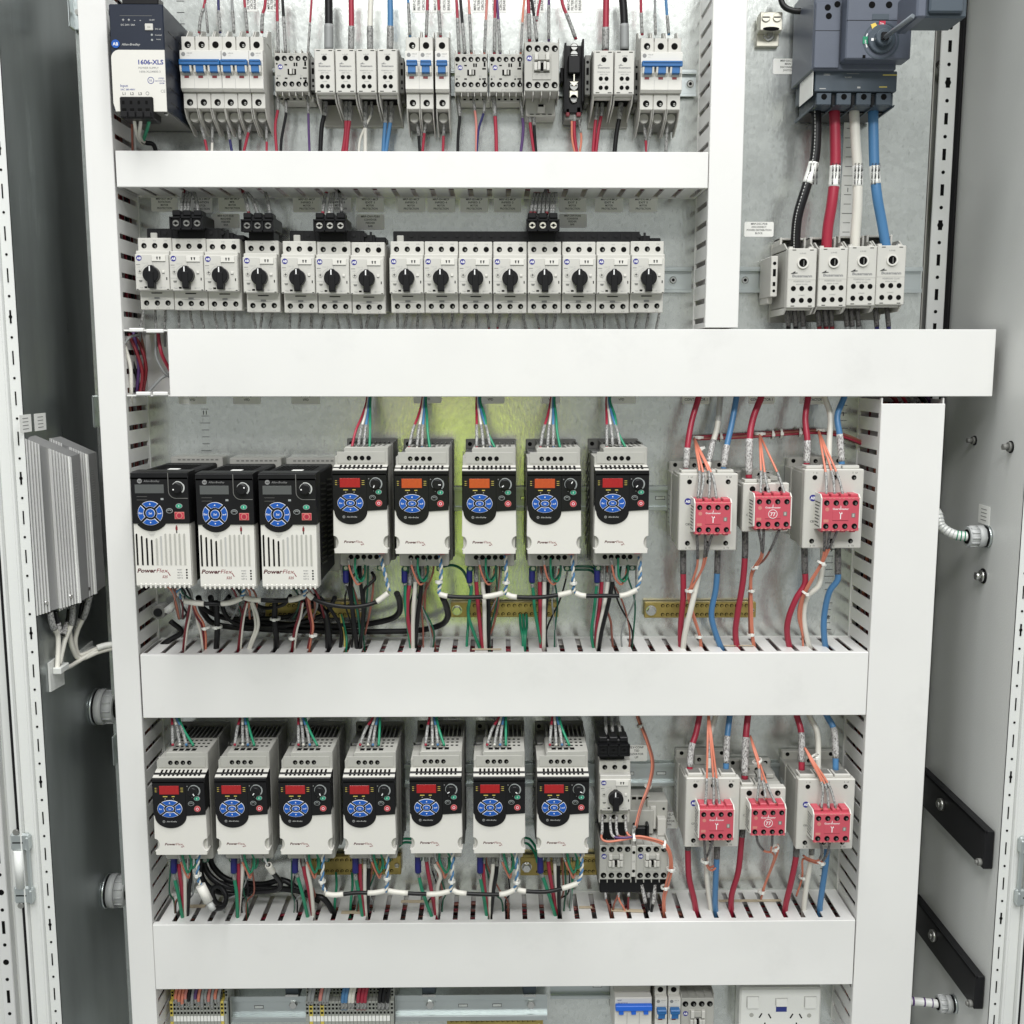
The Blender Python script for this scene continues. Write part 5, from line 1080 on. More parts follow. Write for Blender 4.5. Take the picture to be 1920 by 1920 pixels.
# ---------------------------------------------------------------- bottom row
def tblocks(px0, px1, n, label, cols):
    d = 52; x0, z = W(px0, 1870, d); x1, _ = W(px1, 1870, d); zb = W(px0, 1935, d)[1]; cx = (x0 + x1) / 2
    p = (x1 - x0) / n
    for i in range(n):
        ye = i in (0, n - 1); m = MB(0, 0); a = x0 + p * i - (x0 + p * (i + .5))
        k = 'term_yellow' if i in cols else 'term_grey'
        m.box(-p / 2 + .15, p / 2 - .15, 8, 38 if not ye else 44, zb - z, 14, k, .4); m.box(-p / 2 + .15, p / 2 - .15, 36, d, zb - z, -7, k, .4)
        for zz in (9, 3, -2): m.box(-p * .28, p * .28, 38 + (6 if ye else 0), 38.3 + (6 if ye else 0), zz - 1.4, zz + 1.4, 'hole')
        for zz in (-12, -18, -25): m.box(-p * .28, p * .28, d, d + .3, zz - 1.7, zz + 1.7, 'hole')
        m.box(-p * .42, p * .42, d, d + .8, -38, -30, 'label_white' if not ye else 'term_grey')
        tag(m.build('terminal_block', None, (x0 + p * (i + .5), 0, z)), label, 'terminal block', label)
tblocks(317, 425, 17, 'slim terminal block in the left bottom terminal strip', (0, 15)); tblocks(572, 738, 24, 'slim terminal block in the right bottom terminal strip', (1, 4))
zr5 = W(650, 1888, 30)[1]
rail(W(425, 1888, 22)[0], W(1026, 1888, 22)[0], W(650, 1886, 22)[1], 22, 'raised wide rail along the bottom edge of the photo', h=42, slots=[W(q, 1880, 24)[0] for q in (485, 868, 932)])
rail(W(1032, 1855, 0)[0], W(1145, 1855, 0)[0], W(1080, 1848, 0)[1], 0, 'short rail piece left of the bottom isolator switch', slots=[W(1120, 1842, 0)[0]])
for px in (548, 804, 993):
    t, x, z = world_thing('rail_bracket', ('left', 'middle', 'right')[(548, 804, 993).index(px)] + ' steel bracket holding the raised bottom rail', 'bracket', px, 1855, 24, 'steel brackets holding the raised bottom rail')
    m = MB(); m.box(-10, 10, 1, 26, -16, 22, 'breaker_blue_dark', 1); m.box(-10, 10, 24, 30, -9, -5, 'steel', .6); m.build('plate', t)
    m = MB(); m.disc(2, -21, 26, 8, 'zinc', 1, 20); m.disc(2, -21, 27, 6.4, 'steel', 6, 6, smooth=False, c=.8); m.build('bolt', t)
# bottom breakers, contactor, isolator, power socket
d = 70; x, z = W(1228, 1900, d); mcb(1, x, z - 3, 'single pole breaker at the bottom edge, right of the isolator', group='small breakers at the bottom edge'); x, z = W(1253, 1900, d); mcb(1, x, z - 3, 'single pole breaker at the bottom edge, left of the small contactor', group='small breakers at the bottom edge')
contactor(1277, 1337, 1872, 1960, 'contactor at the bottom edge right of the small breakers', D=70, txt=('C09', '10'), back=False)
t, X0, Z0 = world_thing('isolator_switch', 'white isolator with bright blue toggle bar at the bottom edge', 'isolator', 1186, 1890, 70)
m = MB(); a0, b1 = L(1153, 1871, 70); a1, b0 = L(1221, 1945, 70); m.box(a0, a1, 6, 70, b0, b1, 'dev_white', 1); a2, b2 = L(1150, 1843, 55); m.box(a0, a1, 6, 55, b1, b2, 'dev_grey', 1); m.text('NHP', a0 + 4, b1 - 5, 70, 3, 'print_blue', align='L'); m.text('SELECTOR', a0 + 4, b1 - 9.5, 70, 3, 'print_blue', align='L', fit=15)
for i in (1, 2): q = a0 + (a1 - a0) * i / 3; m.box(q - .3, q + .3, 70, 71, b0, b1 - 24, 'print_light')
m.build('housing', t); m = MB(); zt_ = L(1153, 1884, 74)[1]; m.box(a0 + .5, a1 - .5, 70, 78, zt_ - 8, zt_, 'isolator_blue', .8)
for i in range(3): q = a0 + (a1 - a0) * (i + .5) / 3 ; m.box(q - 3.4, q + 3.4, 70, 76, zt_ - 15, zt_ - 7, 'isolator_blue', .5)
m.build('toggle', t)
t, X0, Z0 = world_thing('power_socket', 'white double power socket with rocker switches at the bottom right', 'power socket', 1462, 1900, 46)
m = MB(); a0, b1 = L(1388, 1852, 46); a1, b0 = L(1536, 1965, 46); m.box(a0 + 4, a1 - 4, 1, 34, b0, b1 + 4, 'socket_white', 2); m.box(a0, a1, 34, 46, b0, b1 - 1, 'socket_white', 2.5)
m.box(a0 + 20, a1 - 14, 10, 34.5, b1 + 3.8, b1 + 4.6, 'dev_dark')
for (px, py) in ((1409, 1903), (1517, 1904)): q, r_ = L(px, py, 46); m.disc(q, r_, 46, 3.2, 'dev_grey', .4, 16)
for (px, py, rr) in ((1426, 1904, -.5), (1443, 1905, .5), (1484, 1905, -.5), (1501, 1905, .5)):
    q, r_ = L(px, py, 46); c, s_ = math.cos(rr), math.sin(rr)
    m.prism([(q + a * c - b * s_, r_ + a * s_ + b * c) for a, b in ((-1, -4), (1, -4), (1, 4), (-1, 4))], 46, 46.3, 'hole')
for px in (1434, 1493): q, r_ = L(px, 1922, 46); m.box(q - 1, q + 1, 46, 46.3, r_ - 4, r_ + 4, 'hole')
q, r_ = L(1465, 1891, 46); m.box(q - 8, q + 8, 46, 46.4, r_ - 5, r_ + 4, 'print_blue'); m.build('face_plate', t)
for px in (1411, 1519, 1465):
    q, r_ = L(px, 1878, 46); m = MB(); h_ = 8 if px != 1465 else 5; m.box(q - 9, q + 9, 46, 46.3, r_ - h_ - .8, r_ + h_ + .8, 'print_light'); m.prof([(46, r_ - h_), (51, r_ - h_), (48, r_ + h_), (46, r_ + h_)], q - 8.2, q + 8.2, 'socket_white'); m.build('rocker_switch', t)
# ---------------------------------------------------------------- right wall fittings
def wallbolt(px, py, X, r, label, k='dev_dark'):
    # on the side wall plane x = X: solve the depth so that the fitting sits on the wall
    lo, hi = -130., 165.
    for _ in range(40):
        mid = (lo + hi) / 2
        if (W(px, py, mid)[0] > X) == (X > 0): lo = mid
        else: hi = mid
    d = (lo + hi) / 2; z = W(px, py, d)[1]; return d, z
SG = -1
def wall_disc(mb, X, d, z, r, h, k, s, n=18, r2=None):
    P = [Vector((X, d, z)), Vector((X + s * h, d, z))]; mb.tube(P, [r, r if r2 is None else r2], k, n)
for (px, py, r, nm, k) in ((1828, 826, 5.5, 'small dark bolt on the right wall, upper left of the two', 'dev_dark'), (1896, 838, 6.5, 'small dark bolt on the right wall near the photo edge', 'dev_dark'), (1844, 1080, 8.5, 'shiny hexagon bolt on the right wall below the cable gland', 'steel')):
    d, z = wallbolt(px, py, XR, 5, ''); t = thing('wall_bolt', nm, 'bolt', XR, z, 'bolts on the right side wall')
    m = MB(XR, z); wall_disc(m, XR, d, z, r * 1.25, 1.5, 'gasket', -1); wall_disc(m, XR - 1.5, d, z, r, 3, k, -1); wall_disc(m, XR - 4.5, d, z, r * .66, 7, k, -1, 6); m.build('head', t)
d, z = wallbolt(1845, 965, XR, 5, ''); m = MB(XR, z); m.prof([(d - 16, z - 13), (d + 18, z - 13), (d + 18, z + 13), (d - 16, z + 13)], XR - .6, XR - .2, 'label_white')
for i in range(4): m.prof([(d - 8, z + 7 - i * 5), (d + 9, z + 7 - i * 5), (d + 9, z + 8.1 - i * 5), (d - 8, z + 8.1 - i * 5)], XR - .8, XR - .6, 'print_grey')
tag(m.build('label_sticker', None, (XR, 0, z)), 'white label on the right side wall above the cable gland', 'label', 'labels on the cabinet side walls')
def gland(X, s, px, py, r, label, metal=False, L_=26):
    d, z = wallbolt(px, py, X, 5, ''); t = thing('cable_gland', label, 'cable gland', X, z, 'cable glands in the cabinet side walls'); m = MB(X, z)
    wall_disc(m, X, d, z, r * 1.12, 3.5, 'zinc', s, 24); wall_disc(m, X + s * 3.5, d, z, r * 1.02, 3, 'gasket', s, 24); m.build('locknut', t); m = MB(X, z)
    wall_disc(m, X + s * 6.5, d, z, r * 1.1, L_ * .35, 'gland_grey', s, 8 if not metal else 26); wall_disc(m, X + s * (6.5 + L_ * .35), d, z, r * .98, L_ * .5, 'gland_grey', s, 26)
    for i in range(12):
        a = i * PI / 6; m.tube([(X + s * (7 + L_ * .35), d + r * math.cos(a), z + r * math.sin(a)), (X + s * (6 + L_ * .8), d + r * math.cos(a), z + r * math.sin(a))], 1.3, 'gland_grey', 5)
    wall_disc(m, X + s * (6.5 + L_ * .85), d, z, r * .72, .8, 'hole', s, 20); m.build('cap', t); return d, z
d, z = gland(XR, -1, 1852, 1006, 14, 'white cable gland with spiral wrapped cable on the right wall', L_=26)
m = MB(XR, z); C = catmull([(XR - 26, d, z), (XR - 44, d - 6, z + 2), (XR - 58, d - 16, z + 12), (XR - 62, d - 24, z + 30), (XR - 74, d - 34, z + 40), (XR - 110, d - 44, z + 36)], 6); m.tube(C, 6.5, 'clear_plastic', 12)
wb = m.build('cable', None, (XR, 0, z)); tag(wb, 'cable in clear spiral wrap curving out of the right wall gland', 'cable')
for i in range(2, len(C) - 1, 3):
    pass
m = MB(XR, z)
for i in range(1, len(C) * 2 - 4):
    q = i / 2; a = C[int(q)].lerp(C[min(int(q) + 1, len(C) - 1)], q - int(q)); b = C[min(int(q) + 1, len(C) - 1)]; v = (b - a)
    if i % 3 == 0 and v.length > 0: v.normalize(); m.tube([a, a + v * 1.4], 7.1, 'gland_grey' if i > 9 else 'w_green', 12)
m.build('spiral_wrap', wb)
d, z = gland(XR, -1, 1790, 1882, 12, 'white cable gland near the bottom of the right wall', L_=22)
m = MB(XR, z); C = catmull([(XR - 22, d, z), (XR - 50, d - 4, z + 1), (XR - 100, d - 10, z + 2)], 5); m.tube(C, 6, 'clear_plastic', 12); wb = m.build('cable', None, (XR, 0, z)); tag(wb, 'short wrapped cable from the lower right wall gland', 'cable')
m = MB(XR, z)
for i in (2, 4, 6): m.tube([C[i], C[i].lerp(C[i + 1], .3)], 6.5, 'w_purple', 12)
m.build('spiral_wrap', wb)
# ---------------------------------------------------------------- left wall fittings
gland(XL, 1, 178, 1325, 24, 'upper grey cable gland on the dark left wall', True, 30); gland(XL, 1, 200, 1670, 23, 'lower grey cable gland on the dark left wall', True, 30)
for (px, py, nm) in ((183, 772, 'shiny side bracket beside the braking resistors'), (137, 18, 'shiny side bracket at the top of the left wall'), (220, 1408, 'shiny side bracket between the two left glands')):
    t, x, z = world_thing('side_bracket', nm, 'bracket', px, py, 20, 'zinc brackets on the left side of the mounting plate'); m = MB(); m.box(-5, 12, 4, 8, -22, 22, 'zinc', 1); m.box(-7, -4, 4, 22, -22, 22, 'zinc', 1); m.build('plate', t); m = MB(); m.disc(2, 0, 8, 4, 'screw', 3, 6, smooth=False); m.build('bolt', t)
for (px, py, nm) in ((75, 791, 'white label on the left wall above the braking resistors'), (47, 794, 'white label on the left wall cut off by the frame')):
    d, z = wallbolt(px, py, XL, 5, ''); m = MB(XL, z); hw = 17; m.prof([(d - hw, z - 11), (d + hw, z - 11), (d + hw, z + 11), (d - hw, z + 11)], XL + .2, XL + .6, 'label_white')
    for i in range(4): m.prof([(d - 8, z + 6 - i * 4.4), (d + 8, z + 6 - i * 4.4), (d + 8, z + 6.9 - i * 4.4), (d - 8, z + 6.9 - i * 4.4)], XL + .6, XL + .8, 'print_grey')
    tag(m.build('label_sticker', None, (XL, 0, z)), nm, 'label', 'labels on the cabinet side walls')
# finned aluminium braking resistors standing off the left wall, broad finned face towards the viewer's right
def resistor(A, B, C_, D_, E_, F_, label, text=True):
    """finned slab: A/B left edge top/bottom, C/D convex corner top/bottom, E/F far right edge top/bottom (photo points with depth)"""
    a, b, c, d, e, f = [Vector(P3(p)) for p in (A, B, C_, D_, E_, F_)]
    o = (a + f) / 2; t = thing('braking_resistor', label, 'braking resistor', o.x, o.z, 'finned aluminium braking resistors on the left wall')
    def solid(m, q, k):   # q: 8 corners, bottom ring then top ring
        i = [m.av(*p) for p in q]
        for g in ((0, 1, 2, 3), (4, 5, 6, 7), (0, 1, 5, 4), (1, 2, 6, 5), (2, 3, 7, 6), (3, 0, 4, 7)): m.af([i[j] for j in g], k)
    n = (c - a).cross(b - a); n.normalize()
    if n.y < 0: n = -n
    m = MB(o.x, o.z); g, h = a + (e - c), b + (f - d)
    solid(m, [b, d, f, h, a, c, e, g], 'alu_shaded')  # darker than the fins, so grooves and end face look shaded
    N = 15
    for i in range(N):
        u0, u1 = i / N, (i + .5) / N
        if .33 < u0 < .52: continue
        p0, p1, q0, q1 = a.lerp(c, u0), a.lerp(c, u1), b.lerp(d, u0), b.lerp(d, u1); w_ = n * 3.4
        solid(m, [q0, q1, q1 + w_, q0 + w_, p0, p1, p1 + w_, p0 + w_], 'alu')
    p0, q0 = a.lerp(c, .955), b.lerp(d, .955); solid(m, [q0, d, d + n * 5, q0 + n * 5, p0, c, c + n * 5, p0 + n * 5], 'alu')
    m.build('finned_body', t)
    nn = (e - c).cross(d - c); nn.normalize()
    if nn.x < 0: nn = -nn
    m = MB(o.x, o.z); rg = random.Random(3)
    if text:
        u = .12
        while u < .46:   # printed type line running down the narrow face
            du = rg.uniform(.010, .022)
            P = [c.lerp(e, .34 + rg.uniform(0, .08)).lerp(d.lerp(f, .34), u), c.lerp(e, .62).lerp(d.lerp(f, .62), u), c.lerp(e, .62).lerp(d.lerp(f, .62), u + du * .6), c.lerp(e, .38).lerp(d.lerp(f, .38), u + du * .6)]
            solid(m, [p + nn * .1 for p in P] + [p + nn * .35 for p in P], 'print_grey'); u += du
        m.build('printed_marks', t)
    m = MB(o.x, o.z)
    for u in (.22, .78):
        p = b.lerp(d, u).lerp(a.lerp(c, u), .06); m.tube([p, p + n * 5], 2.6, 'steel', 10)
    m.build('screw', t)
resistor((92, 822, 100), (108, 1146, 100), (161, 852, 66), (178, 1112, 66), (181, 848, 44), (198, 1098, 44), 'rear aluminium braking resistor nearer to the left vertical duct')
resistor((44, 822, 158), (66, 1154, 158), (129, 857, 108), (148, 1129, 108), (149, 851, 86), (167, 1119, 86), 'front aluminium braking resistor next to the punched frame')
# white cables of the resistors and their tie mounts
GW = 'white cables below the braking resistors'
wire('w_white', 3.4, [(93, 1148, 110), (100, 1175, 105), (109, 1195, 95), (108, 1245, 80), (107, 1256, 78)], sl=((0, .3, 'sleeve'),), label='white cable from the left end of the front braking resistor', group=GW)
wire('w_white', 3.4, [(137, 1132, 95), (134, 1170, 92), (122, 1200, 85), (111, 1245, 80)], sl=((0, .35, 'sleeve'),), label='white cable from the middle of the front braking resistor', group=GW)
wire('w_white', 3.4, [(168, 1118, 70), (160, 1150, 68), (146, 1180, 64), (141, 1205, 60), (150, 1228, 56), (185, 1216, 50), (225, 1209, 40)], sl=((0, .22, 'sleeve'),), label='white cable from the rear braking resistor to the duct', group=GW)
wire('w_white', 3.4, [(128, 1160, 74), (131, 1190, 70), (136, 1215, 66), (150, 1235, 62), (185, 1222, 52), (225, 1212, 42)], sl=((0, .12, 'w_black'),), label='white cable behind the two resistors bending to the duct', group=GW)
wire('w_white', 3.0, [(112, 1256, 78), (130, 1250, 72), (150, 1238, 64), (190, 1214, 50), (225, 1206, 42)], label='thin white cable from the lower tie mount to the duct', group=GW)
wire('w_black', 3.2, [(105, 1146, 96), (108, 1168, 92), (112, 1186, 90)], sl=((.5, 1.0, 'sleeve_white'),), label='short black lead end below the front resistor, left one', group='short black lead ends below the resistors')
wire('w_black', 3.2, [(130, 1142, 84), (126, 1168, 82), (118, 1190, 80)], sl=((.5, 1.0, 'sleeve_white'),), label='short black lead end below the front resistor, middle one', group='short black lead ends below the resistors')
wire('w_black', 3.2, [(155, 1128, 66), (150, 1158, 64), (143, 1186, 62)], sl=((.5, 1.0, 'sleeve_white'),), label='short black lead end below the rear resistor', group='short black lead ends below the resistors')
for (px, py, w_, h_, nm) in ((103, 1262, 13, 22, 'lower white tie mount on the dark left wall'), (160, 1222, 12, 10, 'upper white tie mount on the dark left wall')):
    d, z = wallbolt(px, py, XL, 5, ''); x = XL; m = MB(x, z); m.prof([(d - 22, z - h_), (d + 22, z - h_ + 3), (d + 22, z + h_ - 2), (d - 22, z + h_)], x + .3, x + 3, 'clear_plastic'); m.box(x + 3, x + 14, d - 14, d + 14, z + h_ * .1, z + h_ * .5, 'clear_plastic', 1); tag(m.build('tie_mount', None, (x, 0, z)), nm, 'tie mount', 'white tie mounts on the left wall')
wire('tie', 4.5, [(182, 1215, 56), (200, 1210, 50), (222, 1208, 44)], label='clear sleeve around the resistor cables near the left duct', cat='cable sleeve', name='cable_sleeve')
# ================================================================ WIRING
KIND = (('motor wires', 'motor_wire', 'motor wire'), ('earth wires', 'earth_wire', 'earth wire'), ('control wires', 'control_wire', 'control wire'), ('cables', 'cable', 'cable'), ('sleeved', 'sleeved_wire', 'sleeved wire'), ('supply wires', 'supply_wire', 'supply wire'), ('short dark wires', 'sleeved_wire', 'sleeved wire'))
_wire = wire
def wire(*a, **k):
    g = k.get('group') or ''
    if k.get('name', 'wire') == 'wire':
        for s_, n_, c_ in KIND:
            if s_ in g: k['name'] = n_; k['cat'] = c_; break
    return _wire(*a, **k)
ORD5 = ('first', 'second', 'third', 'fourth', 'fifth'); CN = {'w_red': 'red', 'w_white': 'white', 'w_blue': 'blue', 'w_green': 'green', 'w_black': 'black', 'w_navy': 'dark blue', 'w_grey': 'grey', 'w_purple': 'purple', 'w_pink': 'pink', 'w_orange': 'orange', 'w_brown': 'brown', 'w_darkred': 'dark red', 'w_dkgreen': 'dark green'}
def cn(c): return CN[c]
# --- supply leads on top of the white drives: start in the duct, ends in the terminal block
G = 'supply wires on top of the white drives'
for k, (sx, ends) in enumerate(((691, (659, 671, 682, 693)), (795, (766.6, 781.5, 791, 806)), (897, (894, 906.7, 919.7, 929)), (1036, (1013, 1026.7, 1037.5, 1050.6)), (1140.5, (1138, 1149.5, 1163.6, 1174.4)))):
    for j, (c, e) in enumerate(zip(('w_red', 'w_white', 'w_blue', 'w_green'), ends)):
        s0 = sx + (j - 1.5) * 2.2; mx_ = s0 + (e - s0) * (.72 if j < 3 else .45)
        P = [(s0 + 2, 728, 48), (s0, 752, 55 + j), (s0 + (e - s0) * .3, 780, 70 + j), (mx_, 808, 92), (e, 842, 106)]
        wire(c, 1.75, P, sl=() if (j == 3 or (k == 0 and j == 0)) else ((.66, .97, 'sleeve', 1.2),), label=f'{cn(c)} wire into the top of the {ORD5[k]} white drive of the middle row', group=G)
for k, (sx, ends) in enumerate(((329, (324, 337.5, 349.7, 363)), (457, (440, 455, 465, 477)), (566, (559.6, 569, 581, 595)), (706, (674.7, 689.6, 699, 710)), (812, (798, 811, 821, 833)), (942, (913, 927, 937.7, 948.5)), (1042, (1031, 1043, 1054, 1067.7)))):
    for j, (c, e) in enumerate(zip(('w_red', 'w_white', 'w_blue', 'w_green'), ends)):
        s0 = sx + (j - 1.5) * 4.4; md = s0 + (e - s0) * (.55 if j < 3 else .3)
        P = [(s0, 1328, 58), (s0, 1345, 66 + j), (md, 1367, 84), (e, 1398, 104)]
        wire(c, 1.8, P, sl=() if j == 3 else ((.58, .97, 'sleeve', 1.2),), label=f'{cn(c)} wire into the top of the {ORD[k] if k in (0, 6) else ORD[k] + " from left"} white drive of the lower row', group=G)
# --- motor and earth leads under the drives
G = 'thick motor wires below the drives'
def lead(c, r, P, lab, sl=(), grp=None, **kw):
    grp = grp or G
    return wire(c, r, P, sl=sl, label=lab, group=grp, **kw)
SL = ((0, .24, 'sleeve', 1.15),)
B3 = 1232
for k, L_ in enumerate((
    (('w_red', ((768.5, 1050, 80), (768, 1092, 84), (765, 1115, 86), (764, 1155, 78), (771, 1200, 62), (776, B3, 50))), ('w_white', ((779.5, 1050, 80), (779, 1092, 84), (776, 1130, 84), (774, 1180, 70), (775, B3, 52))), ('w_black', ((791, 1050, 78), (790, 1092, 82), (787, 1125, 80), (782, 1165, 72), (778, B3, 50)))),
    (('w_red', ((892.6, 1050, 80), (893, 1092, 84), (896, 1130, 82), (902, 1190, 66), (908, B3, 52))), ('w_white', ((904, 1050, 80), (905, 1092, 84), (908, 1130, 84), (909, 1190, 68), (911, B3, 50))), ('w_black', ((914, 1050, 78), (915, 1092, 80), (916, 1130, 78), (916, 1190, 64), (913, B3, 50)))),
    (('w_red', ((1012, 1050, 80), (1012, 1092, 84), (1013, 1140, 80), (1013, 1190, 66), (1017, B3, 52))), ('w_white', ((1021, 1050, 80), (1021, 1092, 84), (1020, 1140, 82), (1019.5, 1190, 68), (1019, B3, 52))), ('w_black', ((1029, 1050, 76), (1028, 1092, 78), (1023, 1140, 72), (1021, 1190, 64), (1021, B3, 48)))),
    (('w_red', ((1128, 1050, 80), (1128, 1092, 84), (1125, 1130, 80), (1119, 1180, 68), (1117, B3, 52))), ('w_white', ((1139, 1050, 80), (1139, 1092, 84), (1134, 1130, 84), (1123, 1185, 72), (1119, B3, 54))), ('w_black', ((1149.5, 1050, 80), (1148, 1092, 84), (1141, 1130, 86), (1128, 1185, 76), (1121, B3, 56)))))):
    for c, P in L_: lead(c, 2.9, P, f'thick {cn(c)} wire under the {ORD5[k + 1]} white drive of the middle row', SL)
for k, (x, P) in enumerate(((648.7, ((653, 1100, 86), (657, 1125, 82), (664, 1180, 70), (670, B3, 52))), (758.5, ((760, 1100, 88), (760, 1135, 84), (767, 1190, 66), (773, B3, 50))), (880.4, ((884, 1105, 88), (878, 1150, 80), (888, 1185, 70), (906, B3, 52))), (997.7, ((1000, 1110, 88), (1003, 1145, 82), (1012, 1195, 66), (1018, B3, 50))), (1119.5, ((1118, 1105, 88), (1114, 1145, 80), (1109, 1190, 68), (1117, B3, 52))))):
    lead('w_black' if k == 0 else 'w_green', 2.2, ((x, 1062, 90), (x, 1092, 90)) + P, f'earth wire with blue crimp under the {ORD5[k]} white drive of the middle row', ((.015, .20, 'crimp_blue', 1.9), (.22, .30, 'sleeve', 1.2)), 'earth wires with dark blue crimp sleeves')
B4 = 1742
for k, (x, P) in enumerate(((326, ((328, 1650, 92), (334, 1675, 86), (346, B4, 60))), (438.5, ((440, 1650, 92), (444, 1680, 86), (446, B4, 60))), (553.4, ((558, 1645, 92), (568, 1680, 86), (582, B4, 58))), (666.6, ((668, 1650, 92), (675, 1685, 80), (683, B4, 58))), (784, ((786, 1645, 92), (795, 1680, 86), (819, B4, 58))), (900.3, ((901, 1648, 92), (908, 1685, 80), (916, B4, 58))), (1013.5, ((1018, 1645, 92), (1030, 1680, 86), (1049, B4, 58))))):
    lead('w_green', 2.6, ((x, 1594, 92), (x, 1634, 94)) + P, f'earth wire with blue crimp under the {ORD[k]} white drive of the lower row', ((.06, .27, 'crimp_blue', 1.75), (.29, .48, 'sleeve', 1.05)), 'earth wires with dark blue crimp sleeves')
for k, L_ in enumerate((
    (('w_red', ((334, 1590, 84), (336, 1630, 90), (341, 1670, 82), (346, B4, 56))), ('w_white', ((346, 1590, 84), (347, 1630, 88), (347, 1680, 78), (347, B4, 56))), ('w_black', ((357, 1590, 82), (357, 1640, 86), (354, 1680, 76), (349, B4, 54)))),
    (('w_red', ((445, 1590, 84), (447, 1630, 90), (447, 1680, 82), (443, B4, 56))), ('w_white', ((455, 1590, 84), (455, 1630, 88), (450, 1680, 78), (445, B4, 56)))),
    (('w_red', ((566, 1590, 84), (571, 1635, 88), (579, 1670, 80), (590, B4, 54))), ('w_white', ((575, 1590, 84), (577, 1630, 90), (584, 1670, 82), (590, B4, 56)))),
    (('w_red', ((675, 1590, 84), (675, 1630, 90), (677, 1670, 82), (687, B4, 56))), ('w_white', ((684, 1590, 84), (684, 1630, 88), (684, 1670, 80), (688, B4, 56))), ('w_black', ((692, 1590, 80), (691, 1640, 84), (690, 1680, 76), (688, B4, 52)))),
    (('w_red', ((798, 1590, 84), (801, 1625, 90), (808, 1665, 82), (822, B4, 56))), ('w_white', ((812, 1590, 84), (816, 1620, 90), (826, 1642, 90), (820, 1668, 80), (818, B4, 56)))),
    (('w_red', ((907, 1590, 84), (906, 1630, 90), (909, 1670, 82), (917, B4, 56))), ('w_white', ((925, 1590, 84), (924, 1630, 90), (919, 1670, 80), (917, B4, 56))), ('w_black', ((933, 1590, 84), (931, 1635, 88), (925, 1672, 80), (918, B4, 54)))),
    (('w_red', ((1026, 1590, 84), (1029, 1625, 90), (1036, 1670, 82), (1049, B4, 56))), ('w_white', ((1040, 1590, 84), (1041, 1630, 88), (1045, 1680, 78), (1050, B4, 54))), ('w_black', ((1047, 1590, 84), (1047, 1635, 90), (1048, 1680, 82), (1050, B4, 58)))))):
    for c, P in L_: lead(c, 2.8, P, f'thick {cn(c)} wire under the {ORD[k]} white drive of the lower row', SL)
# black and brown leads of the first white drive in the middle row
for c, r, P, lab in (('w_black', 2.6, ((656, 1050, 80), (657, 1090, 84), (660, 1130, 80), (666, 1180, 70), (672, B3, 54)), 'left black wire under the first white drive of the middle row'),
    ('w_black', 2.6, ((674, 1050, 80), (676, 1090, 84), (681, 1140, 80), (678, 1190, 68), (673, B3, 54)), 'middle black wire under the first white drive of the middle row'),
    ('w_black', 2.2, ((697, 1072, 70), (703, 1085, 74), (694, 1094, 78), (682, 1110, 80), (683, 1150, 76), (676, 1195, 64), (674, B3, 50)), 'curled black wire under the first white drive of the middle row'),
    ('w_dkgreen', 1.8, ((668, 1072, 74), (660, 1088, 78), (663, 1115, 80), (671, 1150, 76), (676, 1195, 66)), 'dark green wire bent under the first white drive of the middle row'),
    ('w_brown', 1.5, ((700, 1080, 66), (699, 1110, 70), (693, 1150, 70), (684, 1190, 60)), 'thin brown wire under the first white drive of the middle row'),
    ('w_brown', 1.5, ((800, 1092, 76), (797, 1120, 72), (798, 1155, 66), (812, 1190, 58), (818, B3, 48)), 'thin brown wire right of the second white drive\'s motor leads'),
    ('w_brown', 1.6, ((930, 1100, 76), (934, 1130, 70), (926, 1170, 64), (917, 1194, 60)), 'thin brown wire right of the third white drive\'s motor leads'),
    ('w_brown', 1.6, ((1136, 1140, 76), (1145, 1165, 72), (1147, 1190, 62), (1150, 1222, 50)), 'thin brown wire right of the fifth white drive\'s motor leads')):
    lead(c, r, P, lab)
# control wires: orange and green loops below every white drive
G = 'thin control wires looping below the drives'
for k, xl in enumerate((622, 739.5, 867, 988.5, 1115)):
    o = random.uniform(-2, 2)
    lead('w_orange', 1.35, ((xl + 31, 1046, 104), (xl + 33, 1064, 104), (xl + 40 + o, 1084, 100), (xl + 49, 1096, 96), (xl + 58 + o, 1086, 92), (xl + 60, 1066, 86)), f'thin orange wire looping below the {ORD5[k]} white drive of the middle row', ((0, .14, 'sleeve_white', 1.2),), G)
    lead('w_green', 1.5, ((xl + 44, 1046, 104), (xl + 44, 1068, 106), (xl + 48 + o, 1084, 102), (xl + 56, 1090, 98), (xl + 62, 1076, 92), (xl + 62, 1046, 90)), f'green wire looping below the {ORD5[k]} white drive of the middle row', (), G)
    lead('w_dkgreen', 1.5, ((xl + 60, 1046, 100), (xl + 63, 1070, 98), (xl + 55 + o, 1086, 92), (xl + 47, 1084, 88), (xl + 49, 1062, 80)), f'dark green wire looping below the {ORD5[k]} white drive of the middle row', (), G)
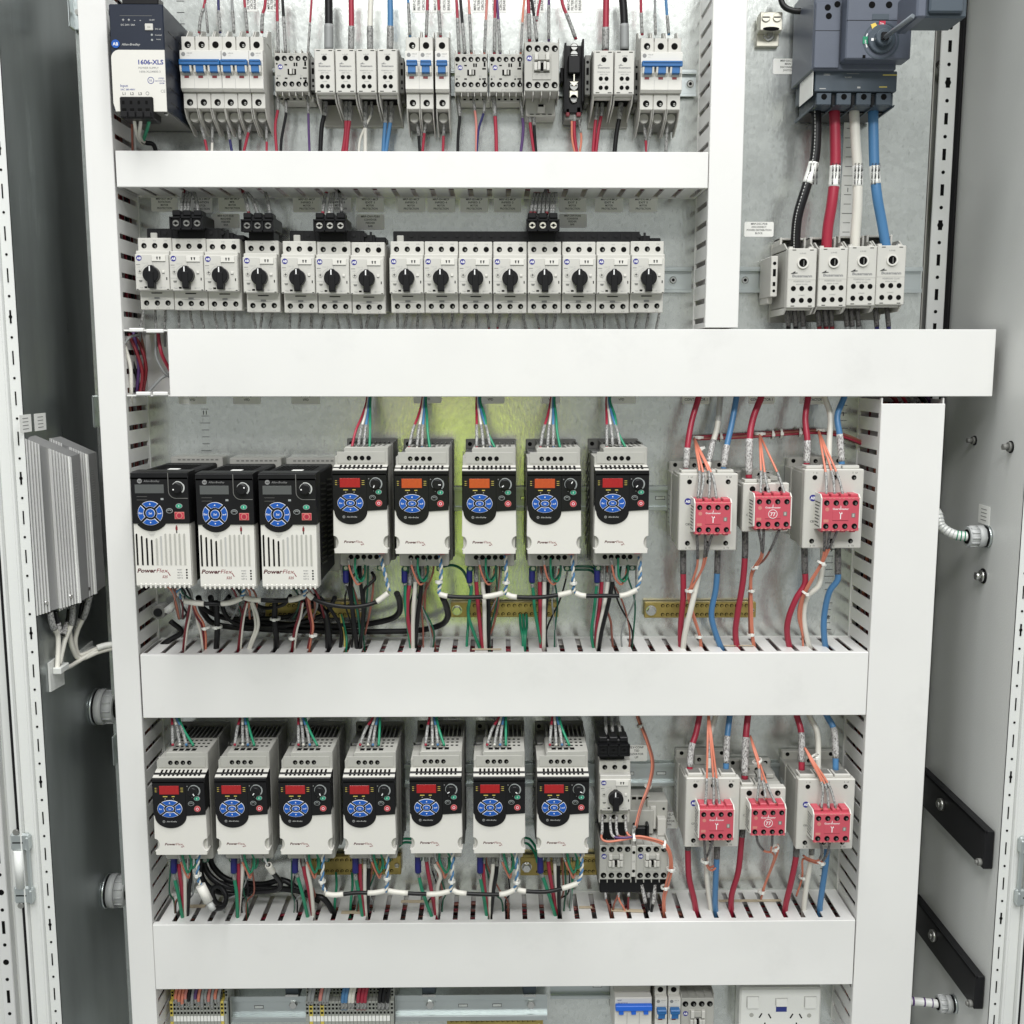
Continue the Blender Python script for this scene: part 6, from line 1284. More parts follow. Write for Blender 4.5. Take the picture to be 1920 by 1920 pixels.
for k, xl in enumerate((284, 401, 522, 643, 768, 887.5, 1007)):
    o = random.uniform(-3, 3)
    lead('w_orange', 1.4, ((xl + 48 + o, 1592, 104), (xl + 53 + o, 1615, 104), (xl + 62, 1634, 98), (xl + 68 + o, 1646, 92), (xl + 72, 1628, 86), (xl + 74, 1600, 80)), f'thin orange wire looping below the {ORD[k]} white drive of the lower row', ((0, .2, 'sleeve_white', 1.2),), G)
    lead('w_green', 1.7, ((xl + 56, 1592, 104), (xl + 59 + o, 1615, 106), (xl + 68, 1636, 100), (xl + 74, 1622, 94), (xl + 72, 1592, 88)), f'green wire looping below the {ORD[k]} white drive of the lower row', (), G)
    lead('w_green', 1.6, ((xl + 68, 1592, 100), (xl + 76 - o, 1612, 100), (xl + 76, 1628, 96), (xl + 82 + o, 1618, 90), (xl + 80, 1594, 84)), f'second green wire looping below the {ORD[k]} white drive of the lower row', (), G)
R2 = random.Random(21)
for row, xs in ((0, (622, 739.5, 867, 988.5, 1115)), (1, (284, 401, 522, 643, 768, 887.5, 1007))):
    for k, xl in enumerate(xs):
        for j in range(4):
            c = ('w_brown', 'w_dkgreen', 'w_grey', 'w_black')[j]; y0 = 1046 if not row else 1592; y1 = B3 if not row else B4
            a = xl + R2.uniform(22, 80); e = xl + R2.uniform(25, 72); mdx = (a + e) / 2 + R2.uniform(-12, 12)
            lead(c, 1.25, ((a, y0, 88), (a + R2.uniform(-3, 3), y0 + 30, 84), (mdx, y0 + 80, 74), (e + R2.uniform(-6, 6), y1 - 50, 62), (e, y1, 50)), ('thin ' + CN[c] + ' wire among the leads under the ' + (ORD[k] + ' lower row drive' if row else ORD5[k] + ' middle row white drive')), ((0, .3, 'sleeve', 1.2),) if j in (2, 3) else (), 'thin control wires among the motor leads')
# blue and white twisted pairs dropping from the red plugs
G = 'blue and white twisted pairs to the daisy chain cables'
def twisted(P, lab):
    C = catmull([P3(p) for p in P], 10); o0 = C[0]; t = thing('twisted_pair', lab, 'wire pair', o0.x, o0.z, G)
    for s_, c in ((0, 'w_white'), (PI, 'w_blue')):
        Q = []
        for i, p in enumerate(C): a = s_ + i * .75; Q.append((p.x + 1.5 * math.cos(a), p.y + 1.5 * math.sin(a), p.z))
        m = MB(o0.x, o0.z); m.tube(Q, 1.45, c, 6); m.build('conductor', t)
def chain(P, lab, f=(.26, .72)):
    """black cable with white heat shrink at both ends"""
    w_ = wire('w_black', 2.9, P, sl=((0, f[0], 'w_white', 1.3), (f[1], 1, 'w_white', 1.3)), name='chain_cable', label=lab, group='black cables with white shrink sleeves linking the drives', cat='cable', m=8)
    for c in w_.children: c.name = 'heat_shrink'
for (P, lab) in ((((336, 1100, 130), (334, 1112, 128), (345, 1126, 126)), 'twisted pair under the leftmost black and white drive'), (((455, 1100, 130), (457, 1112, 128), (452, 1120, 126)), 'twisted pair under the middle black and white drive'),
    (((573, 1100, 130), (571, 1112, 128), (569, 1122, 126)), 'twisted pair under the right black and white drive'), (((714, 1042, 108), (718, 1062, 108), (724, 1085, 108), (729, 1108, 108)), 'twisted pair under the first white drive of the middle row'),
    (((825, 1042, 108), (827, 1065, 110), (826, 1090, 112), (823, 1108, 112), (826, 1117, 112)), 'twisted pair under the second white drive of the middle row'), (((948, 1042, 108), (949, 1070, 110), (949, 1095, 112), (946, 1115, 112)), 'twisted pair under the third white drive of the middle row'),
    (((1073, 1042, 108), (1074, 1070, 110), (1075, 1095, 112), (1076, 1112, 112)), 'twisted pair under the fourth white drive of the middle row'), (((1199, 1044, 108), (1200, 1070, 110), (1199, 1090, 112), (1192, 1108, 112)), 'twisted pair under the fifth white drive of the middle row'),
    (((373, 1597, 112), (371, 1620, 114), (371, 1645, 116), (376, 1660, 116)), 'twisted pair under the leftmost white drive of the lower row'), (((606, 1597, 112), (605, 1630, 114), (604, 1658, 116), (612, 1675, 116)), 'twisted pair under the third white drive of the lower row'),
    (((727, 1597, 112), (726, 1630, 114), (726, 1655, 116), (722, 1673, 116)), 'twisted pair under the fourth white drive of the lower row'), (((849, 1597, 112), (848, 1630, 114), (847, 1655, 116), (843, 1672, 116)), 'twisted pair under the fifth white drive of the lower row'),
    (((967, 1597, 112), (969, 1630, 114), (968, 1655, 116), (963, 1672, 116)), 'twisted pair under the sixth white drive of the lower row'), (((1090, 1602, 112), (1091, 1625, 114), (1088, 1645, 116), (1081, 1658, 116)), 'twisted pair under the rightmost white drive of the lower row')): twisted(P, lab)
for (P, lab, f) in ((((346, 1127, 126), (370, 1131, 126), (400, 1132, 126), (430, 1130, 126), (454, 1121, 126)), 'chain cable between the first and second black drive', (.36, .62)), (((458, 1120, 126), (475, 1124, 126), (515, 1126, 126), (550, 1124, 126), (570, 1117, 126)), 'chain cable between the second and third black drive', (.35, .68)),
    (((576, 1112, 126), (590, 1124, 124), (620, 1134, 120), (660, 1138, 114), (700, 1131, 110), (728, 1112, 108)), 'long sagging chain cable from the third black drive to the first white drive', (.16, .84)), (((824, 1114, 112), (840, 1118, 114), (878, 1120, 114), (915, 1118, 114), (943, 1112, 112)), 'chain cable below the second and third white drive', (.24, .68)),
    (((950, 1114, 112), (965, 1119, 114), (1010, 1120, 114), (1050, 1115, 114), (1071, 1110, 112)), 'chain cable below the third and fourth white drive', (.28, .72)), (((1079, 1112, 112), (1095, 1117, 114), (1135, 1117, 114), (1170, 1116, 114), (1194, 1106, 112)), 'chain cable below the fourth and fifth white drive', (.28, .68)),
    (((611, 1676, 116), (630, 1678, 118), (668, 1674, 118), (700, 1674, 118), (722, 1670, 116)), 'first chain cable of the lower row, from the third to the fourth drive', (.35, .66)), (((728, 1670, 116), (745, 1673, 118), (785, 1676, 118), (820, 1676, 118), (843, 1671, 116)), 'second chain cable of the lower row, from the fourth to the fifth drive', (.38, .6)),
    (((849, 1668, 116), (862, 1674, 118), (908, 1677, 118), (945, 1676, 118), (965, 1668, 116)), 'third chain cable of the lower row, from the fifth to the sixth drive', (.33, .68)), (((971, 1668, 116), (985, 1671, 118), (1025, 1672, 118), (1060, 1664, 118), (1083, 1656, 116)), 'last chain cable of the lower row, ending under the rightmost drive', (.26, .7))): chain(P, lab, f)
for (px, py, d, nm) in ((823, 1091, 112, 'white cable tie on the twisted pair of the second white drive'), (949, 1092, 112, 'white cable tie on the twisted pair of the third white drive'), (1075, 1093, 112, 'white cable tie on the twisted pair of the fourth white drive'), (371, 1640, 116, 'white cable tie on the twisted pair of the leftmost lower drive'),
    (604, 1652, 116, 'white cable tie on the twisted pair of the third lower drive'), (726, 1646, 116, 'white cable tie on the twisted pair of the fourth lower drive'), (847, 1652, 116, 'white cable tie on the twisted pair of the fifth lower drive'), (969, 1653, 116, 'white cable tie on the twisted pair of the sixth lower drive')): tie_at(px, py, d, 4.2, nm)
# thick black network cables
G = 'thick black cables lying behind the drives'
for (r, P, lab) in ((4.2, ((830, 1120, 108), (838, 1140, 90), (839, 1158, 70), (826, 1172, 50), (790, 1181, 40), (730, 1184, 34), (620, 1184, 30), (500, 1180, 30), (410, 1172, 30), (382, 1150, 40), (372, 1120, 70)), 'thick black cable from the second white drive running left behind the wires'),
    (4.2, ((744, 1112, 100), (750, 1130, 84), (747, 1150, 60), (725, 1163, 44), (660, 1173, 34), (560, 1172, 28), (460, 1164, 26), (405, 1152, 34), (395, 1120, 70)), 'thick black cable curving below the first white drive'),
    (5, ((560, 1128, 60), (600, 1140, 56), (612, 1160, 60), (616, 1195, 60), (616, B3, 50)), 'black cable dropping below the third black drive'), (4, ((405, 1128, 80), (407, 1160, 70), (407, 1195, 64), (404, B3, 50)), 'black cable dropping between the first and second black drive'),
    (4, ((516, 1128, 80), (515, 1160, 70), (518, 1195, 64), (517, B3, 50)), 'black cable dropping between the second and third black drive'), (4, ((320, 1165, 40), (340, 1185, 30), (310, 1205, 30), (285, 1228, 26)), 'black cable in the lower left corner of the middle row'),
    (3.6, ((503, 1622, 110), (515, 1640, 96), (526, 1656, 84), (516, 1669, 76), (470, 1672, 66), (425, 1662, 56), (392, 1638, 50), (378, 1600, 46)), 'black cable with white end sleeve below the second lower drive'),
    (3.6, ((400, 1705, 112), (418, 1700, 100), (424, 1680, 84), (412, 1662, 74), (398, 1668, 70), (404, 1690, 66), (420, 1698, 60)), 'small black cable loop at the plug of the leftmost lower drive'),
    (4.4, ((380, 1595, 44), (386, 1630, 40), (410, 1655, 40), (470, 1664, 42), (545, 1668, 50), (590, 1680, 60), (612, 1690, 62), (640, 1740, 50)), 'long black cable lying behind the second and third lower drive'),
    (4.4, ((392, 1595, 40), (400, 1625, 36), (430, 1650, 36), (490, 1658, 36), (530, 1650, 40), (560, 1668, 44), (600, 1690, 50)), 'second long black cable lying behind the second lower drive'), (4.0, ((384, 1600, 56), (376, 1630, 52), (388, 1660, 50), (420, 1675, 50), (470, 1676, 48)), 'lowest black cable behind the leftmost lower drive')): lead(r and 'w_black', r, P, lab, ((0, .1, 'w_white', 1.35),) if 'white end' in lab else ())
wire('w_silver', 1.2, [(494, 1604, 112), (497, 1612, 112), (503, 1624, 110)], label='bare shield end above the white sleeve below the second lower drive')
t = thing('network_connector', 'white terminating connector with silver tip below the leftmost lower drive', 'connector', *W(386, 1680, 118)); x, z = W(386, 1680, 118)
m = MB(x, z); m.tube([P3((376, 1660, 118)), P3((391, 1690, 118))], 7, 'dev_white', 8); m.build('body', t); m = MB(x, z); m.tube([P3((391, 1690, 118)), P3((400, 1706, 118))], 4.5, 'w_silver', 8); m.build('tip', t)
# wires hanging under the black drives
G = 'paired wires dropping below the black drives'
for (c, r, P, lab, tp) in (('w_darkred', 1.9, ((357, 1128, 110), (353, 1150, 90), (348, 1180, 74), (342, B3, 54)), 'dark red wire left below the first black drive', 0), ('w_white', 1.3, ((360, 1130, 110), (357, 1152, 90), (351, 1182, 74), (345, B3, 54)), 'white striped companion wire below the first black drive', 0),
    ('w_orange', 1.6, ((362, 1130, 112), (370, 1150, 92), (381, 1168, 80), (386, 1195, 68), (385, B3, 54)), 'orange wire below the first black drive', 0), ('w_darkred', 1.6, ((360, 1130, 108), (368, 1155, 88), (378, 1172, 76), (382, 1198, 64), (381, B3, 50)), 'red brown wire beside the orange wire below the first black drive', 0),
    ('w_white', 1.8, ((366, 1138, 90), (370, 1165, 80), (377, 1190, 68), (382, B3, 52)), 'pale wire below the first black drive', 0), ('w_darkred', 2.0, ((462, 1128, 110), (455, 1155, 88), (451, 1185, 72), (445, B3, 54)), 'dark red wire below the second black drive', 0),
    ('w_white', 1.3, ((464, 1130, 110), (458, 1156, 90), (454, 1186, 74), (450, B3, 54)), 'white striped companion wire below the second black drive', 0), ('w_white', 2.1, ((472, 1126, 110), (482, 1152, 90), (484, 1176, 76), (474, 1204, 64), (463, B3, 52)), 'outer pale wire bowing below the second black drive', 0),
    ('w_white', 2.1, ((470, 1128, 106), (477, 1152, 86), (479, 1178, 72), (470, 1204, 62), (460, B3, 50)), 'inner pale wire bowing below the second black drive', 0), ('w_darkred', 2.0, ((566, 1128, 112), (561, 1155, 92), (552, 1185, 76), (546, B3, 54)), 'dark red wire below the third black drive', 0),
    ('w_white', 1.4, ((568, 1130, 112), (564, 1156, 94), (556, 1186, 78), (551, B3, 54)), 'white striped companion wire below the third black drive', 0), ('w_orange', 1.6, ((577, 1120, 116), (582, 1145, 96), (587, 1175, 80), (583, 1200, 66), (578, B3, 54)), 'orange wire below the third black drive', 0),
    ('w_darkred', 1.7, ((574, 1120, 112), (578, 1146, 92), (584, 1176, 78), (580, 1202, 64), (574, B3, 52)), 'red brown wire beside the orange wire below the third black drive', 0), ('w_green', 1.4, ((640, 1152, 20), (645, 1170, 34), (650, 1200, 50), (648, B3, 52)), 'green wire dropping from the left earth bar', 0), ('w_yellow', 1.2, ((638, 1152, 18), (641, 1170, 32), (646, 1200, 48), (645, B3, 50)), 'yellow green wire dropping from the left earth bar', 0)): lead(c, r, P, lab, (), G)
G = 'short wire tails under the black drives'
for k, bx in enumerate((310, 425, 543)):
    for j in range(8):
        c = ('w_orange', 'w_brown', 'w_grey', 'w_darkred', 'w_black', 'w_dkgreen', 'w_black', 'w_grey')[(j + k * 2) % 8]; x = bx + j * 5.5
        lead(c, 1.5, ((x, 1094, 120), (x + 8 + random.uniform(-5, 8), 1112, 112), (x + 14 + random.uniform(-8, 12), 1132, 98), (x + 8 + random.uniform(-8, 20), 1160, 60)), f'short wire tails under the {("first", "second", "third")[k]} black drive', (), f'short wire tails under the {("first", "second", "third")[k]} black drive')
t = thing('cable_plug', 'round grey plug with white tag at the left end of the middle row', 'plug', *W(298, 1147, 40)); x, z = W(298, 1147, 40)
m = MB(x, z); m.tube([(x, 20, z), (x, 44, z)], 10, 'dev_dark', 16); m.tube([(x, 44, z), (x, 46, z)], 6, 'black', 16); m.tube([(x + 6, 30, z), (x + 18, 40, z + 4)], 4, 'dev_dark', 10); m.build('body', t); m = MB(x, z); m.tube([P3((312, 1146, 60)), P3((332, 1130, 66))], 5, 'label_white', 4); m.build('tag', t)
for k_, (r, P, lab) in enumerate(((3.4, ((372, 1120, 80), (384, 1142, 66), (420, 1158, 46), (480, 1160, 34), (540, 1156, 30), (580, 1140, 40), (592, 1116, 70)), 'black cable arching under the first and second black drive'),
    (3.2, ((430, 1118, 84), (418, 1140, 66), (440, 1168, 50), (500, 1176, 40), (560, 1168, 40), (610, 1150, 50), (628, 1120, 70)), 'black cable arching under the second and third black drive'),
    (2.6, ((545, 1116, 96), (530, 1134, 84), (496, 1140, 70), (470, 1128, 74)), 'thin black cable looped under the third black drive'), (2.6, ((600, 1120, 80), (625, 1150, 62), (640, 1185, 56), (636, B3, 50)), 'thin black cable dropping right of the third black drive'))): lead('w_black', r, P, lab)
# earth wires
G = 'dark green earth wires'
for (P, lab) in ((((832, 1062, 60), (850, 1060, 50), (868, 1070, 46), (880, 1095, 60), (884, 1110, 70)), 'dark green wire arching between the second and third white drive'), (((1062, 1063, 50), (1085, 1062, 44), (1108, 1063, 46), (1119, 1072, 60)), 'upper dark green wire between the fourth and fifth white drive'), (((1062, 1069, 50), (1085, 1068, 44), (1106, 1069, 46), (1116, 1076, 60)), 'lower dark green wire between the fourth and fifth white drive'),
    (((877, 1138, 22), (878, 1165, 36), (876, 1195, 48), (874, B3, 50)), 'green wire dropping from the left end of the middle earth bar'), (((975, 1152, 20), (976, 1172, 34), (980, 1196, 48), (981, B3, 50)), 'left of three green wires dropping from the middle earth bar'), (((981, 1152, 20), (982, 1172, 34), (983, 1196, 48), (983, B3, 50)), 'middle of three green wires dropping from the middle earth bar'), (((987, 1152, 20), (988, 1172, 34), (985, 1196, 48), (984, B3, 50)), 'right of three green wires dropping from the middle earth bar'),
    (((744, 1581, 40), (756, 1573, 36), (772, 1573, 40)), 'upper green wire between the fourth and fifth lower drive'), (((744, 1590, 40), (757, 1580, 36), (772, 1580, 40)), 'lower green wire between the fourth and fifth lower drive'), (((982, 1570, 30), (994, 1574, 34), (1005, 1590, 50), (1010, 1610, 60)), 'upper green wire between the sixth and rightmost lower drive'), (((982, 1580, 30), (992, 1584, 34), (1003, 1600, 50), (1008, 1618, 60)), 'lower green wire between the sixth and rightmost lower drive'),
    (((630, 1636, 20), (631, 1660, 36), (628, 1690, 50), (626, B4, 52)), 'left green wire dropping from the lower left earth bar'), (((660, 1636, 20), (661, 1660, 36), (658, 1690, 50), (655, B4, 52)), 'right green wire dropping from the lower left earth bar'), (((1074, 1640, 20), (1072, 1665, 36), (1070, 1690, 48), (1066, B4, 52)), 'green wire dropping from the lower right earth bar')): lead('w_dkgreen' if 'dark' in lab else 'w_green', 1.9, P, lab, (), G)
# ---------------------------------------------------------------- safety contactor cabling
G = 'thick coloured cables of the safety contactors'
SA = 'sleeve_white'
for (c, r, P, sl, lab) in (
    ('w_red', 4.1, ((1313, 728, 50), (1310, 745, 52), (1297, 790, 62), (1289, 838, 72), (1286, 885, 76)), ((.76, .96, SA, 1.08),), 'thick red cable into the top of the left upper safety contactor'),
    ('w_white', 4.0, ((1352, 728, 30), (1350, 750, 34), (1345, 800, 46), (1334, 840, 58), (1326, 885, 70)), ((0, .45, 'w_silver', 1.03), (.66, .9, SA, 1.08)), 'pale cable into the top of the left upper safety contactor'),
    ('w_blue', 4.1, ((1383, 728, 50), (1380, 750, 52), (1372, 795, 62), (1362, 840, 72), (1356, 885, 76)), ((.72, .95, SA, 1.08),), 'thick blue cable into the top of the left upper safety contactor'),
    ('w_red', 4.1, ((1281, 1015, 72), (1281, 1065, 74), (1281, 1120, 72), (1276, 1180, 60), (1278, B3, 50)), ((0, .30, 'sleeve_dark', 1.06),), 'thick red cable below the left upper safety contactor'),
    ('w_white', 4.0, ((1315, 1020, 66), (1310, 1075, 74), (1297, 1135, 80), (1284, 1190, 70), (1280, B3, 56)), (), 'thick white cable below the left upper safety contactor'),
    ('w_blue', 4.1, ((1346, 1015, 72), (1345, 1064, 74), (1342, 1105, 72), (1334, 1150, 66), (1342, 1188, 60), (1361, B3 + 4, 50)), ((0, .25, 'sleeve_dark', 1.06),), 'thick blue cable below the left upper safety contactor'),
    ('w_red', 4.6, ((1431, 728, 50), (1427, 745, 52), (1412, 785, 62), (1405, 830, 74), (1404, 905, 78)), ((.72, .95, SA, 1.08),), 'thick red cable into the top of the small upper safety contactor'),
    ('w_red', 4.3, ((1397, 990, 72), (1397, 1036, 74), (1393, 1090, 74), (1383, 1150, 66), (1379, 1190, 58), (1386, B3, 50)), ((0, .24, 'sleeve_dark', 1.06),), 'thick red cable below the small upper safety contactor'),
    ('w_red', 4.3, ((1516, 728, 50), (1515, 745, 52), (1510, 785, 62), (1514, 830, 72), (1512, 880, 76)), ((.73, .94, SA, 1.08),), 'thick red cable into the top of the right upper safety contactor'),
    ('w_white', 4.1, ((1542, 728, 40), (1548, 750, 46), (1557, 780, 54), (1555, 830, 64), (1553, 882, 74)), (), 'thick white cable into the top of the right upper safety contactor'),
    ('w_blue', 4.3, ((1587, 728, 50), (1583, 745, 52), (1570, 780, 62), (1575, 820, 70), (1579, 880, 76)), ((.72, .94, SA, 1.08),), 'thick blue cable into the top of the right upper safety contactor'),
    ('w_red', 4.3, ((1508, 1015, 72), (1509, 1064, 74), (1509, 1095, 76), (1493, 1122, 76), (1479, 1158, 70), (1476, 1190, 62), (1485, B3, 50)), ((0, .22, 'sleeve_dark', 1.06),), 'thick red cable bowing left below the right upper safety contactor'),
    ('w_white', 4.0, ((1543, 1020, 60), (1542, 1060, 64), (1535, 1098, 68), (1514, 1118, 66), (1507, 1150, 62), (1511, 1188, 58), (1524, B3 + 3, 48)), (), 'thick white cable bending below the right upper safety contactor'),
    ('w_blue', 4.3, ((1571, 1015, 72), (1571, 1066, 74), (1570, 1088, 74), (1555, 1110, 70), (1546, 1150, 62), (1545, 1190, 58), (1551, B3, 50)), ((0, .23, 'sleeve_dark', 1.06),), 'thick blue cable with a kink below the right upper safety contactor'),
    ('w_red', 4.3, ((1313, 1328, 50), (1311, 1345, 54), (1305, 1375, 62), (1296, 1405, 70), (1293, 1450, 76)), ((.66, .93, SA, 1.08),), 'thick red cable into the top of the left lower safety contactor'),
    ('w_white', 4.1, ((1344, 1328, 40), (1341, 1345, 44), (1332, 1375, 52), (1330, 1405, 60), (1328, 1448, 72)), ((.6, .85, SA, 1.06),), 'thick white cable into the top of the left lower safety contactor'),
    ('w_blue', 4.2, ((1370, 1328, 50), (1368, 1345, 54), (1363, 1390, 68), (1361, 1448, 76)), ((.6, .9, SA, 1.08),), 'thick blue cable into the top of the left lower safety contactor'),
    ('w_red', 4.3, ((1290, 1570, 72), (1290, 1600, 74), (1292, 1645, 70), (1302, 1690, 62), (1310, B4, 50)), ((0, .2, 'sleeve_dark', 1.06),), 'thick red cable below the left lower safety contactor'),
    ('w_white', 4.0, ((1327, 1580, 66), (1325, 1630, 70), (1329, 1675, 62), (1340, B4, 50)), (), 'thick white cable below the left lower safety contactor'),
    ('w_blue', 4.2, ((1345, 1575, 72), (1344, 1608, 76), (1342, 1650, 74), (1341, 1700, 62), (1348, B4, 50)), ((0, .26, 'sleeve_dark', 1.06),), 'thick blue cable below the left lower safety contactor'),
    ('w_red', 4.8, ((1405, 1328, 50), (1402, 1345, 54), (1398, 1390, 66), (1396, 1465, 76)), ((.62, .95, SA, 1.06),), 'thick red cable into the top of the small lower safety contactor'),
    ('w_red', 4.3, ((1393, 1545, 72), (1390, 1580, 74), (1384, 1635, 70), (1371, 1685, 62), (1374, B4, 50)), ((0, .18, 'sleeve_dark', 1.06),), 'thick red cable below the small lower safety contactor'),
    ('w_red', 4.5, ((1490, 1328, 50), (1495, 1345, 54), (1503, 1380, 66), (1503, 1450, 76)), ((.62, .9, SA, 1.08),), 'thick red cable into the top of the right lower safety contactor'),
    ('w_white', 4.2, ((1512, 1328, 40), (1520, 1347, 46), (1533, 1378, 56), (1534, 1448, 72)), (), 'thick white cable into the top of the right lower safety contactor'),
    ('w_blue', 4.4, ((1542, 1328, 50), (1552, 1345, 54), (1565, 1375, 64), (1567, 1450, 76)), ((.58, .88, SA, 1.08),), 'thick blue cable into the top of the right lower safety contactor'),
    ('w_red', 4.4, ((1494, 1575, 72), (1492, 1610, 76), (1483, 1655, 72), (1472, 1705, 60), (1474, B4, 50)), ((0, .22, 'sleeve_dark', 1.06),), 'thick red cable below the right lower safety contactor'),
    ('w_white', 4.0, ((1522, 1575, 66), (1521, 1610, 70), (1513, 1655, 66), (1507, 1705, 58), (1508, B4, 50)), ((0, .2, 'sleeve', 1.06),), 'thick white cable below the right lower safety contactor'),
    ('w_blue', 4.3, ((1551, 1580, 72), (1549, 1615, 74), (1542, 1665, 68), (1537, 1705, 60), (1540, B4, 50)), (), 'thick blue cable below the right lower safety contactor')): lead(c, r, P, lab, sl, G)
G = 'orange control wires of the safety contactors'
def fan(top, mids, ends, d0, dm, de, lab, r=1.55, s=(.62, .98)):
    for j, (m_, e) in enumerate(zip(mids, ends)): wire('w_orange', r, [top + (d0,), (top[0] + (m_[0] - top[0]) * .35, top[1] + (m_[1] - top[1]) * .35, d0 + (dm - d0) * .6), m_ + (dm,), e + (de,)], sl=((s[0], s[1], 'sleeve', 1.2),), label=lab, group=lab)
fan((1302, 822), ((1312, 890), (1319, 893), (1330, 890), (1336, 893)), ((1308, 938), (1313, 940), (1329, 938), (1344, 938)), 30, 104, 118, 'orange control wires onto the red block of the left upper safety contactor')
fan((1424, 814), ((1427, 890), (1435, 893), (1460, 892)), ((1426, 928), (1442, 928), (1472, 930)), 28, 100, 116, 'orange control wires onto the red block of the small upper safety contactor')
fan((1535, 808), ((1549, 893), (1561, 890), (1571, 892)), ((1549, 930), (1565, 930), (1581, 930)), 30, 104, 118, 'orange control wires onto the red block of the right upper safety contactor')
fan((1328, 1332), ((1325, 1470), (1338, 1468), (1345, 1470)), ((1322, 1514), (1338, 1512), (1350, 1514)), 60, 106, 118, 'orange control wires onto the red block of the left lower safety contactor')
fan((1407, 1380), ((1424, 1448), (1431, 1470), (1440, 1476)), ((1419, 1506), (1436, 1498), (1455, 1508)), 60, 104, 116, 'orange control wires onto the red block of the small lower safety contactor')
fan((1509, 1402), ((1542, 1472), (1549, 1476), (1555, 1474)), ((1540, 1518), (1554, 1518), (1568, 1518)), 76, 106, 118, 'orange control wires onto the red block of the right lower safety contactor')
for (P, s0, lab) in ((((1306, 996, 118), (1308, 1030, 112), (1307, 1062, 98), (1296, 1096, 84), (1291, 1120, 76), (1299, 1155, 66), (1311, 1192, 58), (1314, B3, 50)), .22, 'left orange wire hanging from the left upper red block'), (((1322, 996, 118), (1322, 1030, 112), (1316, 1066, 96), (1300, 1098, 84), (1293, 1120, 76), (1303, 1160, 66), (1313, 1194, 58), (1318, B3, 50)), .2, 'middle orange wire hanging from the left upper red block'),
    (((1338, 996, 118), (1328, 1026, 110), (1320, 1060, 96), (1303, 1092, 86), (1291, 1108, 80), (1290, 1125, 76)), .3, 'right orange wire hanging from the left upper red block'),
    (((1422, 992, 116), (1428, 1024, 110), (1426, 1044, 96), (1415, 1062, 78), (1407, 1082, 66), (1407, 1140, 60), (1409, 1190, 56), (1417, B3, 48)), .2, 'left orange wire hanging from the small upper red block'), (((1432, 992, 116), (1431, 1026, 110), (1428, 1048, 94), (1417, 1064, 78), (1409, 1084, 66), (1410, 1140, 60), (1412, 1192, 56), (1420, B3, 48)), .2, 'middle orange wire hanging from the small upper red block'), (((1461, 994, 116), (1448, 1024, 108), (1434, 1048, 92), (1419, 1062, 76), (1410, 1080, 66), (1405, 1110, 60), (1405, 1190, 54)), .22, 'right brown orange wire hanging from the small upper red block'),
    (((1545, 990, 118), (1546, 1020, 112), (1540, 1054, 98), (1514, 1098, 84), (1500, 1130, 74), (1497, 1158, 66), (1504, 1190, 58), (1507, B3, 50)), .2, 'left orange wire hanging from the right upper red block'), (((1557, 990, 118), (1552, 1022, 112), (1542, 1056, 98), (1517, 1098, 84), (1503, 1128, 74), (1499, 1160, 66), (1506, 1196, 58)), .2, 'middle orange wire hanging from the right upper red block'), (((1572, 990, 118), (1560, 1018, 110), (1544, 1052, 98), (1519, 1096, 82), (1506, 1124, 72), (1502, 1160, 64), (1507, 1192, 56)), .22, 'right orange wire hanging from the right upper red block'),
    (((1320, 1572, 118), (1322, 1598, 112), (1325, 1622, 94), (1334, 1632, 84), (1346, 1624, 76)), .4, 'left orange wire hanging from the left lower red block'), (((1338, 1572, 118), (1330, 1596, 110), (1324, 1612, 98), (1330, 1626, 84), (1345, 1620, 70)), .4, 'right orange wire hanging from the left lower red block'),
    (((1418, 1564, 116), (1422, 1582, 110), (1434, 1596, 100), (1449, 1596, 92), (1458, 1584, 84), (1458, 1598, 74), (1448, 1625, 66), (1436, 1655, 58), (1428, 1682, 50)), .22, 'left orange wire looping below the small lower red block'), (((1448, 1564, 116), (1448, 1580, 110), (1446, 1596, 98), (1452, 1606, 84), (1444, 1632, 66), (1432, 1664, 56), (1427, 1686, 48)), .22, 'right orange wire dropping below the small lower red block'),
    (((1538, 1578, 118), (1541, 1600, 110), (1533, 1614, 96), (1516, 1610, 80), (1506, 1604, 70)), .4, 'left orange wire hanging from the right lower red block'), (((1556, 1578, 118), (1550, 1604, 108), (1536, 1618, 94), (1518, 1614, 78), (1505, 1612, 66), (1504, 1645, 60), (1493, 1680, 52)), .26, 'right orange wire hanging from the right lower red block')): wire('w_orange' if 'brown' not in lab else 'w_brown', 1.55, P, sl=((0, s0, 'sleeve_dark', 1.2),), label=lab, group=G)
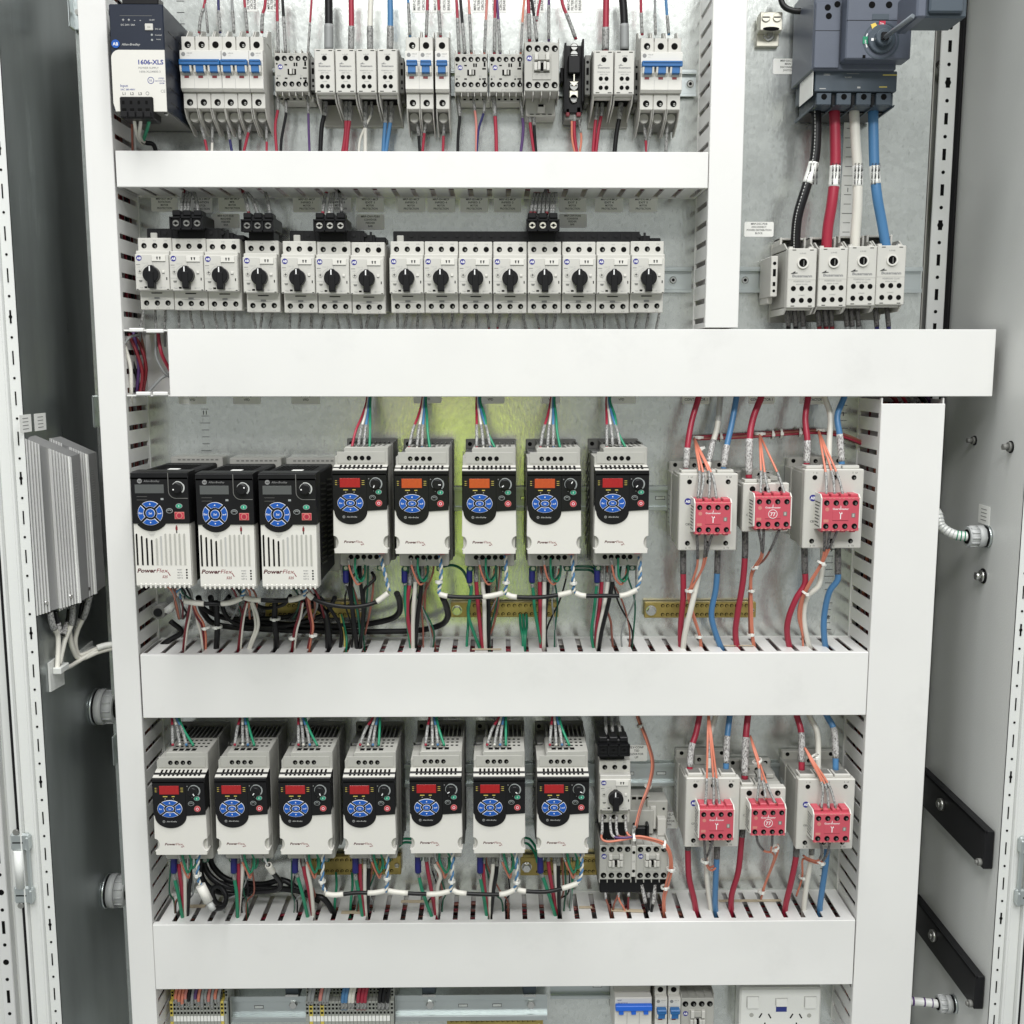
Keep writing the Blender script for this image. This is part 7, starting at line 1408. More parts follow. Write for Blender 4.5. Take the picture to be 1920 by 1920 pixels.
# horizontal harness of dark red wires behind the upper safety contactors
m = MB(*W(1450, 812, 12)); C_ = []
for i in range(8):
    a = i * PI / 4; rr = 3.2 if i else 0; P = [(x_ + rr * math.cos(a + x_ * .004) * .3, y_ + rr * math.sin(a + x_ * .006), 13 + rr * math.cos(a)) for x_, y_ in ((1300, 822), (1340, 820), (1400, 817), (1470, 812), (1530, 809), (1570, 814), (1600, 824), (1622, 834))]
    m.tube(catmull([P3(p) for p in P], 5), 1.8, ('w_darkred', 'w_brown', 'w_darkred', 'w_red')[i % 4], 6)
x, z = W(1450, 812, 12); tag(m.build('wire_harness', None, (x, 0, z)), 'dark red wire harness running behind the upper safety contactors', 'wire harness', None, 'stuff') if False else tag(m.build('wire_harness', None, (x, 0, z)), 'dark red wire harness running behind the upper safety contactors', 'wire harness')
for (px, py, d, r, rot, nm) in ((1309, 820, 24, 7, 0, 'white tie at the left end of the red wire harness'), (1425, 813, 24, 7, 0, 'white tie on the red harness above the small upper contactor'), (1541, 806, 26, 7, 0, 'white tie on the red harness above the right upper contactor'), (1448, 815, 13, 6, PI / 2, 'white tie around the red harness right of the middle'), (1464, 813, 13, 6, PI / 2, 'second white tie around the red harness right of the middle'), (1499, 811, 13, 6, PI / 2, 'third white tie around the red harness'), (1351, 820, 13, 6, PI / 2, 'white tie around the red harness left part'),
    (1313, 841, 60, 6, .3, 'white tie gathering the orange wires above the left upper contactor'), (1293, 1107, 82, 5.5, .1, 'white tie on the orange wires below the left upper contactor'), (1416, 1063, 78, 5, .6, 'white tie on the orange bend below the small upper contactor'), (1408, 1107, 62, 5, 0, 'white tie halfway down the orange wires below the small upper contactor'), (1408, 1189, 57, 5, 0, 'lowest white tie on the orange wires of the small upper contactor'), (1541, 1056, 98, 6, -.5, 'white tie on the orange wires right below the right upper contactor'), (1511, 1113, 80, 6, -.6, 'second white tie on the orange wires below the right upper contactor'), (1310, 1193, 58, 5, 0, 'white tie on the orange wires where they enter the duct on the left'),
    (1420, 1427, 90, 6, .5, 'white tie on the orange wires above the small lower contactor'), (1529, 1419, 88, 6, .5, 'white tie on the orange wires above the right lower contactor'), (1322, 1614, 98, 5, 0, 'white tie below the left lower red block'), (1452, 1590, 96, 6, .4, 'white tie on the orange loop below the small lower red block'), (1539, 1616, 94, 6, -.4, 'white tie below the right lower red block'), (1428, 1671, 54, 5, 0, 'white tie on the orange wires at the lower duct'), (1505, 1644, 60, 5, 0, 'white tie on the orange wires left of the white cable in the lower row'),
    (1200, 1360, 34, 4, .4, 'white tie near the top of the long orange wire pair'), (1215, 1474, 50, 4.5, -.2, 'white tie halfway down the long orange wire pair'), (1188, 1570, 96, 5.5, PI / 2, 'white tie on the orange wires over the reversing contactors'), (1244, 1583, 96, 5.5, 1.2, 'white tie at the bend of the orange wires right of the reversing pair'), (1258, 1629, 86, 5.5, 0, 'white tie on the vertical orange wires right of the reversing pair'), (1247, 1663, 76, 5.5, .1, 'lower white tie on the vertical orange wires right of the reversing pair'),
    (386, 1177, 74, 5, .2, 'white tie on the orange wires below the first black drive'), (587, 1191, 74, 5, 0, 'white tie on the orange wires below the third black drive'), (549, 1196, 68, 5, .1, 'white tie on the dark red wires below the third black drive'), (407, 1175, 66, 6.5, 0, 'white tie around the black cable below the first black drive'), (516, 1160, 70, 6.5, 0, 'white tie around the black cable below the second black drive')): tie_at(px, py, d, r, nm, rot)
# ---------------------------------------------------------------- top row wires
G = 'wires entering the top row devices from above'
n_ = 0
for (c, r, P, s0, where) in (('w_red', 1.8, ((385, -25), (384, 5), (376, 35), (373, 62)), .45, 'first pole of the breaker beside the power supply'), ('w_grey', 1.5, ((384, 5), (387, 30), (390, 62)), .3, 'second pole of the breaker beside the power supply'), ('w_navy', 1.8, ((409, -25), (410, 20), (413, 62)), .5, 'third pole of the breaker beside the power supply'), ('w_grey', 1.8, ((433, -25), (436, 20), (439, 62)), .5, 'fourth breaker pole from the power supply'), ('w_red', 1.8, ((457, -25), (459, 10), (464, 62)), .55, 'fifth breaker pole from the power supply'), ('w_red', 2.0, ((498, -25), (497, 10), (492, 30), (491, 62)), .6, 'sixth breaker pole from the power supply'),
    ('w_red', 1.9, ((519, -25), (520, 30), (522, 104)), .58, 'left terminal of the first small contactor'), ('w_black', 1.9, ((528, -25), (531, 20), (536, 104)), .58, 'second terminal of the first small contactor'), ('w_red', 1.4, ((586, -25), (583, 20), (577, 104)), .65, 'right terminal of the first small contactor'),
    ('w_black', 5.2, ((616, -25), (616.5, 40), (616.5, 98)), .55, 'first small distribution block'), ('w_red', 3.6, ((658, -25), (659, 40), (658, 98)), .58, 'second small distribution block'), ('w_white', 3.6, ((697, -25), (694, 40), (694, 98)), .58, 'third small distribution block'), ('w_blue', 3.8, ((731, -25), (732, 40), (731, 98)), .58, 'fourth small distribution block'),
    ('w_blue', 1.8, ((764, -25), (766, 15), (769, 70)), .4, 'first single breaker after the distribution blocks'), ('w_red', 1.9, ((802, -25), (801, 20), (799, 70)), .5, 'second single breaker after the distribution blocks'), ('w_red', 1.9, ((821, -25), (823, 20), (826, 70)), .5, 'lone single breaker of the top row'),
    ('w_red', 1.9, ((854, -25), (857, 20), (861, 104)), .6, 'first terminal of the second small contactor'), ('w_black', 1.9, ((861, -25), (866, 30), (872, 104)), .6, 'second terminal of the second small contactor'), ('w_pink', 1.7, ((877, -25), (880, 20), (884, 104)), .55, 'third terminal of the second small contactor'), ('w_pink', 1.7, ((915, -25), (912, 20), (908, 104)), .62, 'fifth terminal of the second small contactor'),
    ('w_red', 2.0, ((929, -25), (928, 20), (927, 104)), .6, 'first terminal of the third small contactor'), ('w_purple', 1.8, ((930, -25), (934, 30), (938, 104)), .55, 'second terminal of the third small contactor'), ('w_orange', 1.5, ((987, -25), (981, 20), (976, 104)), .65, 'last terminal of the third small contactor'), ('w_red', 2.3, ((989, -25), (991, 15), (993, 78)), .6, 'left coil terminal of the plain square contactor'), ('w_black', 1.9, ((992, -25), (1000, 20), (1007, 78)), .6, 'middle coil terminal of the plain square contactor'), ('w_red', 1.6, ((1018, -25), (1010, 15), (1006, 40)), .8, 'plain square contactor, crossing'), ('w_purple', 1.8, ((1030, -25), (1029, 10), (1029, 78)), .5, 'right coil terminal of the plain square contactor'),
    ('w_red', 2.2, ((1050, -25), (1055, 8), (1066, 36), (1080, 74)), .55, 'top screw of the black fuse holder'), ('w_red', 4.2, ((1137, -25), (1136, 40), (1135, 98)), .6, 'fifth small distribution block'), ('w_black', 5.2, ((1165, -25), (1170, 30), (1171, 98)), .62, 'sixth small distribution block'), ('w_red', 1.9, ((1201, -25), (1202, 20), (1204, 66)), .55, 'first pole of the last breaker'), ('w_grey', 1.7, ((1229, -25), (1228, 20), (1229, 66)), .55, 'second pole of the last breaker'), ('w_blue', 1.9, ((1247, -25), (1250, 20), (1254, 66)), .6, 'third pole of the last breaker')):
    d = 36; wire(c, r, [(a, b, d) for a, b in P], sl=((s0, .97, 'w_grey' if r > 5 else 'sleeve', 1.15),), label=f'{cn(c)} wire from above into the {where}', group=G)
G = 'wires leaving the top row devices downwards'
for (c, r, P, s0, where) in (('w_red', 1.8, ((372, 222), (384, 262), (391, 298)), .5, 'leftmost breaker pole'), ('w_white', 1.7, ((398, 222), (398, 260), (397, 298)), .6, 'second breaker pole'), ('w_navy', 1.8, ((424, 222), (431, 262), (437, 298)), .5, 'third breaker pole'), ('w_black', 1.9, ((448, 222), (450, 262), (451, 298)), .5, 'fourth breaker pole'), ('w_red', 1.9, ((473, 222), (465, 252), (454, 298)), .45, 'fifth breaker pole'), ('w_red', 1.6, ((499, 222), (500, 262), (500, 298)), .55, 'sixth breaker pole'),
    ('w_red', 1.9, ((522, 172), (521, 205), (516, 240), (520, 298)), .35, 'left side of the first small contactor'), ('w_black', 1.9, ((536, 186), (536, 215), (528, 260), (526, 298)), .3, 'middle of the first small contactor'), ('w_purple', 1.6, ((576, 176), (578, 205), (579, 250), (581, 298)), .4, 'right side of the first small contactor'),
    ('w_black', 3.0, ((610, 180), (609, 210), (603, 240), (600, 298)), .42, 'first small distribution block'), ('w_red', 2.6, ((648, 180), (649, 215), (648, 250), (641, 298)), .45, 'second small distribution block, left one'), ('w_red', 2.6, ((656, 180), (656, 215), (652, 250), (648, 298)), .45, 'second small distribution block, right one'), ('w_white', 2.6, ((685, 180), (685, 220), (685, 260), (685, 298)), .5, 'third small distribution block'), ('w_white', 1.6, ((696, 180), (696, 212), (686, 235), (675, 262), (672, 298)), .3, 'third small distribution block, the thin curved one'), ('w_blue', 2.6, ((722, 180), (723, 220), (720, 260), (718, 298)), .42, 'fourth small distribution block, left one'), ('w_blue', 2.6, ((734, 180), (733, 220), (727, 260), (722, 298)), .42, 'fourth small distribution block, right one'),
    ('w_black', 1.9, ((778, 205), (784, 245), (788, 298)), .6, 'first single breaker'), ('w_red', 1.9, ((799, 205), (796, 245), (791, 298)), .55, 'second single breaker'), ('w_red', 1.8, ((833, 205), (832, 245), (830, 298)), .6, 'lone single breaker'), ('w_black', 2.0, ((857, 172), (862, 215), (859, 255), (858, 298)), .36, 'left side of the second small contactor'), ('w_pink', 1.6, ((886, 172), (890, 205), (893, 235), (893, 298)), .36, 'middle of the second small contactor'), ('w_navy', 1.6, ((909, 172), (907, 210), (897, 245), (893, 298)), .36, 'right side of the second small contactor'), ('w_red', 2.4, ((925, 172), (928, 215), (930, 250), (931, 298)), .36, 'left side of the third small contactor'), ('w_purple', 1.9, ((975, 172), (979, 215), (981, 245), (975, 298)), .4, 'right side of the third small contactor'),
    ('w_red', 2.1, ((990, 172), (993, 220), (997, 255), (1003, 298)), .42, 'left side of the plain square contactor'), ('w_black', 2.0, ((1001, 172), (1001, 225), (1003, 260), (1006, 298)), .42, 'middle of the plain square contactor'), ('w_red', 2.2, ((1074, 168), (1077, 215), (1077, 250), (1083, 298)), .45, 'bottom screw of the black fuse holder'), ('w_orange', 1.5, ((1070, 188), (1072, 225), (1073, 262), (1081, 298)), .35, 'black fuse holder, the left orange one'), ('w_orange', 1.5, ((1083, 188), (1087, 235), (1090, 262), (1085, 298)), .5, 'black fuse holder, the right orange one'),
    ('w_red', 2.2, ((1120, 180), (1118, 215), (1115, 245), (1111, 298)), .45, 'fifth small distribution block, left one'), ('w_red', 2.2, ((1130, 180), (1128, 212), (1122, 245), (1116, 298)), .4, 'fifth small distribution block, right one'), ('w_black', 3.0, ((1165, 180), (1162, 215), (1156, 250), (1151, 298)), .42, 'sixth small distribution block'), ('w_red', 1.8, ((1205, 212), (1210, 255), (1213, 298)), .6, 'first pole of the last breaker'), ('w_grey', 1.7, ((1226, 212), (1218, 255), (1213, 285)), .6, 'second pole of the last breaker'), ('w_black', 1.9, ((1253, 212), (1250, 255), (1248, 298)), .9, 'third pole of the last breaker')):
    wire(c, r, [(a, b, 34) for a, b in P], sl=((0.03, s0, 'sleeve', 1.15),), label=f'{cn(c)} wire below the {where}', group=G)
for (c, r, P, lab) in (('w_white', 2.2, ((250, 205, 108), (253, 235, 100), (259, 258, 70), (268, 270, 50)), 'left white wire from the power supply plug'), ('w_white', 2.2, ((266, 205, 108), (263, 235, 100), (262, 255, 76), (272, 268, 54)), 'middle white wire from the power supply plug'), ('w_green', 2.2, ((281, 205, 108), (279, 230, 100), (273, 250, 80), (268, 266, 56)), 'green wire from the power supply plug'), ('w_black', 3.0, ((262, 262, 60), (275, 268, 54), (288, 272, 48), (296, 298, 40)), 'black cable where the power supply wires join'), ('w_brown', 1.6, ((247, 222, 60), (248, 250, 56), (249, 298, 40)), 'tan wire left below the power supply')): wire(c, r, P, label=lab, group='wires below the power supply')
# ---------------------------------------------------------------- second row wires
for i, (px, g) in enumerate(spots):
    for j in range(3):
        a = px - 18 + j * 20 + (3 if px < 700 else 0); e = a + random.uniform(-9, 9)
        c = ('w_grey', 'w_grey', 'w_darkred')[random.randrange(3)]
        wire(c, 1.5, [(a, 574, 46), (a + (e - a) * .4, 596, 48), (e, 616, 46), (e + random.uniform(-2, 2), 650, 40)], sl=((.02, random.uniform(.62, .8), 'sleeve', 1.2),), label=f'sleeved grey wires below the {NM[i].split(",")[0].replace("lone ", "")}', group=f'sleeved grey wires below the {NM[i].split(",")[0].replace("lone ", "")}')
for (L_, lab) in ((((345, 339, 'w_darkred'), (352, 346, 'w_grey'), (358, 352, 'w_grey'), (364, 372, 'w_grey')), 'leftmost feeder terminal'), (((455, 467, 'w_darkred'), (462, 484, 'w_grey'), (497, 506, 'w_grey')), 'second feeder terminal'), (((612, 605, 'w_red'), (622, 617, 'w_white'), (626, 622, 'w_grey'), (636, 641, 'w_black')), 'third feeder terminal'), (((1004, 995, 'w_darkred'), (1010, 1002, 'w_darkred'), (1016, 1010, 'w_grey'), (1022, 1018, 'w_grey'), (1030, 1025, 'w_darkred'), (1038, 1033, 'w_grey'), (1043, 1037, 'w_grey')), 'rightmost feeder terminal'), (((1135, 1137, 'w_grey'), (1147, 1149, 'w_grey'), (1158, 1165, 'w_grey')), 'lower row feeder terminal')):
    low = 'lower' in lab
    for j, (a, b, c) in enumerate(L_):
        y0, y1 = (336, 402) if not low else (1326, 1388)
        wire(c, 2.2, [(a, y0, 44), (a, y0 + 22, 48), ((a + b) / 2, y0 + 38, 56), (b, y1, 66)], sl=((.45, .95, 'sleeve', 1.12),), label=f'sleeved wires dropping into the {lab}', group=f'sleeved wires dropping into the {lab}')
# ---------------------------------------------------------------- main supply cables
G = 'thick main supply cables at the upper right'
for (c, r, P, s, lab) in (('w_black', 6.6, ((1530, 195, 60), (1531, 250, 62), (1527, 300, 64), (1512, 350, 66), (1497, 400, 66), (1492, 440, 64), (1492, 480, 62)), (.35, .48), 'thick black main supply cable'), ('w_red', 7.2, ((1564, 195, 60), (1566, 260, 62), (1566, 320, 64), (1560, 380, 66), (1552, 430, 64), (1549, 480, 62)), (.37, .50), 'thick red main supply cable'),
    ('w_white', 6.8, ((1601, 195, 60), (1604, 260, 62), (1608, 320, 64), (1608, 380, 66), (1604, 440, 64), (1602, 480, 62)), (.37, .50), 'thick white main supply cable'), ('w_blue', 6.8, ((1637, 195, 60), (1638, 260, 62), (1640, 320, 64), (1645, 370, 66), (1654, 420, 64), (1664, 480, 62)), (.37, .50), 'thick blue main supply cable')):
    w_ = wire(c, r, P, sl=((s[0], s[1], 'label_white', 1.04),), label=lab, group=G, cat='cable', name='supply_cable', m=8)
    x, z = W(P[2][0] + (1 if c != 'w_black' else -2), 325, 64 + r + .6); ox, oz = W(*P[0]); m = MB(ox, oz, P[0][2])
    for q in range(3):
        for v in range(3): m.text('MRP-P' + str(v + 1), x - 2.8 + q * 4.4, z - 14 + v * 8.5, 64 + r + .5, 3.2, 'print_black', align='L', rot=PI / 2, bold=.03)
    m.build('cable_label_print', w_)
    if c == 'w_black':
        C = catmull([P3(p_) for p_ in P], 8); m = MB(ox, oz, P[0][2])
        for i in range(2, len(C) - 2): m.tube([C[i] + Vector((-3.6, r - 1.0, 0)), C[i].lerp(C[i + 1], .7) + Vector((-3.6, r - 1.0, 0))], .75, 'print_light', 4)
        m.build('printed_line', w_)
for j, (px, c) in enumerate(((1474, 'w_black'), (1488, 'w_black'), (1502, 'w_grey'), (1532, 'w_darkred'), (1545, 'w_darkred'), (1556, 'w_darkred'), (1584, 'w_grey'), (1594, 'w_grey'), (1606, 'w_grey'), (1640, 'w_navy'), (1662, 'w_navy'))):
    wire(c, 3.2, [(px, 566, 52), (px + 2, 590, 56), (px + 4, 612, 54), (px + 5, 650, 44)], sl=((.12, .66, 'sleeve_dark', 1.1),), label=f'short dark wires below the {("black", "black", "black", "red", "red", "red", "white", "white", "white", "blue", "blue")[j]} fed large distribution block', group=f'short dark wires below the {("black", "black", "black", "red", "red", "red", "white", "white", "white", "blue", "blue")[j]} fed large distribution block')
# ---------------------------------------------------------------- wires in the open left end of the widest duct
G = 'wires visible in the uncovered left end of the widest duct'
for (c, r, P, lab) in (('w_white', 2.6, ((228, 630, 74), (236, 655, 76), (245, 690, 74), (246, 735, 70), (246, 760, 60)), 'white wire at the far left of the uncovered duct end'), ('w_darkred', 2.4, ((240, 625, 60), (256, 660, 62), (267, 700, 60), (262, 740, 56)), 'outer dark red wire in the uncovered duct end'), ('w_darkred', 2.4, ((246, 622, 50), (264, 650, 52), (274, 690, 52), (268, 735, 50)), 'bowed dark red wire in the uncovered duct end'), ('w_purple', 2.2, ((250, 622, 56), (256, 655, 58), (260, 690, 56), (256, 738, 52)), 'purple wire in the uncovered duct end'), ('w_brown', 2.2, ((262, 624, 40), (270, 660, 42), (272, 700, 40), (268, 735, 36)), 'brown wire in the uncovered duct end'), ('w_black', 2.4, ((236, 640, 46), (246, 670, 48), (256, 705, 50), (262, 738, 48)), 'black wire in the uncovered duct end'),
    ('w_red', 2.4, ((296, 618, 60), (299, 645, 64), (305, 668, 64), (322, 700, 50)), 'red wire slipping behind the cover of the widest duct'), ('w_grey', 2.0, ((293, 622, 54), (292, 650, 56), (294, 672, 56), (310, 700, 54), (330, 712, 40)), 'grey wire slipping behind the cover of the widest duct'), ('w_grey', 2.0, ((272, 742, 50), (288, 724, 54), (304, 708, 54), (325, 700, 42)), 'grey wire rising to the right in the uncovered duct end'), ('w_grey', 1.6, ((234, 645, 80), (244, 632, 78), (262, 627, 66)), 'thin grey wire across the top of the uncovered duct end')): wire(c, r, P, label=lab, group=G)
G = 'wires crossing above the right vertical duct'
for (c, r, P, lab) in (('w_darkred', 3, ((1662, 738, 50), (1678, 748, 54), (1690, 775, 40)), 'left dark red wire above the right vertical duct'), ('w_red', 2.4, ((1680, 736, 54), (1694, 746, 58), (1706, 775, 40)), 'red wire above the right vertical duct'), ('w_grey', 3, ((1696, 736, 56), (1710, 748, 58), (1722, 775, 40)), 'grey wire above the right vertical duct'), ('w_black', 3.6, ((1716, 736, 50), (1730, 748, 52), (1742, 775, 40)), 'black wire above the right vertical duct'), ('w_purple', 2.4, ((1730, 738, 44), (1742, 750, 46), (1750, 775, 36)), 'purple wire above the right vertical duct')): wire(c, r, P, label=lab, group=G)
# ---------------------------------------------------------------- single breaker and reversing pair wiring
G = 'wires around the reversing contactor pair'
for (c, r, P, s, lab) in (('w_orange', 1.6, ((1129, 1528, 80), (1129, 1556, 86), (1128, 1572, 90), (1140, 1578, 94), (1165, 1575, 96), (1190, 1571, 96), (1215, 1574, 96), (1242, 1583, 96), (1254, 1600, 94), (1256, 1628, 86), (1248, 1660, 76), (1243, 1690, 66), (1246, B4, 50)), .12, 'lowest orange wire under the single breaker running right'), ('w_purple', 1.6, ((1144, 1528, 80), (1145, 1555, 86), (1150, 1568, 92), (1166, 1571, 96), (1188, 1569, 98)), .55, 'purple wire under the single breaker'), ('w_brown', 1.6, ((1156, 1528, 80), (1156, 1556, 86), (1162, 1568, 92), (1188, 1570, 98)), .6, 'brown wire under the single breaker'), ('w_orange', 1.6, ((1173, 1528, 80), (1174, 1556, 86), (1182, 1568, 94), (1200, 1568, 98), (1225, 1573, 98), (1246, 1581, 96), (1257, 1598, 94), (1260, 1630, 86), (1252, 1664, 76), (1246, 1692, 66), (1250, B4, 50)), .12, 'right orange wire under the single breaker running right'),
    ('w_orange', 1.6, ((1190, 1328, 28), (1197, 1352, 32), (1212, 1390, 38), (1222, 1430, 46), (1216, 1470, 54), (1200, 1515, 74), (1190, 1556, 92)), .0, 'left strand of the long orange wire pair right of the single breaker'), ('w_brown', 1.6, ((1193, 1328, 28), (1200, 1352, 32), (1215, 1390, 38), (1225, 1430, 46), (1219, 1470, 54), (1203, 1512, 74), (1193, 1552, 92)), .0, 'right strand of the long orange wire pair right of the single breaker'),
    ('w_brown', 1.5, ((1135, 1660, 60), (1136, 1684, 64), (1143, 1706, 62), (1148, B4, 50)), .35, 'left brown wire below the reversing pair'), ('w_brown', 1.5, ((1166, 1660, 60), (1158, 1680, 64), (1150, 1702, 60), (1147, B4, 48)), .3, 'second brown wire below the reversing pair, leaning left'), ('w_orange', 1.5, ((1163, 1662, 60), (1160, 1684, 64), (1172, 1708, 60), (1180, B4, 48)), .3, 'orange wire below the reversing pair'), ('w_darkred', 1.5, ((1180, 1660, 60), (1178, 1688, 62), (1176, B4, 48)), .4, 'dark red wire below the reversing pair'), ('w_black', 2.2, ((1203, 1658, 64), (1208, 1682, 66), (1214, 1712, 60), (1216, B4, 48)), .45, 'left black wire below the reversing pair'), ('w_black', 2.2, ((1228, 1658, 64), (1226, 1684, 66), (1221, 1712, 60), (1218, B4, 48)), .45, 'right black wire below the reversing pair'), ('w_black', 2.0, ((1216, 1658, 60), (1216, 1690, 60), (1217, B4, 46)), .4, 'middle black wire below the reversing pair')): wire(c, r, P, sl=((0, s, 'sleeve_white', 1.25),) if s else (), label=lab, group=G)
wire('sleeve', 2.6, [(1190, 1548, 92), (1188, 1558, 94), (1187, 1568, 96)], label='clear sleeve where the long orange pair meets the lower wires', name='cable_sleeve', cat='cable sleeve')
# ---------------------------------------------------------------- bottom terminal strip wires
for j in range(14):
    x = 330 + j * 6.2; c = ('w_orange', 'w_orange', 'w_orange', 'w_pink', 'w_black', 'w_grey', 'w_purple', 'w_orange', 'w_grey', 'w_grey', 'w_pink', 'w_grey', 'w_orange', 'w_grey')[j]
    wire(c, 2.4, [(x + 6, 1825, 40), (x + 3, 1848, 50), (x - 1, 1866 + (j % 3) * 4, 54), (x, 1880 + (j % 3) * 5, 50)], sl=((.8, .98, 'sleeve', 1.1),), label='bundled orange and grey wires entering the left bottom terminal strip', group='bundled orange and grey wires entering the left bottom terminal strip')
for j, (x, c) in enumerate(((580, 'w_grey'), (586, 'w_grey'), (601, 'w_pink'), (608, 'w_grey'), (614, 'w_grey'), (643, 'w_blue'), (649, 'w_blue'), (656, 'w_white'), (662, 'w_white'), (672, 'w_red'), (679, 'w_red'), (685, 'w_red'), (712, 'w_black'), (719, 'w_black'), (727, 'w_black'))):
    wire(c, 2.8, [(x + 6, 1825, 40), (x + 4, 1848, 50), (x, 1868, 54), (x - 1, 1892 if j > 4 else 1882, 52)], sl=((.82, .98, 'sleeve', 1.08),), label=f'{cn(c)} wires entering the right bottom terminal strip', group=f'{cn(c)} wires entering the right bottom terminal strip')
# ---------------------------------------------------------------- rubber bands across the duct slots
def band(pa, pb, w_, nm):
    a, b = Vector(P3(pa)), Vector(P3(pb)); m = MB((a.x + b.x) / 2, (a.z + b.z) / 2); q = [m.av(p.x, p.y + s, p.z + e) for e in (.2, .7) for (p, s) in ((a, -w_), (a, w_), (b, w_), (b, -w_))]
    for g in ((0, 1, 2, 3), (4, 5, 6, 7), (0, 1, 5, 4), (1, 2, 6, 5), (2, 3, 7, 6), (3, 0, 4, 7)): m.af([q[i] for i in g], 'tape_tan')
    tag(m.build('rubber_band', None, ((a.x + b.x) / 2, 0, (a.z + b.z) / 2)), nm, 'rubber band', 'tan bands stretched across the duct slots')
zt3, zt4 = -394.0, -787.4
def on_top(px, z_t, d):
    lo, hi = 1000., 1900.
    for _ in range(40):
        mid = (lo + hi) / 2
        if W(px, mid, d)[1] > z_t: lo = mid
        else: hi = mid
    return (px, lo, d)
for (xa, xb, z_, d, w_, nm) in ((885, 940, zt3, 70, 3, 'tan band across the duct slots below the third white drive'), (1357, 1413, zt3, 56, 2, 'tan band across the duct slots below the safety contactors'), (355, 385, zt4, 40, 4, 'tan band in the bottom duct near its left end'), (640, 680, zt4, 60, 4, 'tan band in the bottom duct below the fourth drive'), (752, 812, zt4, 30, 3.5, 'long tan band in the bottom duct below the fifth drive'), (1086, 1110, zt4, 50, 3, 'short tan band in the bottom duct below the rightmost drive'), (1146, 1206, zt4, 58, 4, 'tan band in the bottom duct below the reversing pair'), (1348, 1465, zt4, 34, 3, 'long tan band in the bottom duct below the safety contactors')): band(on_top(xa, z_, d), on_top(xb, z_, d + (4 if 'reversing' in nm else 0)), w_, nm)
# ================================================================ PHOTOGRAPHER in a high visibility vest (seen only as the yellow green reflection in the zinc plate)
mat('skin', (0.45, 0.27, 0.19), 0.5); mat('trousers', (0.03, 0.04, 0.07), 0.8); mat('hivis', (0.75, 1.0, 0.07), 0.7); mat('hair', (0.02, 0.015, 0.01), 0.6); mat('tape_silver', (0.7, 0.7, 0.7), 0.4); mat('shirt', (0.08, 0.09, 0.12), 0.8)
PX = -0.14; PY = -2.05
J = [((0, 0, -.78), .13), ((0, .0, -.60), .12), ((0, .01, -.42), .135), ((0, 0, -.25), .12), ((0, 0, -.14), .055), ((0, .01, -.07), .075), ((0, .015, .03), .088), ((0, 0, .09), .06)]
E_ = [(i, i + 1) for i in range(7)]
def limb(start, pts):
    prev = start
    for p, r in pts: J.append((p, r)); E_.append((prev, len(J) - 1)); prev = len(J) - 1
    return prev
for s in (-1, 1):
    limb(0, [((s * .10, 0, -.90), .085), ((s * .11, .01, -1.20), .058), ((s * .12, -.01, -1.45), .045), ((s * .12, -.01, -1.56), .042), ((s * .13, .13, -1.58), .035)])
    hnd = limb(3, [((s * .17, 0, -.22), .055), ((s * .25, .08, -.42), .042), ((s * .19 + .05, .25, -.24), .034), ((s * .10 + .12, .31, -.13), .026), ((s * .09 + .13, .33, -.08), .028)])
    for k in range(4): limb(hnd, [((s * (.075 - .004 * k) + .13, .35 + .008 * k, -.075 + .018 * k - .02), .009), ((s * (.045 + .003 * k) + .13, .365, -.07 + .018 * k - .02), .008)])
    limb(hnd, [((s * .07 + .13, .325, -.04), .010), ((s * .05 + .13, .335, -.02), .009)])
me = bpy.data.meshes.new('person'); me.from_pydata([p for p, r in J], E_, []); me.materials.append(MATS['skin'])
pr = bpy.data.objects.new('person', me); COL.objects.link(pr); pr.location = (PX, PY, 0)
sk = pr.modifiers.new('skin', 'SKIN'); pr.modifiers.new('sub', 'SUBSURF').levels = 1; pr.modifiers['sub'].render_levels = 1
sk.use_smooth_shade = True
lay = me.skin_vertices[0].data
for i, (p, r) in enumerate(J): lay[i].radius = (r, r)
lay[0].use_root = True
tag(pr, 'person in a yellow green high visibility vest holding both hands up to take the photo', 'person')
def shell(name, secs, k, n=24):
    v = []; f = []
    for (z, a, b, cx_, cy_) in secs:
        for i in range(n): t_ = 2 * PI * i / n; v.append((cx_ + a * math.cos(t_), cy_ + b * math.sin(t_), z))
    for j in range(len(secs) - 1):
        for i in range(n): f.append((j * n + i, j * n + (i + 1) % n, (j + 1) * n + (i + 1) % n, (j + 1) * n + i))
    m_ = bpy.data.meshes.new(name); m_.from_pydata(v, [], f); m_.materials.append(MATS[k]); m_.polygons.foreach_set('use_smooth', [True] * len(f))
    o = bpy.data.objects.new(name, m_); COL.objects.link(o); o.parent = pr; return o
shell('vest', [(-.86, .195, .15, 0, 0), (-.70, .185, .15, 0, 0), (-.45, .20, .16, 0, .01), (-.28, .205, .15, 0, 0), (-.19, .17, .11, 0, 0), (-.165, .09, .08, 0, 0)], 'hivis')
shell('reflective_band', [(-.62, .196, .158, 0, 0), (-.57, .198, .16, 0, 0)], 'tape_silver')
for s in (-1, 1): shell('trouser_leg', [(-.82, .11, .12, s * .085, 0), (-1.0, .10, .11, s * .10, 0), (-1.25, .08, .085, s * .11, .01), (-1.5, .075, .085, s * .12, -.01)], 'trousers', 16)
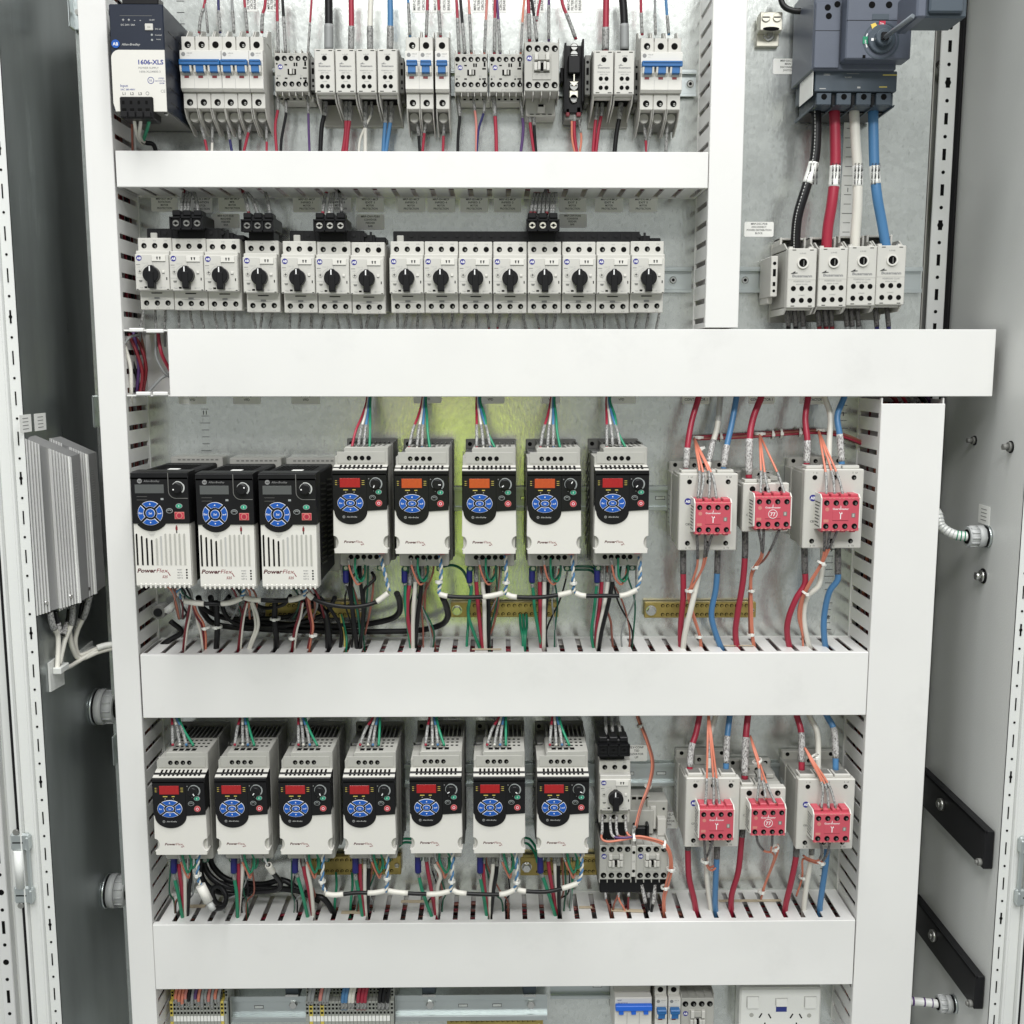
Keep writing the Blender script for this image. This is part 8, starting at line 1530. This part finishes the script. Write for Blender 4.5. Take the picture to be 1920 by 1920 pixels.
shell('hair', [(.02, .092, .098, 0, -.012), (.08, .09, .095, 0, -.005), (.125, .06, .065, 0, 0), (.14, .01, .01, 0, 0)], 'hair', 16)
# ================================================================ LIGHT, WORLD, CAMERA
w = bpy.data.worlds.new('World'); SC.world = w; w.use_nodes = True
bg = w.node_tree.nodes['Background']; bg.inputs['Color'].default_value = (0.96, 1.0, 0.985, 1); bg.inputs['Strength'].default_value = 0.52
def area(name, loc, tgt, sx, sy, e, col=(1.0, 1.0, 0.985)):
    l = bpy.data.lights.new(name, 'AREA'); l.shape = 'RECTANGLE'; l.size = sx; l.size_y = sy; l.energy = e; l.color = col
    o = bpy.data.objects.new(name, l); COL.objects.link(o); o.location = loc
    o.rotation_euler = (Vector(tgt) - Vector(loc)).to_track_quat('-Z', 'Y').to_euler()
    return o
area('ceiling_and_fill_light', (-0.75, -1.6, 2.6), (0, 0, -.85), 0.5, 1.3, 38, (1, 1, .99))
area('ceiling_and_fill_light', (0.85, -1.6, 2.6), (0, 0, -.85), 0.5, 1.3, 38, (1, 1, .99))
area('ceiling_and_fill_light', (0.05, -3.7, 2.42), (0, 0, -.85), 2.6, 0.6, 126, (1, 1, .99))  # added behind the camera to brighten the lower rows
area('ceiling_and_fill_light', (-0.1, -0.6, 1.9), (-.14, -3.5, .9), 1.6, 0.6, 210, (1, 1, .99))  # fill added to light the vest, turned away from the cabinet
cam = bpy.data.cameras.new('camera'); cam.sensor_width = 36; cam.lens = 36 * F / 1920; cam.clip_end = 50; cam.clip_start = .02
co = bpy.data.objects.new('camera', cam); COL.objects.link(co); co.location = (0, -D0 * .001, 0)
from mathutils import Matrix
co.matrix_world = Matrix(((RT[0], UP[0], -FW[0], 0), (RT[1], UP[1], -FW[1], -D0 * .001), (RT[2], UP[2], -FW[2], 0), (0, 0, 0, 1)))
SC.camera = co
SC.view_settings.view_transform = 'Standard'; SC.view_settings.look = 'None'; SC.view_settings.exposure = -0.22; SC.view_settings.gamma = 1
SC.view_settings.use_curve_mapping = False
